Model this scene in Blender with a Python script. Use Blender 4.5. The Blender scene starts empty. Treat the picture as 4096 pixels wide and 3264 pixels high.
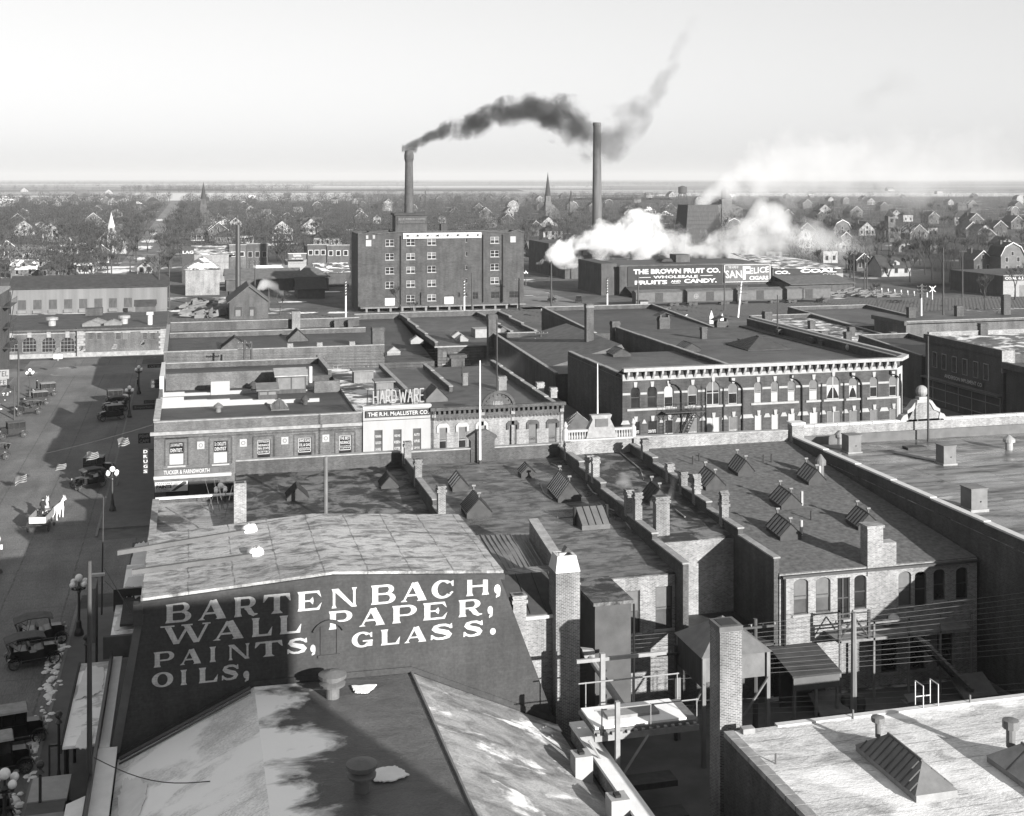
import bpy, math, random
from mathutils import Vector
R = random.Random(7)
SC = bpy.context.scene
COL = SC.collection
# ---------------------------------------------------------------- camera, sky, sun, exposure
YAW = math.radians(14.45); SA, CA = math.sin(YAW), math.cos(YAW); H = 32.0
cd = bpy.data.cameras.new('camera'); cam = bpy.data.objects.new('camera', cd); COL.objects.link(cam)
cam.location = (0, 0, H); cam.rotation_euler = (math.radians(90), 0, -YAW)
cd.sensor_width = 36.0; cd.lens = 36.0*5000/4096; cd.shift_y = -(1632-712.5)/4096
cd.clip_start = 0.5; cd.clip_end = 60000
SC.camera = cam
SUN_EL, SUN_AZ = math.radians(16.0), math.radians(23.0)   # light travels towards (-sin az, cos az)
w = bpy.data.worlds.new('World'); SC.world = w; w.use_nodes = True
nt = w.node_tree; nt.nodes.clear()
sky = nt.nodes.new('ShaderNodeTexSky'); sky.sky_type = 'NISHITA'; sky.sun_disc = False
sky.sun_elevation = SUN_EL; sky.sun_rotation = math.radians(180) - SUN_AZ
sky.altitude = 600; sky.air_density = 1.0; sky.dust_density = 1.5; sky.ozone_density = 1.0
sep = nt.nodes.new('ShaderNodeSeparateColor'); bg = nt.nodes.new('ShaderNodeBackground'); wo = nt.nodes.new('ShaderNodeOutputWorld')
cmb = nt.nodes.new('ShaderNodeCombineColor')
nt.links.new(sky.outputs[0], sep.inputs[0])
mx = nt.nodes.new('ShaderNodeMix'); mx.data_type = 'FLOAT'; mx.inputs[0].default_value = 0.28   # grey picture from green and blue
nt.links.new(sep.outputs[1], mx.inputs[2]); nt.links.new(sep.outputs[2], mx.inputs[3])
veil = nt.nodes.new('ShaderNodeMath'); veil.operation = 'MULTIPLY_ADD'; veil.inputs[1].default_value = 0.62; veil.inputs[2].default_value = 2.4   # thin milky overcast evens the sky out
nt.links.new(mx.outputs[0], veil.inputs[0])
for i in range(3): nt.links.new(veil.outputs[0], cmb.inputs[i])
nt.links.new(cmb.outputs[0], bg.inputs[0]); bg.inputs[1].default_value = 0.059
nt.links.new(bg.outputs[0], wo.inputs[0])
sl = bpy.data.lights.new('sun', 'SUN'); sl.energy = 5.0; sl.angle = math.radians(0.5); sl.color = (1, 0.985, 0.965)
so = bpy.data.objects.new('sun', sl); COL.objects.link(so)
so.rotation_euler = Vector((-math.sin(SUN_AZ)*math.cos(SUN_EL), math.cos(SUN_AZ)*math.cos(SUN_EL), -math.sin(SUN_EL))).to_track_quat('-Z', 'Y').to_euler()
vs = SC.view_settings; vs.view_transform = 'Standard'; vs.look = 'None'; vs.exposure = 1.38; vs.gamma = 1.0
SC.cycles.max_bounces = 8; SC.cycles.diffuse_bounces = 3; SC.cycles.glossy_bounces = 2; SC.cycles.transmission_bounces = 2
SC.cycles.volume_bounces = 6; SC.cycles.volume_max_steps = 512; SC.cycles.volume_step_rate = 1.0
SC.cycles.use_denoising = True

# ---------------------------------------------------------------- helpers
def at(px, py, Y=None, Z=None, X=None):
    """a point of the 4096x3264 plan view turned into metres on the plane Y, Z or X"""
    u = (px-2048)/5000; v = (py-712.5)/5000
    dx, dy = SA+CA*u, CA-SA*u
    t = Y/dy if Y is not None else X/dx if X is not None else (H-Z)/v
    return Vector((dx*t, dy*t, H-v*t))
def dist(p): return p[0]*SA+p[1]*CA
def root_loc(o):
    p = o.location.copy()
    while o.parent: o = o.parent; p += o.location
    return p
def tag(o, label=None, cat=None, group=None, kind=None):
    if label: o['label'] = label
    if cat: o['category'] = cat
    if group: o['group'] = group
    if kind: o['kind'] = kind
    return o
def E(name, label, cat, loc=(0, 0, 0), group=None, rz=0):
    o = bpy.data.objects.new(name, None); COL.objects.link(o); o.location = loc; o.rotation_euler = (0, 0, rz)
    o.empty_display_size = 0.5
    return tag(o, label, cat, group)
class MB:
    def __init__(s): s.v = []; s.f = []
    def poly(s, pts):
        n = len(s.v); s.v += [tuple(p) for p in pts]; s.f.append(tuple(range(n, n+len(pts)))); return s
    def ext(s, pts, vec):
        n = len(s.v); k = len(pts); vx, vy, vz = vec
        s.v += [tuple(p) for p in pts] + [(p[0]+vx, p[1]+vy, p[2]+vz) for p in pts]
        s.f.append(tuple(range(n, n+k))); s.f.append(tuple(range(n+2*k-1, n+k-1, -1)))
        for i in range(k): j = (i+1) % k; s.f.append((n+i, n+j, n+k+j, n+k+i))
        return s
    def box(s, x0, y0, z0, x1, y1, z1):
        return s.ext([(x0, y0, z0), (x1, y0, z0), (x1, y1, z0), (x0, y1, z0)], (0, 0, z1-z0))
    def cyl(s, p0, p1, r0, r1=None, n=8, cap=True):
        r1 = r0 if r1 is None else r1
        p0 = Vector(p0); p1 = Vector(p1); d = (p1-p0)
        if d.length < 1e-6: return s
        d.normalize(); a = Vector((0, 0, 1)) if abs(d.z) < 0.9 else Vector((1, 0, 0))
        u = d.cross(a).normalized(); vv = d.cross(u); b = len(s.v)
        for p, r in ((p0, r0), (p1, r1)):
            for i in range(n):
                t = 2*math.pi*i/n; s.v.append(tuple(p+u*(r*math.cos(t))+vv*(r*math.sin(t))))
        for i in range(n): j = (i+1) % n; s.f.append((b+i, b+j, b+n+j, b+n+i))
        if cap: s.f.append(tuple(range(b, b+n))); s.f.append(tuple(range(b+2*n-1, b+n-1, -1)))
        return s
    def tube(s, pts, r, n=5):
        for a, b in zip(pts, pts[1:]): s.cyl(a, b, r, r, n)
        return s
    def lathe(s, x, y, prof, n=12):
        b = len(s.v); k = len(prof)
        for r, z in prof:
            for i in range(n):
                t = 2*math.pi*i/n; s.v.append((x+r*math.cos(t), y+r*math.sin(t), z))
        for q in range(k-1):
            for i in range(n):
                j = (i+1) % n; s.f.append((b+q*n+i, b+q*n+j, b+(q+1)*n+j, b+(q+1)*n+i))
        s.f.append(tuple(range(b, b+n))); s.f.append(tuple(range(b+k*n-1, b+(k-1)*n-1, -1)))
        return s
    def ball(s, c, r, n=10, m=6, sz=1.0):
        return s.lathe(c[0], c[1], [(max(1e-3, r*math.sin(math.pi*i/m)), c[2]-sz*r*math.cos(math.pi*i/m)) for i in range(m+1)], n)
    def mesh(s, name, off=(0, 0, 0)):
        me = bpy.data.meshes.new(name); ox, oy, oz = off
        me.from_pydata([(a-ox, b-oy, c-oz) for a, b, c in s.v], [], s.f); me.update(); return me
    def to(s, name, mt, parent=None, smooth=False, **kw):
        off = root_loc(parent) if parent else (0, 0, 0)
        me = s.mesh(name, off); me.materials.append(mt)
        if smooth:
            for p in me.polygons: p.use_smooth = True
        o = bpy.data.objects.new(name, me); COL.objects.link(o)
        if parent: o.parent = parent
        return tag(o, **kw)
def link(name, me, parent=None, loc=(0, 0, 0), rz=0):
    o = bpy.data.objects.new(name, me); COL.objects.link(o); o.location = loc; o.rotation_euler = (0, 0, rz)
    if parent: o.parent = parent
    return o
def copy_tree(o, parent=None):
    c = o.copy(); COL.objects.link(c)
    if parent: c.parent = parent
    for ch in list(o.children): copy_tree(ch, c)
    return c

# ---------------------------------------------------------------- materials (a black-and-white place: every colour is a grey)
def g(v): return (v, v, v, 1)
def newmat(name):
    m = bpy.data.materials.new(name); m.use_nodes = True; n = m.node_tree
    b = n.nodes['Principled BSDF']; b.inputs['Specular IOR Level'].default_value = 0.3
    return m, n, b
def nd(n, t, **kw):
    x = n.nodes.new(t)
    for k, v in kw.items(): setattr(x, k, v)
    return x
def noise(n, scale, detail=5, vec=None, stretch=None, rough=0.6, dist=0.0, coord='pos'):
    if vec is None:
        vec = nd(n, 'ShaderNodeNewGeometry').outputs['Position'] if coord == 'pos' else nd(n, 'ShaderNodeTexCoord').outputs['Object']
    if stretch:
        mp = nd(n, 'ShaderNodeMapping'); mp.inputs['Scale'].default_value = stretch
        n.links.new(vec, mp.inputs['Vector']); vec = mp.outputs[0]
    t = nd(n, 'ShaderNodeTexNoise'); t.inputs['Scale'].default_value = scale; t.inputs['Detail'].default_value = detail
    t.inputs['Roughness'].default_value = rough; t.inputs['Distortion'].default_value = dist
    n.links.new(vec, t.inputs['Vector']); return t.outputs[0]
def ramp(n, fac, stops):
    r = nd(n, 'ShaderNodeValToRGB'); e = r.color_ramp.elements
    while len(e) < len(stops): e.new(0.5)
    for i, (p, v) in enumerate(stops): e[i].position = p; e[i].color = g(v)
    n.links.new(fac, r.inputs[0]); return r.outputs[0]
def math_(n, op, a, b=None, c=None, clamp=False):
    m = nd(n, 'ShaderNodeMath', operation=op, use_clamp=clamp)
    for i, q in enumerate((a, b, c)):
        if q is None: continue
        if isinstance(q, (int, float)): m.inputs[i].default_value = q
        else: n.links.new(q, m.inputs[i])
    return m.outputs[0]
def mix(n, fac, a, b, mode='MIX'):
    m = nd(n, 'ShaderNodeMix', data_type='RGBA', blend_type=mode)
    for i, q in ((0, fac), (6, a), (7, b)):
        if isinstance(q, (int, float)): m.inputs[i].default_value = q if i == 0 else g(q)
        else: n.links.new(q, m.inputs[i])
    return m.outputs[2]
def bump(n, b, hgt, strength=0.3, d=0.05):
    u = nd(n, 'ShaderNodeBump'); u.inputs['Strength'].default_value = strength; u.inputs['Distance'].default_value = d
    n.links.new(hgt, u.inputs['Height']); n.links.new(u.outputs[0], b.inputs['Normal'])
def plain(name, v, var=0.25, scale=1.5, rough=0.85, stretch=None, spec=0.25, coord='pos', metal=0):
    m, n, b = newmat(name)
    c = ramp(n, noise(n, scale, 6, stretch=stretch, coord=coord), [(0.25, v*(1-var)), (0.75, v*(1+var))])
    n.links.new(c, b.inputs['Base Color']); b.inputs['Roughness'].default_value = rough
    b.inputs['Specular IOR Level'].default_value = spec; b.inputs['Metallic'].default_value = metal
    return m
def brick(name, v, mortar, var=0.3, bw=0.22, bh=0.075, stain=0.35, mort=0.012):
    m, n, b = newmat(name)
    s = nd(n, 'ShaderNodeSeparateXYZ'); n.links.new(nd(n, 'ShaderNodeNewGeometry').outputs['Position'], s.inputs[0])
    c = nd(n, 'ShaderNodeCombineXYZ'); n.links.new(math_(n, 'ADD', s.outputs[0], s.outputs[1]), c.inputs[0]); n.links.new(s.outputs[2], c.inputs[1])
    t = nd(n, 'ShaderNodeTexBrick'); n.links.new(c.outputs[0], t.inputs['Vector'])
    t.inputs['Color1'].default_value = g(v*(1-var)); t.inputs['Color2'].default_value = g(v*(1+var)); t.inputs['Mortar'].default_value = g(mortar)
    t.inputs['Scale'].default_value = 1; t.inputs['Brick Width'].default_value = bw; t.inputs['Row Height'].default_value = bh
    t.inputs['Mortar Size'].default_value = mort; t.inputs['Bias'].default_value = -0.1
    big = ramp(n, noise(n, 0.35, 4), [(0.3, 1-stain), (0.7, 1.1)])
    stk = ramp(n, noise(n, 1.2, 4, stretch=(1, 1, 0.12)), [(0.35, 1-stain*0.8), (0.6, 1.0)])
    fin = ramp(n, noise(n, 6.0, 3), [(0.3, 0.8), (0.7, 1.15)])
    col = mix(n, 1, mix(n, 1, mix(n, 1, t.outputs[0], big, 'MULTIPLY'), stk, 'MULTIPLY'), fin, 'MULTIPLY')
    n.links.new(col, b.inputs['Base Color']); b.inputs['Roughness'].default_value = 0.9
    bump(n, b, t.outputs['Fac'], -0.35, 0.015)
    return m
def tar(name, v1, v2, thr=0.5, soft=0.12, scale=0.8, stretch=(1, 1.6, 1), snow=None, snow_scale=0.25, snow_v=0.8, rough=0.6, seams=0, spec=0.3, lap=None, drift=None, wet=None):
    """worn felt or tin roofing: two tones in ragged patches, optional laps and remains of snow"""
    m, n, b = newmat(name)
    a = noise(n, scale, 8, stretch=stretch, rough=0.68, dist=0.6)
    c = ramp(n, a, [(thr-soft, v1), (thr+soft, v2)])
    f = noise(n, 9, 3, stretch=stretch); c = mix(n, 1, c, ramp(n, f, [(0.3, 0.75), (0.7, 1.2)]), 'MULTIPLY')
    big = ramp(n, noise(n, 0.12, 3), [(0.3, 0.75), (0.7, 1.2)]); c = mix(n, 1, c, big, 'MULTIPLY')
    if lap:
        s = nd(n, 'ShaderNodeSeparateXYZ'); n.links.new(nd(n, 'ShaderNodeNewGeometry').outputs['Position'], s.inputs[0])
        for ax, per, wd in lap:
            q = math_(n, 'ADD', s.outputs[ax], math_(n, 'MULTIPLY', noise(n, 0.8, 2), 0.25))
            fr = math_(n, 'FRACT', math_(n, 'DIVIDE', q, per)); ln = math_(n, 'LESS_THAN', fr, wd)
            c = mix(n, math_(n, 'MULTIPLY', ln, ramp(n, noise(n, 1.5, 3), [(0.35, 0.1), (0.6, 0.75)])), c, v1*0.6)
    h = a
    if snow is not None:
        sn = noise(n, snow_scale, 7, stretch=(1, 1.5, 1), rough=0.62, dist=0.4)
        if drift:
            s_ = nd(n, 'ShaderNodeSeparateXYZ'); n.links.new(nd(n, 'ShaderNodeNewGeometry').outputs['Position'], s_.inputs[0])
            sn = math_(n, 'ADD', sn, math_(n, 'MULTIPLY', math_(n, 'SUBTRACT', drift[0], s_.outputs[0]), drift[1]))
        k = ramp(n, sn, [(snow-0.03-(.04 if drift else 0), 0), (snow+0.04+(.04 if drift else 0), 1)]); c = mix(n, k, c, snow_v)
        r = ramp(n, k, [(0, rough), (1, 0.9)])
        if not wet: n.links.new(r, b.inputs['Roughness'])
    elif not wet: b.inputs['Roughness'].default_value = rough
    if wet: n.links.new(ramp(n, noise(n, 0.22, 5, stretch=stretch), [(0.40, wet), (0.60, 0.7)]), b.inputs['Roughness'])
    b.inputs['Specular IOR Level'].default_value = 0.5 if wet else spec
    n.links.new(c, b.inputs['Base Color']); bump(n, b, math_(n, 'MULTIPLY_ADD', f, .35, h), 0.12 if wet else 0.55, 0.12)
    return m
HAZE = 9e-5
BRK = brick('brick_common', 0.085, 0.15)  # common brick of the store fronts, same tone on every side
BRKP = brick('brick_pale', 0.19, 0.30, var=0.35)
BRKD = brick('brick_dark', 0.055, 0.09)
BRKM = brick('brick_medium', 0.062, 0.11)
BRKW = brick('brick_chimney', 0.12, 0.26, var=0.4, bw=0.23, bh=0.08, mort=0.018)
MERC = brick('brick_warehouse', 0.058, 0.075, var=0.2, bw=0.5, bh=0.15)
STUC = plain('white_painted_brick', 0.25, 0.12, 1.0, stretch=(1, 1, 0.25))
WHITE = plain('white_paint', 0.40, 0.12, 2)
STONE = plain('pale_stone', 0.27, 0.15, 2)
LGREY = plain('light_grey_paint', 0.20, 0.2, 2)
GREY = plain('grey_paint', 0.12, 0.25, 1.2)
MGREY = plain('mid_grey_paint', 0.085, 0.25, 1.2)
DGREY = plain('dark_grey_paint', 0.04, 0.3, 2)
BLACK = plain('black_paint', 0.012, 0.3, 2, rough=0.5, spec=0.4)
IRON = plain('iron', 0.03, 0.3, 4, rough=0.5, spec=0.5)
TIN = plain('galvanised_tin', 0.22, 0.3, 1.5, rough=0.45, spec=0.5)
TIND = plain('dull_tin', 0.10, 0.3, 1.5, rough=0.55, spec=0.4)
WOOD = plain('weathered_wood', 0.13, 0.35, 3, stretch=(1, 1, 0.2))
WOODD = plain('dark_wood', 0.05, 0.35, 3, stretch=(1, 1, 0.2))
POLE = plain('pole_wood', 0.05, 0.3, 3, stretch=(1, 1, 0.1))
POLEW = plain('whitewashed_pole', 0.55, 0.15, 3)
SNOW = plain('snow', 0.64, 0.10, 1.2, rough=0.9)
SHADE = plain('roller_blind', 0.28, 0.1, 3)
SHADEG = plain('grey_roller_blind', 0.10, 0.15, 3)
GLOBE = plain('milk_glass', 0.70, 0.03, 3, rough=0.25, spec=0.5)
GLASS = plain('window_glass', 0.018, 0.5, 0.8, rough=0.12, spec=0.5)
SKYG = plain('ribbed_skylight_glass', 0.26, 0.3, 1.5, rough=0.12, spec=0.8)
SKYD = plain('dull_skylight_glass', 0.12, 0.4, 1.5, rough=0.2, spec=0.6)
GLASSG = plain('grey_window_glass', 0.07, 0.4, 0.8, rough=0.15, spec=0.5)
SIGNP = brick('sign_wall_paint', 0.045, 0.041, var=0.06, stain=0.22, bw=0.4, bh=0.13)
SIGNT = brick('sign_letter_paint', 0.50, 0.42, var=0.07, stain=0.30, bw=0.4, bh=0.13)
SIGND = plain('dark_sign_board', 0.03, 0.2, 1)
COPE = plain('coping_stone', 0.20, 0.35, 2.0)
CLAP_W = plain('white_clapboard', 0.23, 0.15, 0.8)
CLAP_G = plain('grey_clapboard', 0.09, 0.25, 0.8)
CLAP_D = plain('dark_clapboard', 0.06, 0.3, 0.8)
SHING = plain('dark_shingle', 0.035, 0.35, 1.0)
SHINGM = plain('grey_shingle', 0.08, 0.35, 1.0)
SHINGS = tar('snowy_shingle', 0.04, 0.09, snow=0.50, snow_scale=0.3, snow_v=0.7)
SHEDW = plain('freight_shed_boards', 0.115, 0.35, 0.35, stretch=(1, 1, 0.06))
BARK = plain('bare_bark', 0.042, 0.35, 0.6)
TRIM = plain('stone_trim', 0.24, 0.2, 2)
BARK2 = plain('far_twigs', 0.032, 0.4, 0.05)
RUBBER = plain('tyre_rubber', 0.05, 0.3, 6)
CARB = plain('car_body_black', 0.012, 0.3, 5, rough=0.3, spec=0.5)
CARTOP = plain('car_top_cloth', 0.075, 0.3, 2)
CARTOPL = plain('car_top_frosted', 0.24, 0.3, 2)
R_A = tar('worn_felt_roof', 0.015, 0.12, 0.52, 0.05, 0.55, (1, 1.4, 1), rough=0.5, lap=[(1, 0.9, 0.08)])
R_B = tar('rippled_felt_roof', 0.030, 0.115, 0.48, 0.09, 0.7, (1, 1.9, 1), rough=0.45, lap=[(1, 0.8, 0.12)], wet=0.22)
R_G = plain('gravel_roof', 0.08, 0.55, 3.0, rough=0.95)
R_BIG = tar('wet_tar_roof', 0.035, 0.17, 0.47, 0.09, 0.45, (0.5, 2.4, 1), rough=0.33, snow=0.66, snow_scale=0.2, snow_v=0.35, lap=[(1, 1.0, 0.06), (0, 5.0, 0.02)], wet=0.10)
R_D = tar('dark_tar_roof', 0.024, 0.06, 0.5, 0.2, 0.4, rough=0.6)
R_M = tar('grey_tar_roof', 0.035, 0.09, 0.5, 0.2, 0.4, rough=0.6, lap=[(1, 1.2, 0.05)])
R_S = tar('snow_streaked_roof', 0.05, 0.11, 0.5, 0.15, 0.5, rough=0.6, snow=0.52, snow_scale=0.35, snow_v=0.55)
R_SIGN = tar('weathered_paper_roof', 0.085, 0.31, 0.46, 0.08, 0.75, (1, 2.0, 1), rough=0.75, lap=[(1, 0.95, 0.05), (0, 2.3, 0.035)])
R_CORN = tar('patched_corner_roof', 0.04, 0.25, 0.48, 0.07, 0.35, (1, 1.2, 1), rough=0.6, lap=[(1, 0.5, 0.12)])
R_LOW = tar('thawing_roof', 0.50, 0.78, 0.42, 0.14, 0.5, (1, 1.3, 1), rough=0.6, snow=0.53, snow_scale=0.19, snow_v=0.84, lap=[(1, 1.4, 0.03)])
R_DECK = tar('wet_deck_roof', 0.06, 0.11, 0.5, 0.2, 0.5, rough=0.45, snow=0.60, snow_scale=0.3, snow_v=0.84, drift=(6.2, .085))
R_RIGHT = tar('frosted_slope_roof', 0.10, 0.30, 0.48, 0.14, 0.5, (1, 1.6, 1), rough=0.5, snow=0.60, snow_scale=0.3, snow_v=0.6)
R_NEAR = tar('pale_frosted_roof', 0.20, 0.48, 0.40, 0.12, 0.55, (0.8, 1.8, 1), rough=0.6, snow=0.52, snow_scale=0.16, snow_v=0.6, lap=[(1, 0.95, 0.07)])

# ---------------------------------------------------------------- text
def text_mb(s, P, U, V, w, h, bold=0.0, push=None, spacing=1.0):
    """lettering fitted into the w x h rectangle whose lower left corner is P"""
    cu = bpy.data.curves.new('t', 'FONT'); cu.body = s; cu.offset = bold; cu.space_character = spacing; cu.resolution_u = 2
    o = bpy.data.objects.new('t', cu); COL.objects.link(o)
    dg = bpy.context.evaluated_depsgraph_get(); me = bpy.data.meshes.new_from_object(o.evaluated_get(dg))
    m = MB(); vs_ = [v.co for v in me.vertices]
    x0 = min(v.x for v in vs_); x1 = max(v.x for v in vs_); y0 = min(v.y for v in vs_); y1 = max(v.y for v in vs_)
    P = Vector(P); U = Vector(U); V = Vector(V); N = Vector(push) if push else Vector((0, 0, 0))
    m.v = [tuple(P+U*((v.x-x0)/(x1-x0)*w)+V*((v.y-y0)/(y1-y0)*h)+N) for v in vs_]
    m.f = [tuple(p.vertices) for p in me.polygons]
    bpy.data.objects.remove(o); bpy.data.curves.remove(cu); bpy.data.meshes.remove(me)
    return m
UX, UY, UZ = Vector((1, 0, 0)), Vector((0, 1, 0)), Vector((0, 0, 1))
def text_y(s, x0, x1, z0, z1, y, mt, parent, name='lettering', bold=0.0, **kw):
    return text_mb(s, (x0, y-0.03, z0), UX, UZ, x1-x0, z1-z0, bold, **kw).to(name, mt, parent)

# ---------------------------------------------------------------- building pieces
def wallgrid(m, x0, x1, z0, z1, y, holes=(), depth=0.22):
    xs = sorted({x0, x1, *[q for h in holes for q in h[:2]]}); zs = sorted({z0, z1, *[q for h in holes for q in h[2:4]]})
    for a, b in zip(xs, xs[1:]):
        for c, d in zip(zs, zs[1:]):
            cx, cz = (a+b)/2, (c+d)/2
            if any(h[0] < cx < h[1] and h[2] < cz < h[3] for h in holes): continue
            m.poly([(a, y, c), (b, y, c), (b, y, d), (a, y, d)])
    for a, b, c, d in [h[:4] for h in holes]:
        e = y+depth
        m.poly([(a, y, c), (a, e, c), (a, e, d), (a, y, d)]); m.poly([(b, y, c), (b, y, d), (b, e, d), (b, e, c)])
        m.poly([(a, y, c), (b, y, c), (b, e, c), (a, e, c)]); m.poly([(a, y, d), (a, e, d), (b, e, d), (b, y, d)])
def block(root, x0, x1, y0, y1, za, zb, wm, rm, holes=(), roofname='roof', wallname='wall', inset=0.0):
    """plain building body: front at y0 (with real window openings), roof sloping from za at y0 to zb at y1"""
    m = MB(); wallgrid(m, x0, x1, 0, za, y0, holes)
    m.poly([(x0, y0, 0), (x0, y1, 0), (x0, y1, zb), (x0, y0, za)]); m.poly([(x1, y0, 0), (x1, y0, za), (x1, y1, zb), (x1, y1, 0)])
    m.poly([(x0, y1, 0), (x1, y1, 0), (x1, y1, zb), (x0, y1, zb)])
    wl = m.to(wallname, wm, root)
    r = MB().ext([(x0+inset, y0+inset, za+0.01), (x1-inset, y0+inset, za+0.01), (x1-inset, y1-inset, zb+0.01), (x0+inset, y1-inset, zb+0.01)], (0, 0, 0.05)).to(roofname, rm, root)
    return wl, r
def parapet(root, pts, th, wm, cm=None, name='parapet', ov=0.06, ch=0.1):
    """walls along (x, y, zbase, ztop) points, each span with its own top; coping on it"""
    m = MB(); c = MB()
    for a, b in zip(pts, pts[1:]):
        dx, dy = b[0]-a[0], b[1]-a[1]; L = math.hypot(dx, dy)
        if L < 1e-4: continue
        nx, ny = -dy/L*th/2, dx/L*th/2
        m.ext([(a[0]-nx, a[1]-ny, a[2]), (b[0]-nx, b[1]-ny, b[2]), (b[0]-nx, b[1]-ny, b[3]), (a[0]-nx, a[1]-ny, a[3])], (2*nx, 2*ny, 0))
        k = 1+2*ov/th; mx, my = nx*k, ny*k
        c.ext([(a[0]-mx, a[1]-my, a[3]+0.004), (b[0]-mx, b[1]-my, b[3]+0.004), (b[0]-mx, b[1]-my, b[3]+ch), (a[0]-mx, a[1]-my, a[3]+ch)], (2*mx, 2*my, 0))
    w_ = m.to(name, wm, root)
    if cm: c.to('coping', cm, w_)
    return w_
def stepped(root, x, y0, y1, z0a, z0b, steps, th, wm, cm, h=0.8):
    """firewall along y whose top steps up"""
    pts = []
    for i in range(steps):
        ya = y0+(y1-y0)*i/steps; yb = y0+(y1-y0)*(i+1)/steps
        zb0 = z0a+(z0b-z0a)*i/steps; zb1 = z0a+(z0b-z0a)*(i+1)/steps
        t = zb1+h if steps > 1 else None
        pts.append((ya, yb, zb0, zb1, t))
    m = MB(); c = MB()
    for ya, yb, a, b, t in pts:
        ta = t if t else a+h; tb = t if t else b+h
        m.ext([(x-th/2, ya, 0), (x-th/2, yb, 0), (x-th/2, yb, tb), (x-th/2, ya, ta)], (th, 0, 0))
        c.ext([(x-th/2-0.06, ya-0.05, ta+0.004), (x-th/2-0.06, yb-0.06, tb+0.004), (x-th/2-0.06, yb-0.06, tb+0.1), (x-th/2-0.06, ya-0.05, ta+0.1)], (th+0.12, 0, 0))
    w_ = m.to('parapet', wm, root); c.to('coping', cm, w_); return w_
WC = {}
def window(root, x, z, y, w, h, frame=WOODD, pane=GLASS, style='sash', blind=None, bfrac=0.5, sill=None, lintel=None, name='window', bottom=False):
    """window set 0.1 m back into its opening; x, z is the middle of its foot"""
    key = (round(w, 2), round(h, 2), style, frame.name)
    if key not in WC:
        t = min(0.065, w*0.08); m = MB(); y0, y1 = 0.08, 0.16
        m.box(-w/2, y0, 0, -w/2+t, y1, h); m.box(w/2-t, y0, 0, w/2, y1, h); m.box(-w/2+t, y0, 0, w/2-t, y1, t); m.box(-w/2+t, y0, h-t, w/2-t, y1, h)
        if style != 'plain': m.box(-w/2+t, y0+.01, h/2-t/2, w/2-t, y1-.01, h/2+t/2)
        if style in ('quad', 'pair'):
            m.box(-t/2*1.5, y0+.012, t, t/2*1.5, y1-.012, h-t)
        if style == 'grid':
            for i in range(1, 4): m.box(-w/2+w*i/4-.02, y0+.014, t, -w/2+w*i/4+.02, y1-.014, h-t)
            for i in (1, 3): m.box(-w/2+t, y0+.016, h*i/4-.02, w/2-t, y1-.016, h*i/4+.02)
        me = m.mesh('window'); me.materials.append(frame)
        p = MB().poly([(-w/2+.01, 0.14, 0.01), (w/2-.01, 0.14, 0.01), (w/2-.01, 0.14, h-.01), (-w/2+.01, 0.14, h-.01)]).mesh('pane')
        WC[key] = (me, p)
    me, p = WC[key]; rl = root_loc(root)
    o = link(name, me, root, (x-rl[0], y-rl[1], z-rl[2]))
    if pane.name not in p.materials: 
        if not len(p.materials): p.materials.append(pane)
    q = link('pane', p, o); q.material_slots[0].link = 'OBJECT'; q.material_slots[0].material = pane
    if blind:
        bh = (h-0.14)*bfrac; z0 = 0.07 if bottom else h-0.07-bh
        bm = MB().box(-w/2+.07, 0.125, z0, w/2-.07, 0.135, z0+bh).mesh('blind'); bm.materials.append(blind); link('blind', bm, o)
    if sill:
        s_ = MB().box(-w/2-.12, -0.09, -0.14, w/2+.12, 0.1, -0.004).mesh('sill'); s_.materials.append(sill); link('sill', s_, o)
    if lintel:
        s_ = MB().box(-w/2-.12, -0.04, h+.004, w/2+.12, 0.1, h+.2).mesh('lintel'); s_.materials.append(lintel); link('lintel', s_, o)
    return o
def archfill(m, x, z, w, rise, y, wallt=0.25, n=8):
    """corner pieces that turn the square top of an opening (top at z, arch springing at z-rise) into an arch"""
    for s in (-1, 1):
        pts = [(x+s*w/2, y+.004, z-rise)]
        for i in range(n+1):
            a = math.pi/2*i/n; pts.append((x+s*w/2*math.cos(a), y+.004, z-rise+rise*math.sin(a)))
        pts.append((x+s*w/2, y+.004, z)); m.ext(pts, (0, wallt*0.3, 0))
def chimney(root, x, y, z0, w, d, h, mt=BRKW, cap=True, name='chimney', capm=None, hood=False):
    m = MB(); m.box(x-w/2, y-d/2, z0, x+w/2, y+d/2, z0+h)
    if cap: m.box(x-w/2-.07, y-d/2-.07, z0+h-.3, x+w/2+.07, y+d/2+.07, z0+h-.12); m.box(x-w/2-.04, y-d/2-.04, z0+h+.003, x+w/2+.04, y+d/2+.04, z0+h+.12)
    o = m.to(name, mt, root)
    MB().box(x-w/2+.12, y-d/2+.12, z0+h+(.12 if cap else 0)-.05, x+w/2-.12, y+d/2-.12, z0+h+(.12 if cap else 0)+.006).to('flue', BLACK, o)
    if hood:
        q = MB(); zt = z0+h+.12
        for s in (-1, 1): q.box(x-w/2, y+s*(d/2-.08)-.06, zt, x+w/2, y+s*(d/2-.08)+.06, zt+.35)
        q.ext([(x-w/2-.05, y-d/2-.05, zt+.35), (x-w/2-.05, y+d/2+.05, zt+.35), (x-w/2-.05, y, zt+.6)], (w+.1, 0, 0)); q.to('chimney_hood', capm or mt, o)
    return o
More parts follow.
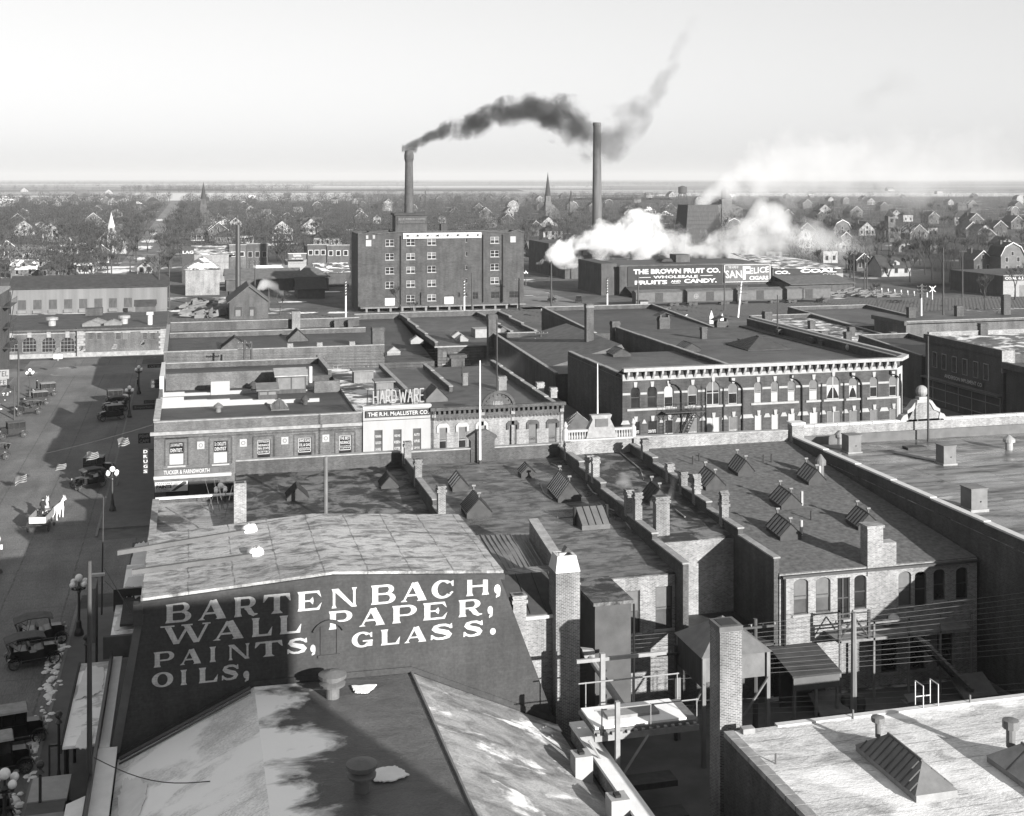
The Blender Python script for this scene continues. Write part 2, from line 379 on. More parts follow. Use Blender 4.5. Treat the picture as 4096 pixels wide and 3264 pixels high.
def skylight(root, x, y, z, w, d, h, curb=0.35, hip=0.0, mt=DGREY, bars=6, glass=GLASSG, ends=True, vents=True, axis='y', slope=0.0, barm=None):
    """gabled skylight: curb, two glazed slopes with ribs, little ridge ventilators"""
    def P(a, b, c): return (x+a, y+b, z+c+slope*b) if axis == 'y' else (x+b, y+a, z+c+slope*a)
    m = MB(); a, b = w/2, d/2
    def boxp(a0, b0, c0, a1, b1, c1):
        lo = [P(a0, b0, c0), P(a1, b0, c0), P(a1, b1, c0), P(a0, b1, c0)]; hi = [P(a0, b0, c1), P(a1, b0, c1), P(a1, b1, c1), P(a0, b1, c1)]
        n = len(m.v); m.v += lo+hi; m.f += [tuple(n+i for i in q) for q in ((0, 1, 2, 3), (4, 5, 6, 7), (0, 1, 5, 4), (1, 2, 6, 5), (2, 3, 7, 6), (3, 0, 4, 7))]
    boxp(-a, -b, -0.2, a, b, curb)
    if hip == 0:
        for s in (-b, b): m.poly([P(-a, s*.995, curb), P(a, s*.995, curb), P(0, s*.995, curb+h)])
    o = m.to('skylight', mt, root)
    gl = MB(); rb = MB()
    for s in (-1, 1):
        gl.poly([P(s*(a+.05), -b, curb-.02), P(s*(a+.05), b, curb-.02), P(0, b-hip, curb+h), P(0, -b+hip, curb+h)])
        for i in range(bars+1):
            t = -b+2*b*i/bars; tt = max(-b+hip, min(b-hip, t))
            fr = 1.0 if hip == 0 else min(1, (b-abs(t))/max(hip, 1e-3)) if abs(t) > b-hip else 1.0
            p0 = Vector(P(s*(a+.05), t, curb+.01)); p1 = Vector(P(s*(a+.05)*(1-fr), t, curb+.01+h*fr)); 
            if (p1-p0).length > 0.1: rb.cyl(p0, p1, 0.035, 0.035, 4)
    if hip:
        for s in (-1, 1): gl.poly([P(-a-.05, s*b, curb-.02), P(a+.05, s*b, curb-.02), P(0, s*(b-hip), curb+h)])
    gl.to('glazing', glass, o); rb.cyl(P(0, -b+hip, curb+h+.02), P(0, b-hip, curb+h+.02), 0.06, 0.06, 6); rb.to('glazing_bars', barm or mt, o)
    if vents:
        for s in (-1, 1):
            p = P(0, s*(b-hip-.12), curb+h); v = MB().cyl(p, (p[0], p[1], p[2]+.3), .06, .06, 8); v.cyl((p[0]-.14, p[1], p[2]+.34), (p[0]+.14, p[1], p[2]+.34), .09, .09, 8); v.to('ridge_vent', TIND, o)
    return o
def mushroom_vent(root, x, y, z, r, h, mt=TIN, name='roof_vent', cone=True):
    pr = [(r*.62, z-.2), (r*.62, z+h*.5), (r*1.0, z+h*.52), (r*1.0, z+h*.72)] + ([(r*.15, z+h)] if cone else [(r*.9, z+h*.75), (r*.1, z+h*.82)])
    return MB().lathe(x, y, pr, 14).to(name, mt, root)
def pipe(root, x, y, z, r, h, mt=IRON, name='vent_pipe', cap=False):
    m = MB().cyl((x, y, z-.1), (x, y, z+h), r, r, 8)
    if cap: m.lathe(x, y, [(r*1.8, z+h+.05), (r*1.8, z+h+.12), (.02, z+h+.3)], 8)
    return m.to(name, mt, root)

# ---------------------------------------------------------------- setting: ground, streets, kerbs
def ground_mat():
    m, n, b = newmat('town_ground')
    pos = nd(n, 'ShaderNodeNewGeometry').outputs['Position']; s = nd(n, 'ShaderNodeSeparateXYZ'); n.links.new(pos, s.inputs[0])
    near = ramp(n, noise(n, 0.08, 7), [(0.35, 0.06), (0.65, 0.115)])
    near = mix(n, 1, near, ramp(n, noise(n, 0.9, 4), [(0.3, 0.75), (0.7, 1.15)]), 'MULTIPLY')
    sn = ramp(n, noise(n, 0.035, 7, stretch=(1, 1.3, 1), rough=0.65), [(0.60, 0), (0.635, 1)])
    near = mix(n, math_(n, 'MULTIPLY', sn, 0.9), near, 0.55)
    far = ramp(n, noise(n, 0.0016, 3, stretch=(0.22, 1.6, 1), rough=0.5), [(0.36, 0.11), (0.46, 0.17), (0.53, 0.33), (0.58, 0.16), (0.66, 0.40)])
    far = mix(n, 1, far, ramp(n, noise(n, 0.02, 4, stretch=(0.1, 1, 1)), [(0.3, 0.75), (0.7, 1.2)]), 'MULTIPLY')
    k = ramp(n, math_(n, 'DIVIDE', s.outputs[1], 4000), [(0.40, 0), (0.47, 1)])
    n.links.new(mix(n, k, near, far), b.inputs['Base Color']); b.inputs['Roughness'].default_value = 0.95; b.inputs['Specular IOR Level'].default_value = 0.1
    return m
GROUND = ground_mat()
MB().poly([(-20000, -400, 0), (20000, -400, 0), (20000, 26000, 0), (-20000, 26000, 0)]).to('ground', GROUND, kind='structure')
ASPH = tar('street_paving', 0.08, 0.145, 0.5, 0.22, 0.3, (1.2, 0.25, 1), rough=0.85, lap=[(1, 2.3, 0.03), (0, 4.5, 0.03)])
WALK = plain('sidewalk_slabs', 0.10, 0.2, 0.8)
KERB = plain('kerb_stone', 0.15, 0.2, 2)
YARD = plain('cinder_yard', 0.08, 0.3, 0.5, rough=0.95)
FARST = tar('frozen_mud_road', 0.10, 0.17, 0.5, 0.2, 0.15, (1, 0.5, 1), snow=0.63, snow_scale=0.12, snow_v=0.55, rough=0.9)
def sheet(name, x0, x1, y0, y1, z, mt): return MB().ext([(x0, y0, z-.003), (x1, y0, z-.003), (x1, y1, z-.003), (x0, y1, z-.003)], (0, 0, .003)).to(name, mt, kind='structure')
sheet('main_street', -27, -8, 8, 233, .012, ASPH)
sheet('cross_street', -8, 135, 101, 116, .012, ASPH); sheet('cross_street', -90, -27, 101, 116, .012, ASPH)
sheet('side_street', 79, 97, 8, 101, .012, ASPH); sheet('side_street', 79, 97, 116, 560, .012, FARST)
sheet('main_street', -25, -10, 330, 1900, .02, FARST)
sheet('depot_street', -90, 79, 214, 224, .016, FARST)
sheet('alley', -3, 49, 53, 70, .012, YARD); sheet('alley', -8, 79, 160, 176, .012, YARD)
sheet('railway_yard', -200, 420, 268, 299, .012, YARD)
for x0, x1, y0, y1 in ((-8, -3, 8, 97.5), (-8, -3.3, 119.5, 214), (-32, -27, 8, 97.5), (-32, -27, 119.5, 214), (-3.2, 76, 116.5, 119.9), (-2.6, 76, 97.2, 100.6), (97.5, 101, 116, 200)):
    MB().box(x0, y0, -.1, x1, y1, .13).to('sidewalk', WALK, kind='structure')
for x in (-8, -27.25):
    for y0, y1 in ((8, 100), (117, 214)): MB().box(x, y0, -.1, x+.2 if x < -20 else x-.2, y1, .15).to('kerb', KERB, kind='structure')
for y in (268+3*i for i in range(9)):
    if y > 296: continue
    m = MB()
    for o in (-.72, .72): m.box(-200, y+o-.04, .012, 420, y+o+.04, .16)
    for i in range(0, 620, 1): m.box(-200+i, y-1.2, .012, -199.75+i, y+1.2, .07)
    m.to('railway_track', DGREY, kind='structure')
# ================================================================ NEAR BLOCK
def onroof(px, py, y0, za, k):
    u = (px-2048)/5000; v = (py-712.5)/5000; dx, dy = SA+CA*u, CA-SA*u
    t = (H-za+k*y0)/(v+k*dy); return Vector((dx*t, dy*t, H-v*t))
# ---- tall building the view is taken from (throws the long shade on the left)
t = E('corner_tower', 'tall plain building under the viewpoint shading the lower left', 'building', (-4, -30, 0))
MB().box(-40, -45, 0, 33.6, -1.2, 31.0).to('wall', BRKM, t); MB().box(-40.2, -45.2, 31.004, 33.6, -1.0, 31.3).to('roof', R_D, t)
# ---- sign building
SY = 65.7
sb = E('paint_shop', 'gabled shop with BARTENBACH painted across its dark end wall and a pale worn roof', 'building', (7, SY, 0))
MB().ext([(-3.95, SY, 0), (20.3, SY, 0), (19.5, SY, 1.9), (16.3, SY, 10.3), (7.3, SY, 10.95), (-2.3, SY, 10.35), (-3.5, SY, 2.8)], (0, 0.35, 0)).to('sign_wall', SIGNP, sb)
m = MB()
for (xa, za, xb, zb) in ((-2.45, 10.34, 7.3, 10.94), (7.3, 10.94, 16.5, 10.29)): m.ext([(xa, SY-.12, za), (xb, SY-.12, zb), (xb, SY-.12, zb+.3), (xa, SY-.12, za+.3)], (0, .3, 0))
m.box(-2.75, SY-.25, 9.5, -2.3, SY+.3, 10.6)
m.to('cornice', SIGNP, sb)
MB().ext([(-2.62, SY-.05, 10.0), (-2.25, SY-.05, 10.0), (-3.5, SY-.05, 2.6), (-3.95, SY-.05, 2.6)], (0, .04, 0)).to('edge_board', MGREY, sb)
MB().box(-2.2, SY+.36, 0, 16.2, 77.3, 10.2).to('wall', BRKM, sb)
m = MB()
m.ext([(-2.4, SY+.0, 10.66), (7.3, SY+.0, 11.26), (16.45, SY+.0, 10.6), (16.45, SY, 10.75), (7.3, SY, 11.4), (-2.4, SY, 10.8)], (0, 11.7, 0)); m.to('roof', R_SIGN, sb)
# letters, laid out between the painted base and top lines
def lin(a, b, x): return a[1]+(b[1]-a[1])*(x-a[0])/(b[0]-a[0])
LINES = {1: ((700, 2490), (1910, 2381), (700, 2411), (1910, 2306)), 2: ((740, 2574), (1880, 2464), (740, 2497), (1880, 2397)),
         3: ((650, 2667), (1890, 2546), (650, 2606), (1890, 2483)), 4: ((650, 2748), (920, 2720), (650, 2688), (920, 2658))}
TXT = [(1, 'B', 658, 765), (1, 'A', 791, 905), (1, 'R', 933, 1033), (1, 'T', 1052, 1163), (1, 'E', 1187, 1287), (1, 'N', 1324, 1429), (1, 'B', 1481, 1582), (1, 'A', 1602, 1707), (1, 'C', 1726, 1817), (1, 'H', 1861, 1959), (1, ',', 1975, 2003),
       (2, 'W', 642, 842), (2, 'A', 851, 975), (2, 'L', 1003, 1089), (2, 'L', 1114, 1205), (2, 'P', 1312, 1410), (2, 'A', 1435, 1540), (2, 'P', 1565, 1668), (2, 'E', 1689, 1789), (2, 'R', 1831, 1931), (2, ',', 1949, 1972),
       (3, 'P', 612, 698), (3, 'A', 719, 805), (3, 'I', 837, 865), (3, 'N', 912, 1000), (3, 'T', 1019, 1131), (3, 'S', 1147, 1231), (3, ',', 1240, 1263), (3, 'G', 1407, 1491), (3, 'L', 1519, 1600), (3, 'A', 1616, 1705), (3, 'S', 1721, 1812), (3, 'S', 1852, 1933), (3, '.', 1959, 1983),
       (4, 'O', 607, 693), (4, 'I', 721, 749), (4, 'L', 791, 872), (4, 'S', 886, 956), (4, ',', 972, 998)]
def strip(path):      # path of (x, y, half width): a ribbon
    L = []; Rr = []
    for i, (x, y, hw) in enumerate(path):
        a = path[max(0, i-1)]; b = path[min(len(path)-1, i+1)]; dx, dy = b[0]-a[0], b[1]-a[1]; q = math.hypot(dx, dy) or 1
        L.append((x-dy/q*hw, y+dx/q*hw)); Rr.append((x+dy/q*hw, y-dx/q*hw))
    return [[L[i], L[i+1], Rr[i+1], Rr[i]] for i in range(len(L)-1)]
def ring(cx, cy, rx, ry, ix, iy, a0, a1, n=14):
    o = []
    for i in range(n):
        p = [math.radians(a0+(a1-a0)*j/n) for j in (i, i+1)]
        o.append([(cx+rx*math.cos(p[0]), cy+ry*math.sin(p[0])), (cx+rx*math.cos(p[1]), cy+ry*math.sin(p[1])), (cx+ix*math.cos(p[1]), cy+iy*math.sin(p[1])), (cx+ix*math.cos(p[0]), cy+iy*math.sin(p[0]))])
    return o
def stem(x, w, s=.05, y0=0, y1=1): return [[(x-s, y0), (x+w+s, y0), (x+w, y0+.16), (x+w, y1-.16), (x+w+s, y1), (x-s, y1), (x, y1-.16), (x, y0+.16)]]
def bar(x0, y0, x1, y1): return [[(x0, y0), (x1, y0), (x1, y1), (x0, y1)]]
def glyph(c):         # wide latin letters with wedge serifs in the unit square
    if c == 'B': return stem(.08, .23)+bar(.2, .89, .66, 1)+bar(.2, .48, .66, .57)+bar(.2, 0, .66, .11)+ring(.64, .745, .30, .255, .10, .155, -90, 90)+ring(.66, .285, .34, .285, .12, .175, -90, 90)
    if c == 'P': return stem(.08, .24)+bar(.2, .89, .66, 1)+bar(.2, .38, .66, .48)+ring(.64, .69, .35, .31, .13, .2, -90, 90)
    if c == 'R': return stem(.08, .22)+bar(.2, .89, .6, 1)+bar(.2, .43, .62, .53)+ring(.58, .715, .32, .285, .10, .185, -90, 90)+strip([(.5, .46, .1), (.62, .34, .11), (.7, .16, .11), (.82, .05, .08), (.97, .08, .02)])
    if c == 'A': return strip([(.12, .03, .035), (.5, .97, .05)])+strip([(.84, .03, .14), (.53, .97, .13)])+bar(.25, .27, .7, .37)+[[(0, 0), (.26, 0), (.16, .12), (.12, .12)], [(.62, 0), (1, 0), (.94, .1), (.7, .1)]]
    if c == 'T': return stem(.39, .22, .1)+[[(.02, .88), (.98, .88), (.96, 1), (.04, 1)], [(0, .62), (.04, .62), (.2, .9), (.04, .98)], [(1, .62), (.96, .62), (.8, .9), (.96, .98)]]
    if c == 'E': return stem(.08, .24)+bar(.2, .89, .86, 1)+bar(.2, 0, .86, .11)+bar(.2, .46, .62, .54)+[[(.98, .64), (.9, 1), (.8, 1), (.8, .89)], [(1, .38), (.9, 0), (.8, 0), (.8, .11)], [(.64, .3), (.68, .5), (.64, .7), (.5, .5)]]
    if c == 'N': return stem(.07, .09)+stem(.84, .09)+[[(.03, 1), (.28, 1), (.93, 0), (.78, 0)]]
    if c == 'H': return stem(.08, .2)+stem(.72, .2)+bar(.2, .45, .8, .55)
    if c == 'W': return strip([(.14, .97, .065), (.32, .03, .06)])+strip([(.34, .03, .03), (.55, .93, .03)])+strip([(.52, .97, .065), (.72, .03, .06)])+strip([(.74, .03, .03), (.93, .93, .03)])+bar(0, .93, .28, 1)+bar(.42, .93, .64, 1)+bar(.84, .93, 1, 1)
    if c == 'L': return stem(.1, .27)+bar(.3, 0, .9, .11)+[[(1, .5), (.95, 0), (.72, 0), (.78, .11)]]
    if c == 'I': return stem(.2, .6, .16)
    if c == 'O': return ring(.5, .5, .5, .5, .24, .38, 0, 360, 28)
    if c == 'C': return ring(.5, .5, .5, .5, .24, .38, 42, 318, 24)+[[(.9, .62), (.97, .62), (.97, .95), (.82, .86)], [(.85, .18), (.97, .3), (.9, .36), (.78, .26)]]
    if c == 'G': return ring(.5, .5, .5, .5, .24, .38, 42, 325, 24)+[[(.9, .62), (.97, .62), (.97, .95), (.82, .86)]]+bar(.52, .36, 1, .45)+bar(.76, .06, .98, .37)
    if c == 'S': return strip([(.93, .70, .05), (.86, .82, .08), (.66, .925, .075), (.42, .93, .075), (.22, .84, .1), (.17, .72, .12), (.28, .61, .14), (.5, .52, .14), (.72, .43, .15), (.83, .29, .13), (.77, .15, .1), (.55, .07, .07), (.32, .075, .07), (.15, .17, .07), (.05, .33, .04)])+[[(.88, .68), (.97, .68), (.95, .99), (.88, .95)], [(.02, .03), (.1, .05), (.11, .34), (.03, .34)]]
    if c == ',': return ring(.5, .26, .46, .26, 0, 0, 0, 360, 14)+strip([(.82, .22, .14), (.76, .0, .16), (.3, -.18, .05)])
    return ring(.5, .22, .48, .22, 0, 0, 0, 360, 14)
lms = {}
k = 0
for ln, c, xa, xb in TXT:
    b0, b1, t0, t1 = LINES[ln]
    for pl in glyph(c):
        k += 1; pts = []
        for gx, gy in pl:
            px = xa+(xb-xa)*gx; py = lin(b0, b1, px)+(lin(t0, t1, px)-lin(b0, b1, px))*gy
            if c in ',.': py = lin(b0, b1, px)+(lin(t0, t1, px)-lin(b0, b1, px))*gy*.95
            p = at(px, py, Y=SY); pts.append((p.x, SY-.012-.0004*(k % 40), p.z))
        lms.setdefault((ln, xa), MB()).poly(pts)
for lm in lms.values(): lm.to('painted_letter', SIGNT, sb)
# blocked-up window in the sign wall
a = at(1285, 2620, Y=SY); b_ = at(1346, 2520, Y=SY); cx = (a.x+b_.x)/2
m = MB(); m.box(a.x-.18, SY-.08, a.z-.12, b_.x+.18, SY+.01, a.z); 
for i in range(10):
    q0, q1 = [math.radians(155-130*j/10) for j in (i, i+1)]; r0, r1 = .80, .95
    m.ext([(cx+r0*math.cos(q0), SY-.16, b_.z-.35+r0*math.sin(q0)), (cx+r0*math.cos(q1), SY-.16, b_.z-.35+r0*math.sin(q1)), (cx+r1*math.cos(q1), SY-.16, b_.z-.35+r1*math.sin(q1)), (cx+r1*math.cos(q0), SY-.16, b_.z-.35+r1*math.sin(q0))], (0, .17, 0))
m.box(a.x-.05, SY-.06, a.z, a.x, SY, b_.z+.3); m.box(b_.x, SY-.06, a.z, b_.x+.05, SY, b_.z+.3)
m.to('blocked_window', SIGNP, sb)
# beams and snow lumps on the pale roof
for (p0, p1, lump) in (((470, 2220), (985, 2135), (997, 2128)), ((528, 2298), (1010, 2232), (1022, 2222))):
    A_ = onroof(*p0, 65.7, 10.8, 0); B_ = onroof(*p1, 65.7, 11.1, 0)
    MB().ext([(A_.x, A_.y-.1, A_.z), (A_.x, A_.y+.15, A_.z), (A_.x, A_.y+.15, A_.z+.25), (A_.x, A_.y-.1, A_.z+.25)], (B_.x-A_.x, B_.y-A_.y, B_.z-A_.z)).to('roof_beam', MGREY, sb)
    c_ = onroof(*lump, 65.7, 11.1, 0); sm = MB().ball((c_.x, c_.y, c_.z+.15), .5, 12, 8, .7)
    sm.v = [(x+R.uniform(-.07, .07), y+R.uniform(-.07, .07), z+R.uniform(-.05, .05)) for x, y, z in sm.v]; sm.to('snow_heap', SNOW, sb, smooth=True)
# ---- low building in front of the sign
lb = E('low_shop', 'low wide building under the painted sign with a thawing snowy roof and two round vents', 'building', (8, 52, 0))
PRF = [(-3.5, 2.75), (3.2, 5.72), (11.4, 5.62), (19.5, 2.0)]
MB().ext([(-3.5, SY-.05, 0), (-3.5, SY-.05, 2.7), (3.2, SY-.05, 5.67), (11.4, SY-.05, 5.57), (19.4, SY-.05, 1.95), (19.58, SY-.05, 1.95), (19.58, SY-.05, 0)], (0, -36, 0)).to('wall', BRKM, lb)
for (p, q, mt, nm) in ((PRF[0], PRF[1], R_LOW, 'roof_slope'), (PRF[1], PRF[2], R_DECK, 'roof_deck'), (PRF[2], PRF[3], R_RIGHT, 'roof_slope')):
    MB().ext([(p[0], SY-.03, p[1]), (q[0], SY-.03, q[1]), (q[0], SY-.03, q[1]+.08), (p[0], SY-.03, p[1]+.08)], (0, -36.1, 0)).to(nm, mt, lb)
MB().ext([(-3.6, SY-.10, 2.85), (3.2, SY-.10, 5.86), (11.4, SY-.10, 5.76), (19.4, SY-.10, 2.14), (19.4, SY-.10, 2.5), (11.4, SY-.10, 6.05), (3.2, SY-.10, 6.12), (-3.6, SY-.10, 3.1)], (0, .08, 0)).to('flashing', SIGNP, lb)
m = MB(); m.cyl((-3.4, SY-.35, 3.0), (3.0, SY-.35, 5.9), .09, .09, 6); m.cyl((-3.4, SY-.8, 2.95), (3.0, SY-.8, 5.85), .05, .05, 6); m.to('valley_gutter', MGREY, lb)
MB().cyl((11.4, SY, 5.74), (11.4, SY-36, 5.74), .09, .09, 6).to('ridge_roll', GREY, lb)
MB().cyl((19.45, SY-1.2, 2.0), (19.45, SY-36, 2.0), .2, .2, 8).to('gutter', BLACK, lb)
# right-hand coping with snow
m = MB().box(19.6, SY-36, 0, 20.3, SY-2.2, 2.95); m.to('parapet', BRKP, lb); MB().box(19.5, SY-36, 2.954, 20.4, SY-2.2, 3.12).to('snow_coping', SNOW, lb)
for py_ in (3060, 3235):
    c_ = at(2330 if py_ < 3100 else 2475, py_, Z=3.0); m = MB().box(c_.x-.5, c_.y-.45, 1.9, c_.x+.4, c_.y+.45, 3.6); o = m.to('parapet_block', STONE, lb); MB().box(c_.x-.22, c_.y-.2, 3.604, c_.x+.05, c_.y+.2, 3.72).to('flue', BLACK, o)
for px, py, r, hh in ((1330, 2790, .70, 1.6), (1447, 3165, .66, 1.55)):
    c_ = at(px, py, Z=5.75); m = MB().lathe(c_.x, c_.y, [(r*.5, 5.6), (r*.5, 6.3), (r*.9, 6.38), (r*.95, 6.5), (r*.6, 6.62), (r*.6, 6.7), (r, 6.78), (r*1.02, 6.95), (r*.2, 7.12)], 18); m.to('roof_vent', TIND, lb, smooth=False)
def snow_patch(parent, pts, name='snow_patch', h=.05):
    zz = min(p[2] for p in pts); c_ = sum((Vector(p) for p in pts), Vector())/len(pts); out = []
    n = len(pts)
    for i in range(n):
        a, b = Vector(pts[i]), Vector(pts[(i+1) % n])
        for j in range(12):
            p = a.lerp(b, j/12); q = p-c_; ph = i*12+j; f = 1+.04*math.sin(ph*.53+len(pts))+R.uniform(-.08, .06); out.append((c_.x+q.x*f, c_.y+q.y*f, p.z))
    m = MB().ext(out, (0, 0, h)); return m.to(name, SNOW, parent)
for pts in ([(1405, 2745), (1510, 2740), (1470, 2775), (1420, 2772)], [(1485, 3080), (1580, 3065), (1640, 3100), (1575, 3125), (1490, 3130)]):
    snow_patch(lb, [at(x, y, Z=5.8) for x, y in pts])
def onleft(x, y): # point of the left slope
    u = (x-2048)/5000; v = (y-712.5)/5000; dx, dy = SA+CA*u, CA-SA*u; kx = (5.72-2.75)/6.7
    t = (H-2.85-kx*3.5)/(v+kx*dx); return Vector((dx*t, dy*t, H-v*t))
snow_patch(lb, [onleft(*p) for p in ((495, 3120), (560, 3115), (588, 3150), (580, 3200), (555, 3262), (540, 3400), (480, 3400), (470, 3200))], h=.08)
# cable from the street pole to the roof
A_ = at(375, 3030, Y=60); B_ = onleft(840, 3125)
MB().tube([A_.lerp(B_, i/10)-Vector((0, 0, .5*math.sin(math.pi*i/10))) for i in range(11)], .025, 4).to('guy_cable', IRON, label='thin guy cable sagging from the street pole down to the snowy low roof', cat='cable')
R_CAN = tar('snowy_canopy_roof', 0.26, 0.55, 0.45, 0.15, 0.5, rough=0.7, snow=0.46, snow_scale=0.22, snow_v=0.85)
# ---- sidewalk canopies on the left
cn = E('sidewalk_canopy', 'long flat canopy over the sidewalk beside the low shop, patched with snow', 'canopy', (-5, 62, 0))
MB().box(-6.2, 66.4, 3.3, -4.55, 77.5, 3.45).to('canopy_roof', R_CAN, cn); MB().box(-4.45, 40, 3.35, -3.52, 65.6, 3.52).to('canopy_roof', SNOW, cn)
MB().box(-4.56, 40, 3.2, -4.42, 77.5, 3.95).to('divider', IRON, cn); MB().box(-6.32, 66.4, 3.1, -6.22, 77.5, 3.55).to('fascia', DGREY, cn)
MB().box(-4.4, 65.7, 3.3, -3.9, 78, 3.5).to('canopy_roof', SNOW, cn)
for y in (67, 72, 77): MB().cyl((-6.1, y, .1), (-6.1, y, 3.3), .09, .09, 8).to('post', IRON, cn)
for pts in ([(-6.1, 72, 3.46), (-4.7, 73, 3.46), (-4.8, 76.5, 3.46), (-5.9, 77, 3.46)], [(-5.6, 66, 3.46), (-4.8, 65.8, 3.46), (-4.8, 68.4, 3.46), (-5.4, 68, 3.46)]): snow_patch(cn, pts)
MB().ext([(-5.55, 58.3, 2.9), (-4.7, 58.3, 3.2), (-4.7, 61.2, 3.2), (-5.55, 61.2, 2.9)], (0, 0, .1)).to('snow_flap', SNOW, cn)
c2 = E('shop_canopy', 'snow covered stepped canopy between the corner roof and the painted sign', 'canopy', (-4, 82, 0))
MB().box(-4.6, 78.3, 4.4, -2.7, 84, 4.6).to('canopy_roof', R_CAN, c2); MB().box(-4.2, 84.2, 5.2, -2.7, 90, 5.35).to('canopy_roof', R_CAN, c2)
MB().box(-4.75, 84.0, 4.2, -2.5, 84.25, 5.6).to('fascia', IRON, c2); MB().box(-5.0, 78.0, 3.4, -2.6, 78.28, 4.7).to('fascia', MGREY, c2)
snow_patch(c2, [(-4.5, 79.2, 4.61), (-3, 79, 4.61), (-2.9, 82.8, 4.61), (-4.2, 83.5, 4.61)]); snow_patch(c2, [(-4.1, 85, 5.36), (-2.9, 85, 5.36), (-3, 87.2, 5.36), (-4, 87, 5.36)])
m = MB(); m.tube([(-5.4, 86, 6.4), (-3, 79.5, 4.65)], .03, 4); m.tube([(-5.4, 86, 5.6), (-3, 81.5, 4.65)], .03, 4); m.to('stay_rod', IRON, c2)
hs = E('hanging_sign', 'tall grey projecting sign board seen from above beside the snowy canopy', 'sign', (-5.6, 84, 0))
MB().box(-5.9, 82, 3.0, -5.7, 84.2, 6.4).to('board', GREY, hs); MB().box(-6.1, 84.25, 6.45, -5.3, 84.55, 6.6).to('top_bar', WHITE, hs); MB().cyl((-5.8, 84.3, .1), (-5.8, 84.3, 6.4), .08, .08, 8).to('post', IRON, hs)
for i, (x, y, lab) in enumerate(((-6.1, 80.0, 'dark finial post with a round top before the projecting sign'), (-6.6, 68.8, 'dark framed sign stand at the kerb beside the two parked cars'), (-6.9, 63.2, 'slender dark post at the kerb near the bottom left truck'))):
    p = E('finial_post', lab, 'post', (x, y, .13)); MB().lathe(x, y, [(.3, .13), (.28, .4), (.12, 1.0), (.07, 1.3), (.07, 3.6), (.2, 3.7), (.05, 3.9)], 10).to('shaft', IRON, p); MB().ball((x, y, 4.1), .2).to('finial', IRON, p)
    if i == 1:
        m = MB(); m.box(x-.5, y-.06, .2, x-.42, y+.06, 2.6); m.box(x+.42, y-.06, .2, x+.5, y+.06, 2.6); m.box(x-.5, y-.05, 2.5, x+.5, y+.05, 2.6); m.to('frame', IRON, p); MB().box(x-.4, y-.03, .4, x+.4, y+.03, 2.4).to('panel', LGREY, p)
# ---- corner building with patched roof
cb = E('corner_building', 'low corner building with patchy roof and snowy street edge beside the tall brick stub', 'building', (0, 88, 0))
block(cb, -2.6, 3.25, 77.7, 97, 7.5, 7.7, BRKM, R_CORN)
parapet(cb, [(-2.45, 78, 7.4, 7.85), (-2.45, 96.6, 7.6, 8.05)], .35, BRKM, COPE); parapet(cb, [(-2.5, 96.85, 7.5, 8.05), (3.2, 96.85, 7.5, 8.05)], .3, BRKM, SNOW)
MB().box(-4.1, 79, 4.9, -2.64, 96.5, 5.05).to('awning', WOODD, cb); snow_patch(cb, [(-4.05, 84, 5.06), (-2.7, 84, 5.06), (-2.7, 96.3, 5.06), (-3.95, 96.3, 5.06)], name='awning_snow')
m = MB(); m.tube([(-1.7, 95.5, 7.74), (.5, 90, 7.69), (1.9, 84, 7.62), (1.95, 80, 7.58)], .07, 5); m.tube([(.8, 95.5, 7.74), (2.2, 91.5, 7.7)], .06, 5); m.to('roof_seam', LGREY, cb)
c_ = at(965, 2110, Y=78.5); chimney(cb, 3.0, 79, 5, .75, .7, 8.2, BRKP, cap=False)
m = MB()
for i in range(9):
    p = Vector((R.uniform(1.2, 2.9), R.uniform(92, 96), 7.6)); m.cyl(p, p+Vector((R.uniform(-.8, .8), R.uniform(-.5, .5), R.uniform(1.6, 3))), .02, .01, 4)
m.to('dry_stalks', WOOD, cb)
# ---- three felt-roofed shops
def row_shop(name, label, x0, x1, y0, y1, za, zb, wm, rm, holes=()):
    t = E(name, label, 'building', ((x0+x1)/2, (y0+y1)/2, 0)); block(t, x0, x1, y0, y1, za, zb, wm, rm, holes); return t
sa = row_shop('brick_shop', 'shop with ragged worn felt roof directly behind the pale roof of the painted sign', 3.3, 16.05, 77.6, 97, 8.4, 9.55, BRKM, R_A)
parapet(sa, [(3.35, 96.8, 9.3, 10.6), (16.05, 96.8, 9.3, 10.6)], .4, BRKD, COPE)
stepped(sa, 16.22, 77.7, 96.6, 8.2, 9.5, 3, .33, BRKM, COPE, .95)
KA = (9.55-8.4)/(97-77.6)
for px, py, ww in ((1191, 2002, 1.5), (1560, 1955, 1.3)):
    c_ = onroof(px, py, 77.6, 8.45, KA); skylight(sa, c_.x, c_.y+.7, c_.z, ww, 1.4, .75, .2, slope=KA, bars=5, mt=DGREY, barm=BLACK, glass=GLASSG, vents=False)
c_ = onroof(1303, 2075, 77.6, 8.45, KA); pipe(sa, c_.x, c_.y, c_.z, .14, 4.2, TIND, 'stove_pipe'); 
for px, py, hh in ((1630, 1855, 1.6), (1672, 1945, 1.9), (1765, 2080, 2.2)):
    c_ = at(px, py, X=16.2); chimney(sa, 16.2, c_.y, c_.z, .52, .52, hh, BRKW)
sbb = row_shop('brick_shop', 'broad shop with rippled felt roof, five skylights and a white flagpole', 16.4, 28.85, 71.8, 97, 7.7, 9.5, BRKP, R_B,
    holes=[(at(2622, 2500, Y=71.8).x, at(2690, 2500, Y=71.8).x, 4.4, 7.0), (at(2505, 2500, Y=71.8).x, at(2560, 2500, Y=71.8).x, 4.3, 6.9)])
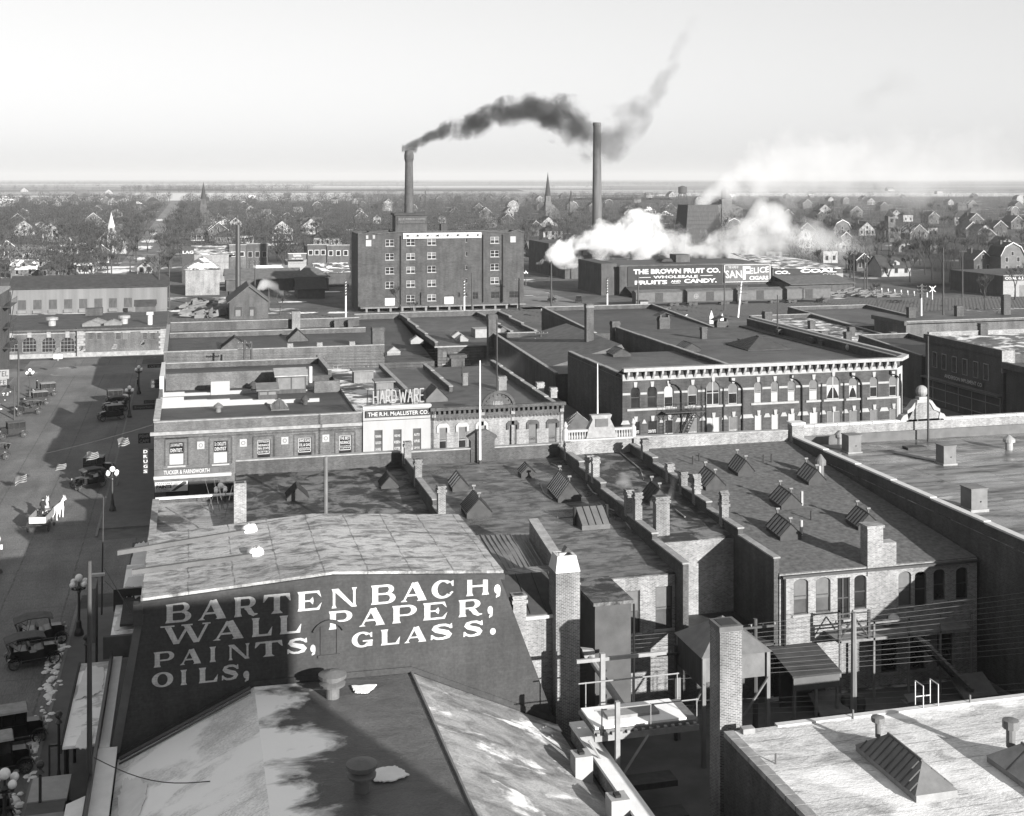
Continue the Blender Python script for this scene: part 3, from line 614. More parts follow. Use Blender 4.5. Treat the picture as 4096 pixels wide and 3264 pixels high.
a = at(2532, 2500, Y=71.8); window(sbb, a.x, 4.3, 71.8, at(2560, 2500, Y=71.8).x-at(2505, 2500, Y=71.8).x, 2.6, WOODD, GLASSG, 'sash', SHADEG, .5, STONE)
a = at(2656, 2500, Y=71.8); window(sbb, a.x, 4.4, 71.8, at(2690, 2500, Y=71.8).x-at(2622, 2500, Y=71.8).x, 2.6, WOODD, GLASSG, 'sash', SHADEG, .55, STONE)
parapet(sbb, [(16.4, 96.8, 9.2, 10.55), (28.9, 96.8, 9.2, 10.55)], .4, BRKD, COPE)
stepped(sbb, 29.05, 70.6, 96.6, 7.5, 9.5, 5, .36, BRKM, COPE, .75)
KB = (9.5-7.7)/(97-71.8)
def rs(px, py): return onroof(px, py, 71.8, 7.76, KB)
for px, py, ww, ll, hh in ((2279, 2008, 1.75, 2.7, 1.15), (2113, 1912, 1.1, 1.0, .55), (1917, 2072, 1.75, 1.9, 1.0), (1842, 1967, 1.2, 1.5, .75)):
    c_ = rs(px, py); skylight(sbb, c_.x, c_.y+ll/2, c_.z, ww, ll, hh, .4, slope=KB, bars=8 if ll > 1.6 else 3, mt=DGREY, barm=BLACK, glass=SKYG, vents=ll > 1.6)
c_ = rs(2385, 2118); o = MB().ext([(c_.x-1.0, c_.y, c_.z-.2), (c_.x-1.0, c_.y, c_.z+.3), (c_.x-1.0, c_.y+1.5, c_.z+1.2), (c_.x-1.0, c_.y+1.7, c_.z-.1)], (2.0, 0, 0)).to('lean_to_skylight', MGREY, sbb)
m = MB()
for i in range(5): m.cyl((c_.x-1.0+.5*i, c_.y, c_.z+.33), (c_.x-1.0+.5*i, c_.y+1.5, c_.z+1.23), .03, .03, 4)
m.to('glazing_bars', BLACK, o)
for s in (-1.15, 1.15): pipe(sbb, c_.x+s, c_.y+1.2, c_.z, .12, 1.3, BLACK)
c_ = rs(1960, 2190); MB().lathe(c_.x, c_.y, [(.55, c_.z-.3), (.5, c_.z+.7), (.35, c_.z+.7), (.35, c_.z+.3)], 16).to('roof_cowl', DGREY, sbb)
m = MB()
for seq in (((2205, 1855), (2240, 1875), (2248, 1888)), ((2160, 1935), (2175, 1972), (2210, 1998)), ((2350, 1940), (2372, 1972), (2390, 1980)), ((2395, 2015), (2420, 2030), (2460, 2046)), ((2500, 2085), (2522, 2117)), ((2230, 2072), (2320, 2065))):
    m.tube([rs(*p)+Vector((0, 0, .04)) for p in seq], .06, 5)
m.to('roof_seam', COPE, sbb)
for px, py, hh in ((2272, 1825, 1.0), (2358, 1905, 1.5), (2381, 1915, 1.5), (2515, 2045, 1.4), (2550, 2063, 1.5)):
    c_ = at(px, py, X=29.05); chimney(sbb, 29.05, c_.y, c_.z-.3, .5, .5, hh+.3, BRKW, capm=STONE)
# flagpole with its brick pier
fp = E('flagpole', 'white flagpole on the dark parapet pier of the rippled-roof shop', 'flagpole', (at(1920, 1795, Y=96).x, 96, 9))
x_ = at(1920, 1795, Y=96).x; MB().cyl((x_, 96, 9.4), (x_, 96, 9.8), .13, .13, 8).to('socket', IRON, fp); MB().cyl((x_, 96, 9.8), (x_, 96, at(1920, 1442, Y=96).z), .10, .05, 8).to('pole', POLEW, fp)
p0, p1 = at(1880, 1800, Y=96.8).x, at(1975, 1800, Y=96.8).x
MB().ext([(p0, 96.5, 9.3), (p1, 96.5, 9.3), (p1, 96.5, 11.2), (p1+.25, 96.5, 11.5), ((p0+p1)/2+.4, 96.5, 12.0), ((p0+p1)/2-.4, 96.5, 12.0), (p0-.25, 96.5, 11.5), (p0, 96.5, 11.2)], (0, .7, 0)).to('parapet_pier', BRKD, sbb)
# rear wing of the rippled-roof shop
x0, x1 = at(2380, 2400, Y=67.5).x, at(2524, 2400, Y=67.5).x
wg = E('boarded_wing', 'boarded rear wing with tiled flat roof between the tall brick chimney and the arched window', 'outbuilding', ((x0+x1)/2, 69, 0))
m = MB().ext([(x0, 67.5, 0), (x1, 67.5, 0), (x1, 67.5, 7.75), (x0, 67.5, 7.75)], (0, 4.2, 0)); m.to('wall', CLAP_D, wg); MB().box(x0-.15, 67.3, 7.76, x1+.1, 71.75, 7.95).to('roof', R_A, wg)
m = MB(); m.cyl((x1+.12, 67.35, .1), (x1+.12, 67.35, 7.7), .06, .06, 6); m.to('downpipe', BLACK, wg)
# ribbed tin roof behind the sign's right end
lt = E('tin_shed', 'brick shed with a ribbed tin roof tucked behind the right end of the sign', 'shed', (18.3, 70, 0))
MB().ext([(16.4, 67, 0), (16.4, 67, 7.7), (16.4, 70.2, 8.9), (16.4, 71.7, 8.9), (16.4, 71.7, 0)], (4.6, 0, 0)).to('wall', BRKP, lt)
MB().ext([(16.42, 66.9, 7.72), (16.42, 70.2, 8.96), (16.42, 70.2, 9.02), (16.42, 66.9, 7.78)], (4.7, 0, 0)).to('tin_roof', DGREY, lt)
m = MB().ext([(16.42, 70.2, 8.97), (20.9, 70.2, 8.2), (21.0, 76.9, 9.2), (16.42, 76.9, 9.5)], (0, 0, .05))
for i in range(15):
    f = i/14; m.cyl((16.45+4.5*f, 70.2, 9.03-.77*f), (16.45+4.55*f, 76.9, 9.56-.3*f), .06, .06, 4)
m.to('ribbed_roof', TIND, lt)
m = MB()
for i in range(1, 5): m.cyl((16.4+i*.95, 66.95, 7.82), (16.4+i*.95, 70.2, 9.05), .025, .025, 4)
m.to('roof_seam', BLACK, lt); MB().box(16.4, 66.75, 7.55, 21.0, 67.05, 7.70).to('eave_board', WHITE, lt)
c_ = at(2070, 2445, Y=66.7); chimney(lt, c_.x, 66.5, 4, .75, .6, 5.0, BRKP)
parapet(lt, [(21.1, 67.5, 7.6, 9.0), (21.1, 76.5, 9, 10.3)], .5, BRKP, COPE)
# ---- big brick chimneys
x0, x1 = at(2224, 2900, Y=66.2).x, at(2320, 2900, Y=66.2).x
ch = E('brick_chimney', 'tallest square brick chimney, white tapered cap, at the right end of the sign', 'chimney', ((x0+x1)/2, 67, 0))
zt = at(2270, 2290, Y=66.2).z; xm = (x0+x1)/2; hw = (x1-x0)/2
MB().box(x0, 66.2, 0, x1, 66.2+2*hw, zt).to('shaft', BRKW, ch)
m = MB(); n0 = [(xm-hw-.02, 66.18), (xm+hw+.02, 66.18), (xm+hw+.02, 66.22+2*hw), (xm-hw-.02, 66.22+2*hw)]; n1 = [(xm-hw*.78, 66.2+hw*.3), (xm+hw*.78, 66.2+hw*.3), (xm+hw*.78, 66.2+hw*1.78), (xm-hw*.78, 66.2+hw*1.78)]
for i in range(4):
    j = (i+1) % 4; m.poly([(*n0[i], zt+.004), (*n0[j], zt+.004), (*n1[j], zt+.85), (*n1[i], zt+.85)])
n2 = [(xm+(x-xm)*.7, 66.2+hw+(y-66.2-hw)*.7) for x, y in n1]
for i in range(4):
    j = (i+1) % 4; m.poly([(*n1[i], zt+.85), (*n1[j], zt+.85), (*n2[j], zt+.85), (*n2[i], zt+.85)]); m.poly([(*n2[i], zt+.85), (*n2[j], zt+.85), (*n2[j], zt+.2), (*n2[i], zt+.2)])
m.to('cap', WHITE, ch); MB().poly([(x, y, zt+.25) for x, y in n2]).to('flue', BLACK, ch)
m = MB(); m.box(xm-.35, 66.2+hw-.05, zt+.9, xm+.1, 66.2+hw+.0, zt+.95); m.box(xm-.35, 66.2+hw-.05, zt+.6, xm-.3, 66.2+hw, zt+.95); m.ext([(xm, 66.3+hw, zt+.86), (xm+.55, 66.3+hw, zt+.86), (xm+.2, 66.3+hw, zt+1.15)], (0, .5, 0)); m.to('flue_hood', IRON, ch)
x0, x1 = at(2880, 2900, Y=55.2).x, at(2968, 2900, Y=55.2).x; zt = at(2924, 2505, Y=55.2).z
c2_ = E('brick_chimney', 'square brick chimney with dark flat top rising from the corner of the pale flat roof', 'chimney', ((x0+x1)/2, 55.8, 0))
MB().box(x0, 55.2, 0, x1, 56.4, zt-.25).to('shaft', BRKW, c2_); m = MB().box(x0-.04, 55.16, zt-.246, x1+.04, 56.44, zt); m.to('cap', MGREY, c2_); MB().box(x0+.15, 55.35, zt+.004, x1-.15, 56.25, zt+.02).to('flue', BLACK, c2_)
# ---- narrow shop
sc_ = row_shop('brick_shop', 'narrow shop with dark felt roof and stone balustrade front', 29.3, 34.95, 76.5, 97, 8.2, 9.6, BRKP, R_A)
KC = (9.6-8.2)/20.5
parapet(sc_, [(29.3, 96.8, 9.4, 10.7), (35, 96.8, 9.4, 10.7)], .4, BRKP, None)
m = MB().box(29.3, 96.6, 10.71, 35.2, 97.0, 10.85); m.box(29.3, 96.6, 11.45, 35.2, 97.0, 11.62)
for i in range(26):
    x_ = 29.5+i*.225
    if 31.2 < x_ < 33.6: continue
    m.lathe(x_, 96.8, [(.07, 10.85), (.1, 11.05), (.05, 11.25), (.08, 11.45)], 7)
m.to('balustrade', STONE, sc_)
m = MB().ext([(31.1, 96.55, 10.9), (33.7, 96.55, 10.9), (33.5, 96.55, 11.7), (33.15, 96.55, 12.4), (33.3, 96.55, 12.75), (31.5, 96.55, 12.75), (31.65, 96.55, 12.4), (31.3, 96.55, 11.7)], (0, .6, 0)); m.to('name_panel', COPE, sc_); MB().box(31.85, 96.5, 11.8, 32.95, 96.54, 12.45).to('plaque', MGREY, sc_)
for x_ in (29.4, 35.2): MB().lathe(x_, 96.8, [(.25, 10.8), (.25, 11.6), (.12, 11.75), (.22, 11.95), (.05, 12.3)], 10).to('urn', STONE, sc_)
c_ = onroof(2640, 2022, 76.5, 8.25, KC); skylight(sc_, c_.x, c_.y+.9, c_.z, 1.5, 1.8, .9, .35, slope=KC, bars=4, mt=DGREY, glass=DGREY, barm=BLACK)
chimney(sc_, at(2645, 2175, X=30.3).x, at(2645, 2175, X=30.3).y, 7.9, .95, .6, 2.9, BRKW)
m = MB()
for seq in (((2330+150, 1790+20), (2545, 1865), (2570, 1885)), ((2560, 1875), (2575, 1920)), ((2700, 2040), (2740, 2070))): m.tube([onroof(*p, 76.5, 8.3, KC)+Vector((0, 0, .04)) for p in seq], .05, 5)
m.to('roof_seam', COPE, sc_)
MB().box(29.3, 70.8, 0, 34.9, 76.45, 3.2).to('annex', BRKM, sc_); MB().box(29.2, 70.6, 3.204, 34.95, 76.45, 3.35).to('annex_roof', R_D, sc_)
fp = E('flagpole', 'thin white flagpole standing behind the stone name panel', 'flagpole', (32.4, 97.3, 11)); MB().cyl((32.4, 97.6, 9.0), (32.4, 97.6, at(2366, 1455, Y=97.6).z), .09, .04, 8).to('pole', POLEW, fp)
# ---- gravel-roofed building
def hx(px): return at(px, 2400, Y=70.5).x
wn = [(3175, 3233, 2318, 2460), (3263, 3322, 2312, 2452), (3417, 3466, 2302, 2438), (3594, 3645, 2288, 2424), (3659, 3706, 2288, 2430), (3734, 3780, 2279, 2404), (3824, 3871, 2272, 2400)]
holes = [(hx(a), hx(b), at(a, d, Y=70.5).z, at(a, c, Y=70.5).z) for a, b, c, d in wn]+[(hx(3350), hx(3399), at(3350, 2480, Y=70.5).z, at(3350, 2312, Y=70.5).z)]
holes += [(hx(3198), hx(3250), 0.9, 3.0), (42.2, 43.3, .8, 3.0), (44.2, 45.3, .8, 3.0), (46.2, 47.3, .8, 3.0)]
gb = row_shop('brick_building', 'brick building with gravel roof, six small skylights and arched rear windows', 35.2, 49.1, 70.5, 97, 7.55, 9.75, BRKP, R_G, holes)
KG = (9.75-7.55)/26.5
am = MB()
for i, hl in enumerate(holes):
    x_ = (hl[0]+hl[1])/2; w_ = hl[1]-hl[0]; h_ = hl[3]-hl[2]
    window(gb, x_, hl[2], 70.5, w_, h_, WOODD, GLASSG if i in (0, 1, 3) else GLASS, 'sash' if i != 7 else 'quad', SHADEG if i in (0, 1, 3) else None, .6, COPE, name='window' if i != 7 else 'door')
    if i < 7: archfill(am, x_, hl[3], w_, .28, 70.5)
    if i in (0, 1, 4, 3): MB().ext([(x_-w_/2+.08+ (w_-.16)*j/8, 70.64, hl[3]-.30+.24*math.sin(math.pi*j/8)) for j in range(9)], (0, .02, 0)).to('fanlight', WHITE, gb)
am.to('window_arches', BRKP, gb)
parapet(gb, [(35.2, 96.8, 9.5, 10.75), (49, 96.8, 9.5, 10.6)], .4, BRKP, COPE)
stepped(gb, 35.05, 70.6, 96.6, 7.5, 9.6, 5, .36, BRKD, COPE, .62)
for px, py, hh, hd in ((2579, 1822, 1.3, 0), (2679, 1918, 1.2, 0), (2733, 1962, 1.4, 0), (2786, 2003, 1.3, 1), (2896, 2088, 1.5, 1)):
    c_ = at(px, py, X=35.05); chimney(gb, 35.05, c_.y, c_.z-.3, .5, .5, hh+.2, BRKW, hood=bool(hd))
def rg(px, py): return onroof(px, py, 70.5, 7.62, KG)
for px, py in ((2985, 1903), (2860, 1958), (3268, 1938), (3165, 2035), (3160, 2157), (3478, 2120)):
    c_ = rg(px, py); skylight(gb, c_.x, c_.y+.9, c_.z, R.uniform(1.35, 1.65), R.uniform(1.7, 2.1), R.uniform(.75, .9), .35, slope=KG, bars=5, mt=DGREY, glass=SKYD, barm=BLACK)
for px, py in ((3207, 2020), (3205, 2140), (3278, 1915)): 
    c_ = rg(px, py); pipe(gb, c_.x, c_.y, c_.z, .11, 1.0, STONE, 'vent_pipe')
c_ = rg(3282, 1905); mushroom_vent(gb, c_.x, c_.y, c_.z, .42, 1.7, TIND)
for px, py in ((2772, 1857), (2797, 1845), (3054, 1850), (3086, 1848), (3245, 2080)): 
    c_ = rg(px, py); pipe(gb, c_.x, c_.y, c_.z, .07, .65, IRON, 'vent_pipe')
x0, x1, x2 = hx(3468), hx(3530), hx(3583); m = MB().box(x0, 70.42, 7.0, x1, 71.3, 10.0); m.box(x0-.08, 70.34, 10.004, x1+.08, 71.38, 10.15); m.box(x1+.003, 70.43, 7.0, x2, 71.2, 9.0); m.to('chimney', BRKP, gb)
MB().box(35.3, 70.2, 7.35, 49, 70.45, 7.5).to('gutter', IRON, gb); MB().cyl((35.45, 70.3, .2), (35.45, 70.3, 7.4), .09, .09, 8).to('downpipe', BLACK, gb)
# rear stair, porch and balcony
po = E('outside_stairway', 'wooden landing and outside stair in the shade at the rear of the gravel-roofed building', 'stairs', (40, 69, 0))
m = MB().box(38.2, 68.6, 3.7, 47.5, 70.4, 3.85)
for x_ in (38.3, 40.6, 43, 45.2, 47.4): m.box(x_-.06, 68.6, 0, x_+.06, 68.72, 4.8)
m.box(38.2, 68.6, 4.7, 47.5, 68.68, 4.8); m.box(38.2, 68.62, 4.25, 47.5, 68.68, 4.33); m.to('landing', WOOD, po)
m = MB()
for i in range(13): m.box(43.4+i*.28, 67.4, 3.6-i*.28, 43.7+i*.28, 68.5, 3.66-i*.28)
m.to('tread', WOOD, po); m = MB()
for yy in (67.35, 68.5): m.ext([(43.3, yy, 3.75), (47.1, yy, 0), (47.1, yy, -.25), (43.3, yy, 3.5)], (0, .06, 0))
m.to('stringer', WOODD, po)
m = MB(); 
for x_ in (38.2, 40.2): m.box(x_-.08, 68.5, 3.86, x_+.08, 68.62, 5.6)
for a_, b__ in (((38.2, 3.9), (39.2, 5.3)), ((40.2, 3.9), (39.2, 5.3)), ((38.2, 5.5), (40.2, 5.5)), ((38.2, 4.6), (40.2, 4.6))): m.cyl((a_[0], 68.55, a_[1]), (b__[0], 68.55, b__[1]), .05, .05, 4)
m.to('truss', WOODD, po)
# ---- big flat-roofed building on the right
bb = E('department_store', 'large brick store with wide wet flat roof, grey box vents and white coping', 'building', (70, 75, 0))
block(bb, 49.3, 110, 50, 97, 9.0, 9.25, BRKD, R_BIG)
ys = [50, 58, 64, 70, 76, 81, 86, 91, 96.7]
m = MB(); c__ = MB()
for i in range(len(ys)-1):
    zt = 9.75+.05*i
    m.box(49.32, ys[i], 8.6, 49.7, ys[i+1], zt); c__.box(49.25, ys[i], zt+.004, 49.78, ys[i+1]-.05, zt+.13)
o = m.to('parapet', BRKD, bb); c__.to('coping', WHITE, o)
zc = at(3300, 1700, Y=97).z
m = MB().box(49.32, 96.6, 8.9, 110, 96.98, zc); o = m.to('parapet', BRKP, bb); m = MB()
for i in range(int((110-49.3)/1.1)): m.box(49.25+i*1.1, 96.5, zc+.004, 49.25+i*1.1+1.04, 97.06, zc+.17)
m.to('coping', WHITE, o)
MB().box(49.8, 96.4, 9.2, 110, 96.58, 10.1).to('flashing', MGREY, bb)
MB().box(49.2, 96.2, 9, 50.3, 97.05, zc+.3).to('corner_pier', BRKP, bb); MB().box(49.1, 96.1, zc+.304, 50.4, 97.15, zc+.5).to('pier_cap', WHITE, bb)
xa, xb = at(3610, 1690, Y=97).x, at(3765, 1690, Y=97).x; xm = at(3680, 1690, Y=97).x
MB().ext([(xa, 96.5, zc), (xb, 96.5, zc), (xb-.35, 96.5, zc+.25), (xb-.6, 96.5, zc+.7), (xm+1.0, 96.5, zc+.95), (xm+.6, 96.5, zc+1.6), (xm-.6, 96.5, zc+1.6), (xm-1.0, 96.5, zc+.95), (xa+.6, 96.5, zc+.7), (xa+.35, 96.5, zc+.25)], (0, .55, 0)).to('pediment', BRKP, bb)
m = MB()
for s in (-1, 1):
    m.ext([(xm+s*.6, 96.4, zc+1.6), (xm+s*1.0, 96.4, zc+.95), (xm+s*1.6, 96.4, zc+.72), (xm+s*1.6, 96.4, zc+1.0), (xm+s*1.25, 96.4, zc+1.2), (xm+s*.75, 96.4, zc+1.8)], (0, .75, 0))
    m.ext([(xm+s*1.5, 96.42, zc+.15), (xm+s*1.6, 96.42, zc+.7), (xm+s*2.0, 96.42, zc+.55), (xm+s*2.3, 96.42, zc+.12)], (0, .7, 0))
m.box(xm-.65, 96.38, zc+1.6, xm+.65, 97.1, zc+1.85); m.box(xm-.42, 96.45, zc+1.854, xm+.42, 97.05, zc+2.1); m.to('pediment_trim', TRIM, bb)
MB().ball((xm, 96.75, zc+2.55), .52, 14, 10).to('ball_finial', COPE, bb)
for px, py, w_, h_ in ((3420, 1815, 1.15, 1.45), (3800, 1862, 1.1, 1.5), (3918, 2046, 1.25, 1.5)):
    c_ = at(px, py, Z=9.25); o = MB().box(c_.x-w_/2, c_.y, 9.0, c_.x+w_/2, c_.y+w_, 9.25+h_).to('box_vent', GREY, bb); MB().box(c_.x-w_/2-.08, c_.y-.08, 9.2, c_.x+w_/2+.08, c_.y+w_+.08, 9.4).to('curb', LGREY, o); MB().box(c_.x-w_/2-.05, c_.y-.05, 9.25+h_+.004, c_.x+w_/2+.05, c_.y+w_+.05, 9.25+h_+.07).to('lid', GREY, o)
    MB().lathe(c_.x+.1, c_.y-.03, [(.001, 9.25+h_*.42), (.05, 9.25+h_*.42), (.05, 9.25+h_*.47), (.001, 9.25+h_*.47)], 6).to('knob', BLACK, o)
    # frost that outlasted the morning behind each box
    snow_m = MB().ext([(c_.x-.45, c_.y+1.1, 9.33), (c_.x+.25, c_.y+1.2, 9.33), (c_.x-1.6, c_.y+5.2, 9.335), (c_.x-2.1, c_.y+4.9, 9.335)], (0, 0, .01)).to('frost_streak', COPE, bb)
for px, py, r, hh in ((3362, 1775, .48, 1.15), (4036, 1797, .5, 1.2)): 
    c_ = at(px, py, Z=9.3); mushroom_vent(bb, c_.x, c_.y, 9.3, r, hh, TIN)
c_ = at(3660, 1795, Z=9.3); MB().box(c_.x-.9, c_.y-.4, 9.2, c_.x+.9, c_.y+.5, 9.5).to('roof_hatch', DGREY, bb)
x_ = at(3694, 1738, Y=96).x; fp = E('flagpole', 'dark flagpole rising from the wet roof in front of the ball finial', 'flagpole', (x_, 95.5, 9.3)); MB().cyl((x_, 95.3, 9.2), (x_, 95.3, at(3694, 1345, Y=95.3).z), .1, .06, 8).to('pole', IRON, fp)
# ---- near right building
nb = E('flat_roofed_store', 'nearest building at the lower right with pale frosted roof and long glass skylight', 'building', (40, 42, 0))
block(nb, 24.3, 72, 24, 54.4, 5.85, 5.9, BRKD, R_NEAR)
m = MB()
for i in range(22): m.box(24.2, 54.2-i*.9-.84, 5.85, 24.7, 54.2-i*.9, 6.1)
m.to('tile_coping', COPE, nb); MB().box(27, 54.25, 5.75, 72, 54.6, 6.03).to('edge_trim', WHITE, nb); MB().box(25.6, 54.45, 5.45, 31, 54.7, 5.8).to('gutter', TIND, nb)
skylight(nb, 30.3, 48.7, 5.9, 1.95, 4.9, .85, .35, hip=1.1, mt=LGREY, glass=TIND, bars=12, barm=MGREY, vents=False); MB().lathe(30.3, 50.9, [(.12, 6.6), (.12, 7.25), (.3, 7.3), (.3, 7.5), (.1, 7.55)], 10).to('ridge_vent', TIND, nb)
skylight(nb, 35.5, 46.6, 5.9, 2.1, 4.3, .85, .35, hip=1.0, mt=LGREY, glass=TIN, bars=3, barm=TIND, vents=False); MB().lathe(35.5, 48.5, [(.2, 6.6), (.2, 7.4), (.36, 7.45), (.36, 7.8), (.1, 7.85)], 10).to('ridge_vent', TIND, nb)
for px, py in ((3103, 3060), (3412, 2880), (3880, 2820), (4001, 3060)): 
    c_ = at(px, py, Z=5.9); pipe(nb, c_.x, c_.y, 5.9, .05, .5, TIND)
a, b_ = at(3687, 2830, Z=6).x, at(3757, 2830, Z=6).x
m = MB()
for yy in (54.3, 55.0):
    for x_ in (a, b_): m.cyl((x_, yy, 4.2), (x_, yy, 7.1), .03, .03, 5)
for x_ in (a, b_): m.cyl((x_, 54.3, 7.1), (x_, 55.0, 7.1), .03, .03, 5)
m.cyl((a, 55.0, 6.3), (b_, 55.0, 6.3), .03, .03, 5); m.to('ladder_rail', WHITE, nb)
c_ = at(2990, 2930, Z=5.95); MB().box(c_.x-.3, c_.y-.2, 5.93, c_.x+.3, c_.y+.2, 6.2).to('roof_box', LGREY, nb)
# ---- hip-roofed pavilion on posts
pv = E('transformer_shed', 'hip-roofed shelter on tall posts standing behind the dark-topped chimney', 'shed', (28.8, 65, 0))
m = MB(); q = [(26.8, 62.9), (31, 62.9), (31, 66.9), (26.8, 66.9)]
for i in range(4): m.poly([(*q[i], 6.0), (*q[(i+1) % 4], 6.0), (28.9, 64.9, 7.5)])
m.poly([(*p, 6.0) for p in q]); m.to('roof', TIND, pv)
for x_, y_ in ((27.0, 63.1), (30.8, 63.1), (30.8, 66.7), (27.0, 66.7)): MB().box(x_-.1, y_-.1, 0, x_+.1, y_+.1, 5.98).to('post', WOOD, pv)
MB().box(27.12, 63.15, 4.6, 30.68, 63.3, 5.98).to('side_board', GREY, pv); MB().box(26.92, 63.3, 4.3, 27.08, 66.6, 5.98).to('side_board', WOODD, pv)
m = MB(); m.cyl((30.8, 63.0, 4.6), (29.3, 63.0, 2.6), .07, .07, 5); m.cyl((27, 63.0, 4.6), (27, 64.5, 2.6), .07, .07, 5); m.to('brace', WOOD, pv)
# ---- snowy platform between the chimneys
pf = E('timber_platform', 'snow covered timber platform with railings between the two square chimneys', 'platform', (22.4, 61, 0))
MB().box(19.6, 59.6, 4.1, 25.2, 62.2, 4.3).to('deck', WOOD, pf); MB().box(19.7, 59.7, 4.304, 24.6, 62.1, 4.42).to('snow_cover', SNOW, pf)
m = MB().box(19.6, 59.45, 3.8, 25.2, 59.58, 4.08)
for i in range(14): m.box(19.7+i*.4, 59.4, 4.1, 19.85+i*.4, 59.6, 4.22)
m.to('edge_joists', LGREY, pf)
m = MB()
for x_ in (20, 22.6, 25.1): m.cyl((x_, 59.55, 3.8), (x_, 59.55, 5.4), .035, .035, 5); m.cyl((x_, 62.2, 3.8), (x_, 62.2, 5.7), .035, .035, 5)
m.cyl((19.6, 59.55, 5.35), (25.2, 59.55, 5.35), .035, .035, 5); m.cyl((19.6, 62.2, 5.65), (25.2, 62.2, 5.65), .04, .04, 5); m.to('railing', LGREY, pf)
a = at(2470, 3000, Y=58.6).x
MB().box(a-.11, 58.5, 0, a+.11, 58.72, 6.1).to('post', LGREY, pf); MB().box(20.9, 62.4, 0, 21.15, 62.65, 7.0).to('post', LGREY, pf); MB().box(19.6, 62.45, 6.6, 24.6, 62.6, 6.78).to('cross_beam', LGREY, pf)
m = MB(); m.cyl((a, 58.65, 2.0), (a+2.0, 59.5, 3.9), .07, .07, 5); m.cyl((a, 58.65, 2.0), (a-1.2, 59.5, 3.9), .07, .07, 5); m.to('brace', LGREY, pf)
MB().box(20.6, 60.4, 4.42, 23.4, 61.2, 4.58).to('snow_ladder', LGREY, pf)
A_ = at(2355, 2625, Y=67); B_ = at(2505, 2848, Y=62)
o = E('coal_chute', 'pale sloping chute dropping from the rear wing to the snowy platform', 'chute', A_); MB().cyl(A_, B_, .16, .2, 8).to('chute', LGREY, o); MB().ext([(A_.x-.3, A_.y-.2, A_.z), (A_.x+.3, A_.y-.2, A_.z-.2), (A_.x+.3, A_.y-.2, A_.z+.35), (A_.x-.45, A_.y-.2, A_.z+.5)], (0, .4, 0)).to('hopper', LGREY, o)
m = MB()
for z_, yy in ((2.2, 58.5), (1.2, 57), (.5, 55.2)): m.box(20.9, yy-.6, z_-.3, 23.4, yy+.5, z_)
m.to('loading_steps', WOODD, label='stepped dark loading boards at the foot of the passage below the platform', cat='steps')
# yard clutter
def clutter(name, lab, cat, px, py, z, f, mt): 
    c_ = at(px, py, Z=z); o = E(name, lab, cat, c_); f(c_).to(name+'_body', mt, o); return o
clutter('barrel', 'dark barrel in the shaded yard just left of the thick pole', 'barrel', 3385, 2810, 0.5, lambda c: MB().lathe(c.x, c.y, [(.28, 0), (.36, .45), (.28, .9)], 12), WOODD)
clutter('barrel', 'dark barrel in the shaded yard just right of the thick pole', 'barrel', 3440, 2810, 0.5, lambda c: MB().lathe(c.x, c.y, [(.28, 0), (.36, .45), (.28, .9)], 12), WOODD)
clutter('wash_stand', 'small pale box stand in the dark yard left of the barrels', 'box', 3270, 2790, .4, lambda c: MB().box(c.x-.25, c.y-.2, 0, c.x+.25, c.y+.2, .7).box(c.x-.4, c.y-.3, .71, c.x+.4, c.y+.3, .85), GREY)
clutter('cellar_door', 'slanted cellar door lying in the yard against the pale roof edge', 'hatch', 3345, 2850, .3, lambda c: MB().ext([(c.x-1, c.y, .1), (c.x+1, c.y, .1), (c.x+1, c.y+1.6, .8), (c.x-1, c.y+1.6, .8)], (0, 0, .12)), GREY)
clutter('cellar_door', 'slanted cellar door lying at the far right end of the yard', 'hatch', 3925, 2780, .3, lambda c: MB().ext([(c.x-1.2, c.y, .1), (c.x+1.2, c.y, .1), (c.x+1.2, c.y+1.6, .9), (c.x-1.2, c.y+1.6, .9)], (0, 0, .12)), GREY)
clutter('laundry', 'bundle of pale cloth hanging on a wire before the shaded rear wall', 'laundry', 3575, 2480, 4.2, lambda c: MB().ball((c.x, c.y, 4.3), .38, 8, 6, .7).ball((c.x-.5, c.y, 4.1), .3, 8, 6, .6).ball((c.x-.1, c.y, 3.6), .3, 8, 6, .7), WHITE)
clutter('yard_junk', 'heap of pale broken crates beside the yard pole', 'rubbish', 3650, 2815, .4, lambda c: MB().box(c.x-.6, c.y-.3, 0, c.x+.3, c.y+.3, .6).box(c.x+.35, c.y-.2, 0, c.x+.9, c.y+.4, .35).ext([(c.x-.5, c.y-.4, .65), (c.x+.5, c.y-.4, .7), (c.x+.6, c.y+.2, .9), (c.x-.4, c.y+.3, .85)], (0, 0, .05)), GREY)
ws = E('lean_to', 'dark lean-to with pale posts beside the gravel-roofed building\'s rear corner', 'shed', (35, 67.5, 0))
MB().ext([(34.4, 67.2, 2.5), (37.6, 67.2, 2.5), (37.6, 70.4, 3.1), (34.4, 70.4, 3.1)], (0, 0, .12)).to('roof', SHING, ws)
for x_ in (34.6, 36, 37.4): MB().box(x_-.08, 67.3, 0, x_+.08, 67.46, 2.5).to('post', WOOD, ws)
MB().box(34.5, 67.28, 1.7, 37.5, 67.4, 2.48).to('front_board', MGREY, ws); MB().box(34.5, 69, 0, 37.5, 69.2, 2.6).to('back_wall', CLAP_D, ws)
# ================================================================ SECOND ROW, across the cross street
Y2 = 120.0
def X2(px, py=1750): return at(px, py, Y=Y2).x
def Z2(px, py): return at(px, py, Y=Y2).z
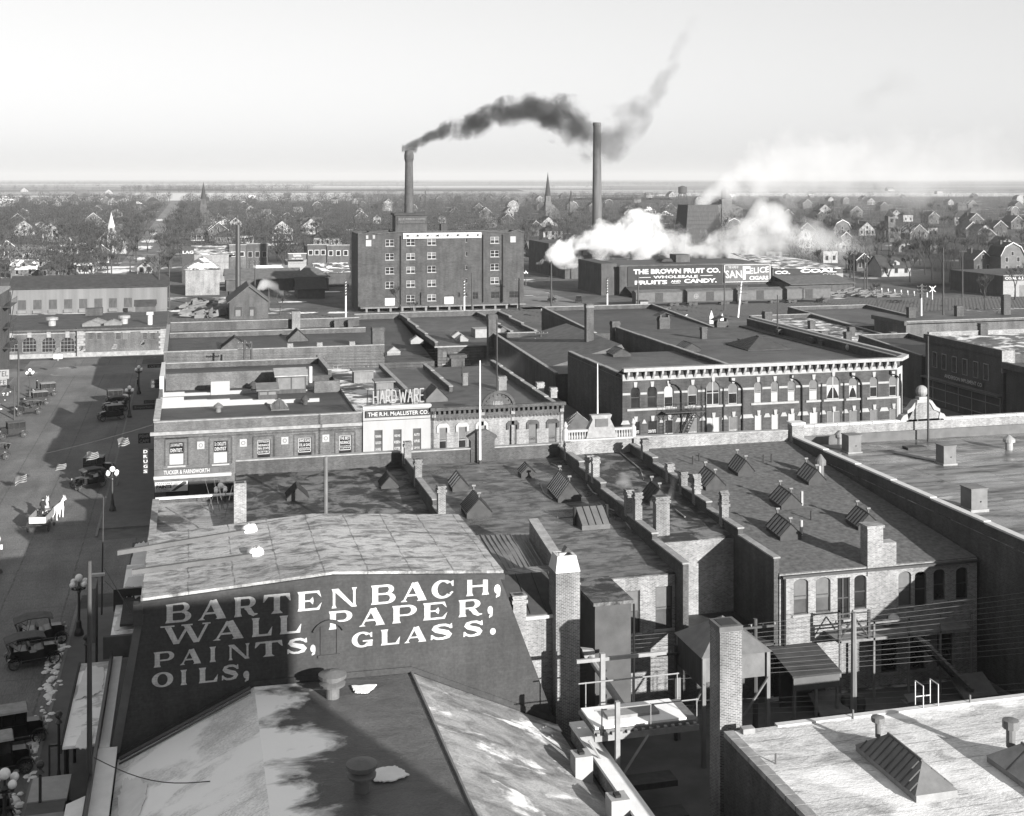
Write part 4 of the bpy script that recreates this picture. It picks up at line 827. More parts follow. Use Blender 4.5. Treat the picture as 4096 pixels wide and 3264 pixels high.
# ---- corner drug and paint store
hs_ = []
wl = [(675, 737, 1768, 1862, 1), (852, 912, 1762, 1855, 1), (1027, 1082, 1758, 1830, 2), (1190, 1247, 1750, 1822, 3), (1354, 1407, 1740, 1815, 4)]
for a, b, c, d, k in wl: hs_.append((X2(a), X2(b), Z2((a+b)/2, d)-(.0 if k == 1 else .5), Z2((a+b)/2, c)))
hs_ += [(-2.2, 2.6, .5, 3.4), (3.2, 8.4, .5, 3.4), (9, 15, .5, 3.4)]
dr = E('corner_store', 'two-storey brick corner store with square stone ornaments and lettered office windows', 'building', (6, 126, 0))
ZT = Z2(640, 1690)
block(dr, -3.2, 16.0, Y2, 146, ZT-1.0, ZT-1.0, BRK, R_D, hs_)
o = MB().box(-3.2, Y2, ZT-1.0, 16.0, Y2+.4, ZT).to('parapet', BRK, dr); MB().box(-3.55, Y2-.35, ZT-1.15, 16.0, Y2-.004, ZT-.85).to('cornice', COPE, dr); MB().box(-3.25, Y2-.06, ZT+.004, 16.0, Y2+.45, ZT+.1).to('coping', COPE, dr)
m = MB()
for a, b, c, d in hs_[:5]:
    m.box(a-.35, Y2-.05, d+.25, b+.35, Y2-.003, d+.4); m.box(a-.4, Y2-.06, c, a-.28, Y2-.003, d+.25); m.box(b+.28, Y2-.06, c, b+.4, Y2-.003, d+.25)
m.box(-3.2, Y2-.05, Z2(640, 1757), 16, Y2-.004, Z2(640, 1757)+.1); m.to('brick_trim', BRKD, dr)
tx = [['J.G.CHOLLETTE', 'DENTIST.'], ['Dr. CHOLLETTE', 'DENTIST'], ['JOHN McLELLAN', 'INSURANCE', 'REAL ESTATE', 'NOTARY PUBLIC'], ['GRAND ISLAND', 'OIL & GAS', 'ASSOCIATION'], ['THE BEST', 'INSURANCE', 'W.H.LAUGHLIN']]
for i, (a, b, c, d) in enumerate(hs_):
    x = (a+b)/2; w_ = b-a; h_ = d-c
    o = window(dr, x, c, Y2, w_, h_, WOODD if i > 4 else MGREY, GLASS, 'sash' if i < 5 else 'plain', SHADE if i < 2 else None, .48, STONE if i < 2 else None, bottom=True)
    if i < 5:
        z1 = d-.12; n_ = len(tx[i]); z0 = c+h_*.52 if i < 2 else c+h_*.40; st = (z1-z0)/n_
        for j, s_ in enumerate(tx[i]): text_y(s_, a+.16, b-.16, z1-(j+1)*st+st*.2, z1-j*st-st*.1, Y2+.13, WHITE, o, bold=.01)
        if i >= 2:
            fm = MB(); 
            for (p, q, r_, s_) in ((a+.08, z0-.08, b-.08, z0-.03), (a+.08, z1+.02, b-.08, z1+.06), (a+.08, z0-.08, a+.12, z1+.06), (b-.12, z0-.08, b-.08, z1+.06)): fm.box(p, Y2+.09, q, r_, Y2+.11, s_)
            fm.to('sign_border', WHITE, o)
for px in (803, 973, 1139, 1303): 
    z = Z2(px, 1745+ (1139-px)*.055); o = MB().box(X2(px)-.33, Y2-.07, z-.75, X2(px)+.33, Y2-.003, z-.05).to('stone_ornament', STONE, dr)
    mm = MB()
    for i in range(12):
        q0, q1 = [2*math.pi*j/12 for j in (i, i+1)]; cx, cz = X2(px), z-.4
        mm.poly([(cx+.2*math.cos(q0), Y2-.08, cz+.2*math.sin(q0)), (cx+.2*math.cos(q1), Y2-.08, cz+.2*math.sin(q1)), (cx+.13*math.cos(q1), Y2-.08, cz+.13*math.sin(q1)), (cx+.13*math.cos(q0), Y2-.08, cz+.13*math.sin(q0))])
    mm.to('rosette', GREY, o)
# shop front
z1 = Z2(760, 1868); o = MB().box(X2(617), Y2-.2, Z2(760, 1894), X2(875), Y2-.003, Z2(760, 1872)).to('shop_sign', MGREY, dr)
text_y('TUCKER & FARNSWORTH', X2(655), X2(838), Z2(760, 1891), Z2(760, 1875), Y2-.2, WHITE, o, bold=.01)
MB().box(X2(615), Y2-.45, Z2(760, 1903), X2(925), Y2-.004, Z2(760, 1896)).to('shop_cornice', WHITE, dr); MB().box(X2(615), Y2-.35, Z2(760, 1909), X2(925), Y2-.005, Z2(760, 1904)).to('shop_cornice', STONE, dr)
p = MB().box(X2(620), Y2-.62, Z2(680, 1960), X2(751), Y2-.5, Z2(680, 1921)).to('advert_board', WHITE, dr)
text_y("PATTON'S", X2(628), X2(690), Z2(680, 1930), Z2(680, 1923), Y2-.62, BLACK, p, bold=.02); text_y('PAINTS', X2(626), X2(687), Z2(680, 1946), Z2(680, 1932), Y2-.62, BLACK, p, bold=.05)
text_y('FOR EVERY', X2(626), X2(672), Z2(680, 1952), Z2(680, 1948), Y2-.62, BLACK, p); text_y('SALVES PURPOSE', X2(626), X2(680), Z2(680, 1958.5), Z2(680, 1954), Y2-.62, BLACK, p)
q = MB().poly([(X2(684), Y2-.632, Z2(680, 1958)), (X2(700), Y2-.632, Z2(680, 1958)), (X2(748), Y2-.632, Z2(680, 1930)), (X2(743), Y2-.632, Z2(680, 1922)), (X2(733), Y2-.632, Z2(680, 1922))]); q.to('brush_picture', DGREY, p)
m = MB()
for i in range(5): m.poly([(X2(690), Y2-.631, Z2(680, 1944)), (X2(727-6*i), Y2-.631, Z2(680, 1922)), (X2(724-6*i), Y2-.631, Z2(680, 1922))])
m.to('ray_picture', MGREY, p)
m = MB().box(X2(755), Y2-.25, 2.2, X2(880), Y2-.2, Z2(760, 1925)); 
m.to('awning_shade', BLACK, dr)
# roof features
ZR = ZT-.99
def fire(y, x0, x1, tops, mt=WHITE): # stepped white firewalls along the roof
    m = MB(); n = len(tops)
    for i, t in enumerate(tops):
        a = x0+(x1-x0)*i/n; b = x0+(x1-x0)*(i+1)/n; m.box(a, y, ZR, b, y+.35, ZR+t)
    return m.to('firewall', mt, dr)
fire(132.5, -2.9, 13.2, (1.15, .8, .75, .62, .5, .42, .4), STUC); fire(139.5, -2.9, 13.5, (.5, .35, .3, .42, .28, .25, .2), STUC)
MB().box(-3.15, 120.5, ZR, -2.8, 146, ZR+.95).to('parapet', BRK, dr)
m = MB()
for i in range(16): m.box(-3.3, 121+i*.72, ZR+.954, -2.7, 121.55+i*.72, ZR+1.12)
m.to('tile_coping', COPE, dr)
MB().box(2.2, 139.4, ZR, 4.2, 140.2, ZR+1.5).to('chimney', STUC, dr)
MB().box(-3.15, 139.3, ZR, -2.75, 150, ZR+2.3).to('white_pier', WHITE, dr)
def slit(px, py, w_, d_, h_, name='penthouse', mt=WOODD, rf=TIND):
    c_ = at(px, py, Z=ZR); o = MB().box(c_.x-w_/2, c_.y, ZR-.1, c_.x+w_/2, c_.y+d_, ZR+h_).to(name, mt, dr)
    MB().ext([(c_.x-w_/2-.2, c_.y-.25, ZR+h_+.004), (c_.x+w_/2+.2, c_.y-.25, ZR+h_+.004), (c_.x+w_/2+.2, c_.y+d_+.2, ZR+h_+.5), (c_.x-w_/2-.2, c_.y+d_+.2, ZR+h_+.5)], (0, 0, .12)).to('penthouse_roof', rf, o)
    n = max(2, int(w_/1.2)); gm = MB()
    for i in range(n): gm.box(c_.x-w_/2+.15+i*(w_-.15)/n, c_.y-.02, ZR+.5, c_.x-w_/2+(i+1)*(w_-.15)/n, c_.y-.004, ZR+h_-.15)
    gm.to('glazing', GREY, o); return o
slit(1071, 1598, 2.0, 1.4, .95); slit(1165, 1575, 3.2, 2.2, 1.9, rf=TIN)
c_ = at(1242, 1532, Z=ZR); MB().cyl((c_.x, c_.y, ZR), (c_.x, c_.y, ZR+1.9), .2, .2, 10).to('white_pipe', WHITE, dr)
c_ = at(1120, 1642, Z=ZR); skylight(dr, c_.x, c_.y+1, ZR, 2.6, 1.8, .8, .2, hip=.8, mt=MGREY, glass=GLASSG, bars=4, vents=False, axis='x')
for px, py in ((1013, 1560), (798, 1555), (873, 1650), (1220, 1620)): 
    c_ = at(px, py, Z=ZR); mushroom_vent(dr, c_.x, c_.y, ZR, .45, 1.0, TIND if px < 1000 else DGREY)
MB().box(13.2, 138, ZR-.2, 16.0, 138.4, ZR+1.3).to('wall', BRK, dr); MB().box(-2.6, 143.4, ZR, 13.0, 143.8, ZR+1.9).to('parapet', BRK, dr)
rp = E('alley_store', 'brick store behind the corner store with plain parapet along the alley', 'building', (6, 152, 0)); block(rp, -3.2, 16.0, 146.2, 158, ZR+.6, ZR+.3, BRKM, R_D); parapet(rp, [(-3.1, 157.8, ZR, ZR+1.0), (16, 157.8, ZR, ZR+1.0)], .4, BRKM, COPE); parapet(rp, [(15.8, 146.4, ZR, ZR+1.2), (15.8, 157.6, ZR, ZR+1.0)], .4, BRK, COPE)
# ---- white fronted hardware store
xa, xb = X2(1452), X2(1722)
hh_ = [(X2(a), X2(b), Z2((a+b)/2, 1800)-1.4, Z2((a+b)/2, c)) for a, b, c in ((1497, 1530, 1720), (1573, 1606, 1717), (1651, 1684, 1713))]
hw = E('hardware_store', 'white painted store front under tall open HARDWARE letters', 'building', ((xa+xb)/2, 130, 0))
zt = Z2(1587, 1630)
block(hw, xa, xb-.02, Y2-.05, 152, zt-1.2, zt-1.0, STUC, R_S, hh_); MB().box(xa, Y2-.05, zt-1.2, xb-.02, Y2+.3, zt).to('parapet', STUC, hw); MB().box(xa-.05, Y2-.3, zt+.004, xb+.03, Y2+.4, zt+.22).to('cornice', WHITE, hw)
sg = MB().box(X2(1462), Y2-.25, Z2(1590, 1664), X2(1720), Y2-.054, Z2(1590, 1638)).to('name_board', DGREY, hw)
text_y('THE R.H. McALLISTER CO.', X2(1470), X2(1712), Z2(1590, 1659), Z2(1590, 1643), Y2-.25, WHITE, sg, bold=.012)
STR = {'H': [((0, 0), (0, 1)), ((1, 0), (1, 1)), ((0, .5), (1, .5))], 'A': [((0, 0), (.5, 1)), ((.5, 1), (1, 0)), ((.2, .4), (.8, .4))], 'R': [((0, 0), (0, 1)), ((0, 1), (.9, 1)), ((.9, 1), (.9, .55)), ((.9, .55), (0, .5)), ((.4, .5), (1, 0))],
       'D': [((0, 0), (0, 1)), ((0, 1), (.8, .95)), ((.8, .95), (1, .5)), ((1, .5), (.8, .05)), ((.8, .05), (0, 0))], 'W': [((0, 1), (.25, 0)), ((.25, 0), (.5, .8)), ((.5, .8), (.75, 0)), ((.75, 0), (1, 1))], 'E': [((0, 0), (0, 1)), ((0, 1), (1, 1)), ((0, .5), (.8, .5)), ((0, 0), (1, 0))]}
rs_ = E('roof_sign', 'open framework letters reading HARDWARE standing on the white store front', 'sign', ((xa+xb)/2, Y2+.4, zt+.2))
sp = [(1494, 1512, 'H'), (1520, 1538, 'A'), (1544, 1562, 'R'), (1567, 1585, 'D'), (1598, 1625, 'W'), (1632, 1650, 'A'), (1657, 1674, 'R'), (1680, 1697, 'E')]
for a, b, c in sp:
    m = MB(); x0, x1 = X2(a), X2(b); z0 = zt+.45; hgt = 1.25
    for i, (p, q) in enumerate(STR[c]): m.cyl((x0+(x1-x0)*p[0], Y2+.1+i*.003, z0+hgt*p[1]), (x0+(x1-x0)*q[0], Y2+.1+i*.003, z0+hgt*q[1]), .07, .07, 6)
    m.to('letter', TRIM, rs_)
m = MB()
for x in [xa+.5+i*(xb-xa-1)/5 for i in range(6)]: m.cyl((x, Y2+.3, zt+.2), (x, Y2+.3, zt+1.8), .03, .03, 4); m.cyl((x, Y2+.3, zt+1.7), (x, Y2+1.8, zt-1), .02, .02, 4)
for z in (.45, 1.7): m.cyl((xa+.4, Y2+.3, zt+z), (xb-.4, Y2+.3, zt+z), .03, .03, 4)
m.to('sign_frame', IRON, rs_)
lt_ = [['FURNISHING', 'GOODS', 'LAUREL', 'RANGES'], ['HARDWARE', 'KEEN', 'KUTTER', 'TOOLS'], ['AUTO', 'SUPPLIES', 'DEVOE', 'PAINT']]
for i, (a, b, c, d) in enumerate(hh_):
    o = window(hw, (a+b)/2, c, Y2-.05, b-a, d-c, MGREY, GLASSG, 'sash')
    for j, s_ in enumerate(lt_[i]): text_y(s_, a+.12, b-.12, d-.75-.62*j, d-.5-.62*j, Y2+.08, WHITE, o, bold=.01)
for px, py, w_, h_ in ((1455, 1535, 2.2, 1.4), (1540, 1598, 1.8, 1.8)):
    c_ = at(px, py, Z=zt-1.1); o = MB().box(c_.x-w_/2, c_.y, zt-1.3, c_.x+w_/2, c_.y+1.8, zt-1.1+h_).to('penthouse', WOOD, hw); MB().box(c_.x-w_/2-.2, c_.y-.2, zt-1.1+h_+.004, c_.x+w_/2+.2, c_.y+2, zt-1.1+h_+.15).to('penthouse_roof', TIND, o)
    gm = MB()
    for k_ in range(3): gm.box(c_.x-w_/2+.12+k_*(w_-.1)/3, c_.y-.02, zt-.6, c_.x-w_/2+(k_+1)*(w_-.1)/3, c_.y-.004, zt-1.1+h_-.1)
    gm.to('glazing', GREY, o)
stepped(hw, xb-.2, 121, 152, zt-1.0, zt-1.0, 5, .35, BRKM, COPE, .5)
chimney(hw, X2(1680), 123, zt-1.2, .6, .6, 2.3, BRKW)
# ---- pale brick block of 1886
xa, xb = X2(1722), X2(2254); xm = X2(1990)
wn = [(1756, 1787, 1711), (1833, 1865, 1707), (1911, 1942, 1702), (2035, 2066, 1699), (2115, 2147, 1696), (2194, 2226, 1692)]
hx_ = [(X2(a), X2(b), 5.0, Z2((a+b)/2, c)) for a, b, c in wn]
zc = Z2(1850, 1640); pb = E('brick_block', 'pale brick two-storey block with bracketed cornice and round arched crest', 'building', ((xa+xb)/2, 135, 0))
block(pb, xa, xb, Y2, 150, zc-.9, zc-.4, BRKP, R_M, hx_)
m = MB().box(xa, Y2-.02, zc-.9, xb, Y2+.35, zc+.35); m.to('parapet', BRKM, pb); MB().box(xa-.1, Y2-.55, zc+.1, xb+.1, Y2-.03, zc+.4).to('cornice', BRKD, pb)
m = MB()
for i in range(int((xb-xa)/.5)): 
    x = xa+.2+i*.5; m.box(x, Y2-.42, zc-.22, x+.22, Y2-.024, zc+.096)
m.to('bracket', BRKD, pb); m = MB()
for i in range(int((xb-xa)/.36)): m.box(xa+.3+i*.36, Y2-.09, zc-.95, xa+.48+i*.36, Y2-.022, zc-.7)
m.to('dentil', BRKM, pb)
m = MB().ext([(xm-1.5, Y2-.3, zc)]+[(xm+1.5*math.cos(math.pi-math.pi*i/14), Y2-.3, zc+.25+1.35*math.sin(math.pi*i/14)) for i in range(15)]+[(xm+1.5, Y2-.3, zc)], (0, .6, 0)); o = m.to('arched_crest', BRKM, pb)
m = MB()
for i in range(14):
    q0, q1 = [math.pi*j/14 for j in (i, i+1)]; m.ext([(xm-r*math.cos(q), Y2-.5, zc+.25+r*.9*math.sin(q)) for r, q in ((1.72, q0), (1.72, q1), (1.45, q1), (1.45, q0))], (0, .2, 0))
for i in range(9):
    q = math.pi*(i+.5)/9; m.cyl((xm-1.3*math.cos(q), Y2-.42, zc+.25+1.17*math.sin(q)), (xm-1.3*math.cos(q), Y2-.3, zc+.25+1.17*math.sin(q)), .09, .09, 6)
m.to('crest_moulding', BRKD, o); text_y('1886', xm-.5, xm+.5, zc+.35, zc+.8, Y2-.3, BRKP, o, bold=.02)
m = MB()
for x in (xa+.15, xm-1.7, xm+1.4, xb-.35): m.box(x, Y2-.12, 4, x+.28, Y2-.025, zc-.9); m.box(x-.06, Y2-.2, zc-.6, x+.34, Y2-.026, zc+.2)
m.to('pilaster', BRKP, pb)
for i, (a, b, c, d) in enumerate(hx_):
    x = (a+b)/2; w_ = b-a; o = window(pb, x, c, Y2, w_, d-c, STONE if i < 3 else MGREY, GLASS if i < 3 else GLASSG, 'sash', SHADEG, .45 if i < 3 else .75)
    m = MB().ext([(x-w_/2-.25, Y2-.12, d-.45), (x-w_/2-.03, Y2-.12, d-.45), (x-w_/2-.03, Y2-.12, d+.02), (x+w_/2+.03, Y2-.12, d+.02), (x+w_/2+.03, Y2-.12, d-.45), (x+w_/2+.25, Y2-.12, d-.45), (x+w_/2+.25, Y2-.12, d+.15), (x+w_/2, Y2-.12, d+.42), (x-w_/2, Y2-.12, d+.42), (x-w_/2-.25, Y2-.12, d+.15)], (0, .09, 0)); m.to('window_hood', STONE if i < 3 else BRKD, pb)
    if i > 2: text_y(['LAW', 'LANDS', 'LOANS'][i-3], a+.12, b-.12, d-1.6, d-1.35, Y2+.12, BLACK, o)
    else: text_y('OFFICE', a+.12, b-.12, d-1.2, d-1.0, Y2+.12, LGREY, o)
stepped(pb, xb-.2, 120.6, 150, zc-.8, zc-.3, 6, .35, BRKM, COPE, .55); stepped(pb, xm-1.8, 134, 150, zc-.6, zc-.4, 3, .35, BRKM, COPE, .5)
def pr_(px, py): return onroof(px, py, 120, zc-.85, .5/30)
c_ = pr_(1745, 1605); skylight(pb, c_.x, c_.y+1, c_.z, 2.3, 2.8, 1.2, .3, mt=MGREY, glass=LGREY, bars=8, barm=BLACK, vents=False)
for px, py, w_, h_ in ((2008, 1560, .9, 1.6), (1860, 1540, .6, 1.5), (2160, 1562, .8, 1.0), (2213, 1583, .7, 1.0)): 
    c_ = pr_(px, py); chimney(pb, c_.x, c_.y, c_.z-.2, w_, .6, h_, BRKP if px > 2100 else BRKW)
for px, py, h_ in ((1988, 1570, 8.0), (1850, 1545, 2.8)): 
    c_ = pr_(px, py); pipe(pb, c_.x, c_.y, c_.z, .08, h_, IRON, 'stove_pipe')
x_ = at(1832, 1500, Y=151).x
ck = E('brick_chimney', 'stout brick chimney with crumbling wide cap behind the 1886 block', 'chimney', (x_, 151.5, 0)); MB().box(x_-.85, 151, 0, x_+.85, 152.2, at(1832, 1432, Y=151).z).to('shaft', BRKM, ck); MB().box(x_-1.1, 150.8, at(1832, 1432, Y=151).z+.004, x_+1.1, 152.4, at(1832, 1420, Y=151).z).to('cap', BRKD, ck)
# lot between with a glazed pyramid
ld = E('low_annex', 'low dark annex with a pyramid skylight in the gap before the dark side wall', 'building', (39, 130, 0)); block(ld, xb+.1, 42.3, 122, 150, 5.6, 5.9, BRKD, R_D); skylight(ld, 39.4, 125.5, 5.7, 3.4, 3.4, 1.5, .2, hip=1.6, mt=DGREY, glass=GLASSG, bars=6, barm=LGREY, vents=False)
# ---- long dark-brick block with white trim
XL, XR = 42.5, at(3640, 1690, Y=120).x
ZC = 12.75
ups = [(2541, 36, 0), (2608, 37, 0), (2675, 36, 1), (2770, 37, 2), (2852, 52, 3), (2932, 36, 2), (3032, 29, 4), (3099, 29, 4), (3166, 29, 4), (3254, 33, 4), (3333, 52, 5), (3413, 33, 5), (3495, 30, 6), (3572, 30, 6)]
def xw(px): return at(px, 1560, Y=Y2).x
hol = []
for px, w_, k in ups:
    x = xw(px); ww = xw(px+w_/2)-xw(px-w_/2); hol.append((x-ww/2, x+ww/2, 8.55, 10.75 if w_ < 50 else 11.0))
for px, w_, k in ups:
    x = xw(px+2); ww = xw(px+w_/2)-xw(px-w_/2); hol.append((x-ww/2, x+ww/2, 4.4, 7.25))
lb2 = E('commercial_block', 'long dark brick block with white bracketed cornice, keystones and arched upper windows', 'building', (60, 140, 0))
zr = ZC-1.2; xs_ = at(2975, 1500, Y=120).x
wl_, rf_ = block(lb2, XL, XR-1.6, Y2, 139, zr, zr-.15, MERC, R_M, hol); MB().box(xs_-.1, 139.01, 0, XR-1.6, 160, zr-.16).to('wall', MERC, lb2); MB().ext([(xs_-.1, 139.01, zr-.14), (XR-1.6, 139.01, zr-.14), (XR-1.6, 160, zr-.3), (xs_-.1, 160, zr-.3)], (0, 0, .05)).to('roof', R_M, lb2)
m = MB().ext([(XR-1.6, Y2, 0), (XR-1.6, 160, 0), (XR, 160, 0), (XR, Y2+1.6, 0)], (0, 0, zr)); m.to('corner_wall', MERC, lb2); MB().ext([(XR-1.55, Y2-.03, 0), (XR+.03, Y2+1.55, 0), (XR-.03, Y2+1.62, 0), (XR-1.62, Y2+.03, 0)], (0, 0, zr)).to('corner_stone', STONE, lb2)
MB().ext([(XR-1.05, Y2+.42, 8.2), (XR-.5, Y2+.97, 8.2), (XR-.55, Y2+1.02, 8.2), (XR-1.1, Y2+.47, 8.2)], (0, 0, 2.6)).to('corner_window', GLASS, lb2)
MB().ext([(XL, Y2-.05, zr-.15), (XR-1.6, Y2-.05, zr-.15), (XR-1.6, Y2-.05, zr+.5), (XL, Y2-.05, zr+.5)], (0, .3, 0)).to('frieze', TRIM, lb2)
MB().ext([(XL-.1, Y2-.7, zr+.85), (XR-1.35, Y2-.7, zr+.85), (XR+.7, Y2+1.35, zr+.85), (XR+.7, 160, zr+.85), (XR+.1, 160, zr+.85), (XR+.1, Y2+1.7, zr+.85), (XR-1.7, Y2-.02, zr+.85), (XL-.1, Y2-.02, zr+.85)], (0, 0, .35)).to('cornice', TRIM, lb2)
m = MB()
nb_ = 34
for i in range(nb_):
    x = XL+.5+i*(XR-2.6-XL)/(nb_-1); m.ext([(x-.11, Y2-.06, zr-.05), (x-.11, Y2-.06, zr+.846), (x-.11, Y2-.6, zr+.846), (x-.11, Y2-.5, zr+.5)], (.22, 0, 0))
m.to('cornice_bracket', STONE, lb2)
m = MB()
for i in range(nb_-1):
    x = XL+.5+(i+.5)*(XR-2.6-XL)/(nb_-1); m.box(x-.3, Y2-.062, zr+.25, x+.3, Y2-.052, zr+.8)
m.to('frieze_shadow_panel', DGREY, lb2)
m = MB().ext([(XL-.1, Y2-.65, zr+1.204), (XR-1.5, Y2-.65, zr+1.204), (XR-1.5, Y2+2.0, zr+.15), (XL-.1, Y2+2.0, zr+.15)], (0, 0, .06)); m.to('cornice_roof', R_D, lb2)
fan = MB(); wh = MB()
for i, hl in enumerate(hol):
    x = (hl[0]+hl[1])/2; ww = hl[1]-hl[0]; hh = hl[3]-hl[2]; j = i % 14; k = ups[j][2]; big = ups[j][1] > 50
    fr = WOODD if (k == 0) else STONE
    bl = {0: None, 1: SHADE, 2: SHADEG, 3: SHADEG, 4: SHADEG, 5: SHADEG, 6: SHADEG}[k] if i < 14 else {0: None, 1: None, 2: SHADEG, 3: SHADE, 4: SHADE, 5: SHADEG, 6: SHADEG}[k]
    o = window(lb2, x, hl[2], Y2, ww, hh, fr, GLASS, 'pair' if big else 'sash', bl, {0: .5, 1: .55, 2: .5, 3: .4, 4: .45, 5: .4, 6: .55}[k] if i < 14 else .85)
    if k == 4 and i < 14:
        b_ = MB().box(-ww/2+.08, .12, .08, ww/2-.08, .13, hh*.45).mesh('curtain'); b_.materials.append(SHADE); link('curtain', b_, o)
    if k == 5 and i < 14:
        for s in (-1, 1):
            b_ = MB().ext([(s*(ww/2-.08), .12, .2), (s*(ww/2-.08), .12, hh*.6), (0, .12, hh*.6), (s*ww*.3, .12, hh*.3)], (0, .01, 0)).mesh('curtain'); b_.materials.append(SHADE); link('curtain', b_, o)
    if k == 0 and i >= 14: text_y('DENTISTS', hl[0]+.1, hl[1]-.1, hl[3]-1.25, hl[3]-.95, Y2+.13, WHITE, o, bold=.02); text_y('Drs. A.G. & K.C.', hl[0]+.2, hl[1]-.2, hl[3]-1.6, hl[3]-1.4, Y2+.13, WHITE, o); text_y('ROEDER', hl[0]+.2, hl[1]-.2, hl[3]-1.9, hl[3]-1.7, Y2+.13, WHITE, o)
    if k == 3 and i >= 14: text_y('LAW', x+.1, hl[1]-.15, hl[3]-1.75, hl[3]-1.45, Y2+.13, WHITE, o, bold=.02); text_y('OFFICE', x+.1, hl[1]-.15, hl[3]-2.2, hl[3]-1.95, Y2+.13, WHITE, o, bold=.02)
    if k == 2 and i >= 14: text_y('LAWYER', hl[0]+.15, hl[1]-.15, hl[3]-1.6, hl[3]-1.35, Y2+.12, WHITE, o)
    if i < 14: archfill(fan, x, hl[3], ww, ww/2*.92, Y2)
    kz = hl[3]; m = wh; m.ext([(x-.13, Y2-.1, kz-.03), (x+.13, Y2-.1, kz-.03), (x+.2, Y2-.1, kz+.5), (x-.2, Y2-.1, kz+.5)], (0, .09, 0))
fan.to('window_arches', MERC, lb2)
def spans(m, z, h, idx, pad):
    xs = [XL]+[q for hl in idx for q in (hl[0]-pad, hl[1]+pad)]+[XR-1.6]
    for a, b in zip(xs[::2], xs[1::2]):
        if b > a: m.box(a, Y2-.05, z, b, Y2-.006, z+h)
spans(wh, 9.95, .22, hol[:14], .06)
for a, b in ((0, 2), (3, 3), (4, 4), (5, 5), (6, 8), (9, 9), (10, 10), (11, 11), (12, 13)): wh.box(hol[a][0]-.4, Y2-.1, 8.33, hol[b][1]+.4, Y2-.006, 8.54)
xs = [XL-.2]+[q for hl in hol[14:] for q in (hl[0]-.15, hl[1]+.15)]+[XR-1.7]
for a, b in zip(xs[::2], xs[1::2]):
    if b-a > .5: wh.ext([(a, Y2-.08, 7.0), (b, Y2-.08, 7.0), (b-.2, Y2-.08, 7.4), (a+.2, Y2-.08, 7.4)], (0, .07, 0))
wh.to('white_trim', TRIM, lb2)
for pa, pb_, zb in ((2678, 2724, 4.5), (2920, 2968, 5.0), (3163, 3206, 4.5), (3402, 3444, 4.5), (3560, 3602, 4.5)):
    x0, x1 = xw(pa), xw(pb_); pts = [Vector((x0, Y2-.15, zr-.2)), Vector((x0, Y2-.15, zr-.55))]+[Vector((x0+(x1-x0)*math.sin(q), Y2-.15, zr-.55-1.2*(1-math.cos(q)))) for q in (.5, .9, 1.3, math.pi/2)]+[Vector((x1, Y2-.15, zb))]
    MB().tube(pts, .07, 6).to('downpipe', BLACK, lb2)
for px in (2822, 2892, 3285, 3374): 
    x = xw(px); MB().tube([(x, Y2-.12, 10.3), (x, Y2-.12, 5.2)], .05, 5).to('downpipe', BLACK, lb2)
fe = E('fire_escape', 'iron fire escape with platform and slanting stair on the long dark block', 'fire escape', (xw(2730), Y2-.8, 8.2))
x0, x1 = xw(2645), xw(2802); m = MB().box(x0, Y2-1.2, 8.1, x1, Y2-.1, 8.16)
for z in (8.6, 9.15): m.cyl((x0, Y2-1.2, z), (x1, Y2-1.2, z), .025, .025, 4)
for i in range(9): x = x0+(x1-x0)*i/8; m.cyl((x, Y2-1.2, 8.1), (x, Y2-1.2, 9.15), .02, .02, 4)
for i in range(0, 9, 2): x = x0+(x1-x0)*i/8; m.cyl((x, Y2-1.2, 8.1), (x, Y2-.1, 7.3), .03, .03, 4)
m.to('landing', IRON, fe); xa_, xb_ = xw(2770), xw(2695); m = MB()
for yy in (Y2-1.15, Y2-.5): m.cyl((xa_, yy, 8.1), (xb_, yy, 4.0), .04, .04, 4); m.cyl((xa_, yy, 9.0), (xb_, yy, 4.9), .025, .025, 4)
for i in range(16): f = i/15; x = xa_+(xb_-xa_)*f; z = 8.0-4.0*f; m.box(x-.12, Y2-1.15, z, x+.12, Y2-.5, z+.03)
m.to('stair', IRON, fe)
m = MB()
for yy in (.0, .45): m.cyl((xw(2645)+yy, Y2-.6, 8.1), (xw(2645)+yy, Y2-.6, 4.2), .03, .03, 4)
for i in range(11): m.cyl((xw(2645), Y2-.6, 4.4+i*.34), (xw(2645)+.45, Y2-.6, 4.4+i*.34), .02, .02, 4)
m.to('ladder', IRON, fe)
# faded painted signs on the dark side wall
gs = MB()
for cy_, cz_, ry_, rz_ in ((126, 10.3, 3.6, .9), (126, 7.0, 3.6, 1.9)):
    for i in range(28):
        q0, q1 = [2*math.pi*j/28 for j in (i, i+1)]; gs.poly([(XL-.015, cy_+ry_*k*math.cos(q), cz_+rz_*k*math.sin(q)) for k, q in ((1, q0), (1, q1), (.94, q1), (.94, q0))])
gs.to('faded_wall_sign', DGREY, lb2)
text_mb('UNEEDA', (XL-.02, 128.8, 6.6), -UY, UZ, 5.4, 1.0).to('faded_wall_sign', DGREY, lb2)
stepped(lb2, XL+.2, 120.5, 139, zr-.1, zr-.3, 3, .35, MERC, COPE, .6); parapet(lb2, [(XR-.2, 122, zr, zr+.9), (XR-.2, 160, zr, zr+.9)], .4, MERC, COPE); stepped(lb2, xs_, 121.5, 160, zr, zr-.2, 4, .35, MERC, COPE, .5)
def lr(px, py): return onroof(px, py, 120, zr+.05, -.3/40)
for px, py, w_, d_, h_ in ((2490, 1428, 2.2, 2.4, .9), (2768, 1408, 2.2, 2.6, 1.0)): 
    c_ = lr(px, py); skylight(lb2, c_.x, c_.y+1.3, c_.z, w_, d_, h_*.7, .3, mt=DGREY, glass=SKYD, bars=5, barm=BLACK, vents=False)
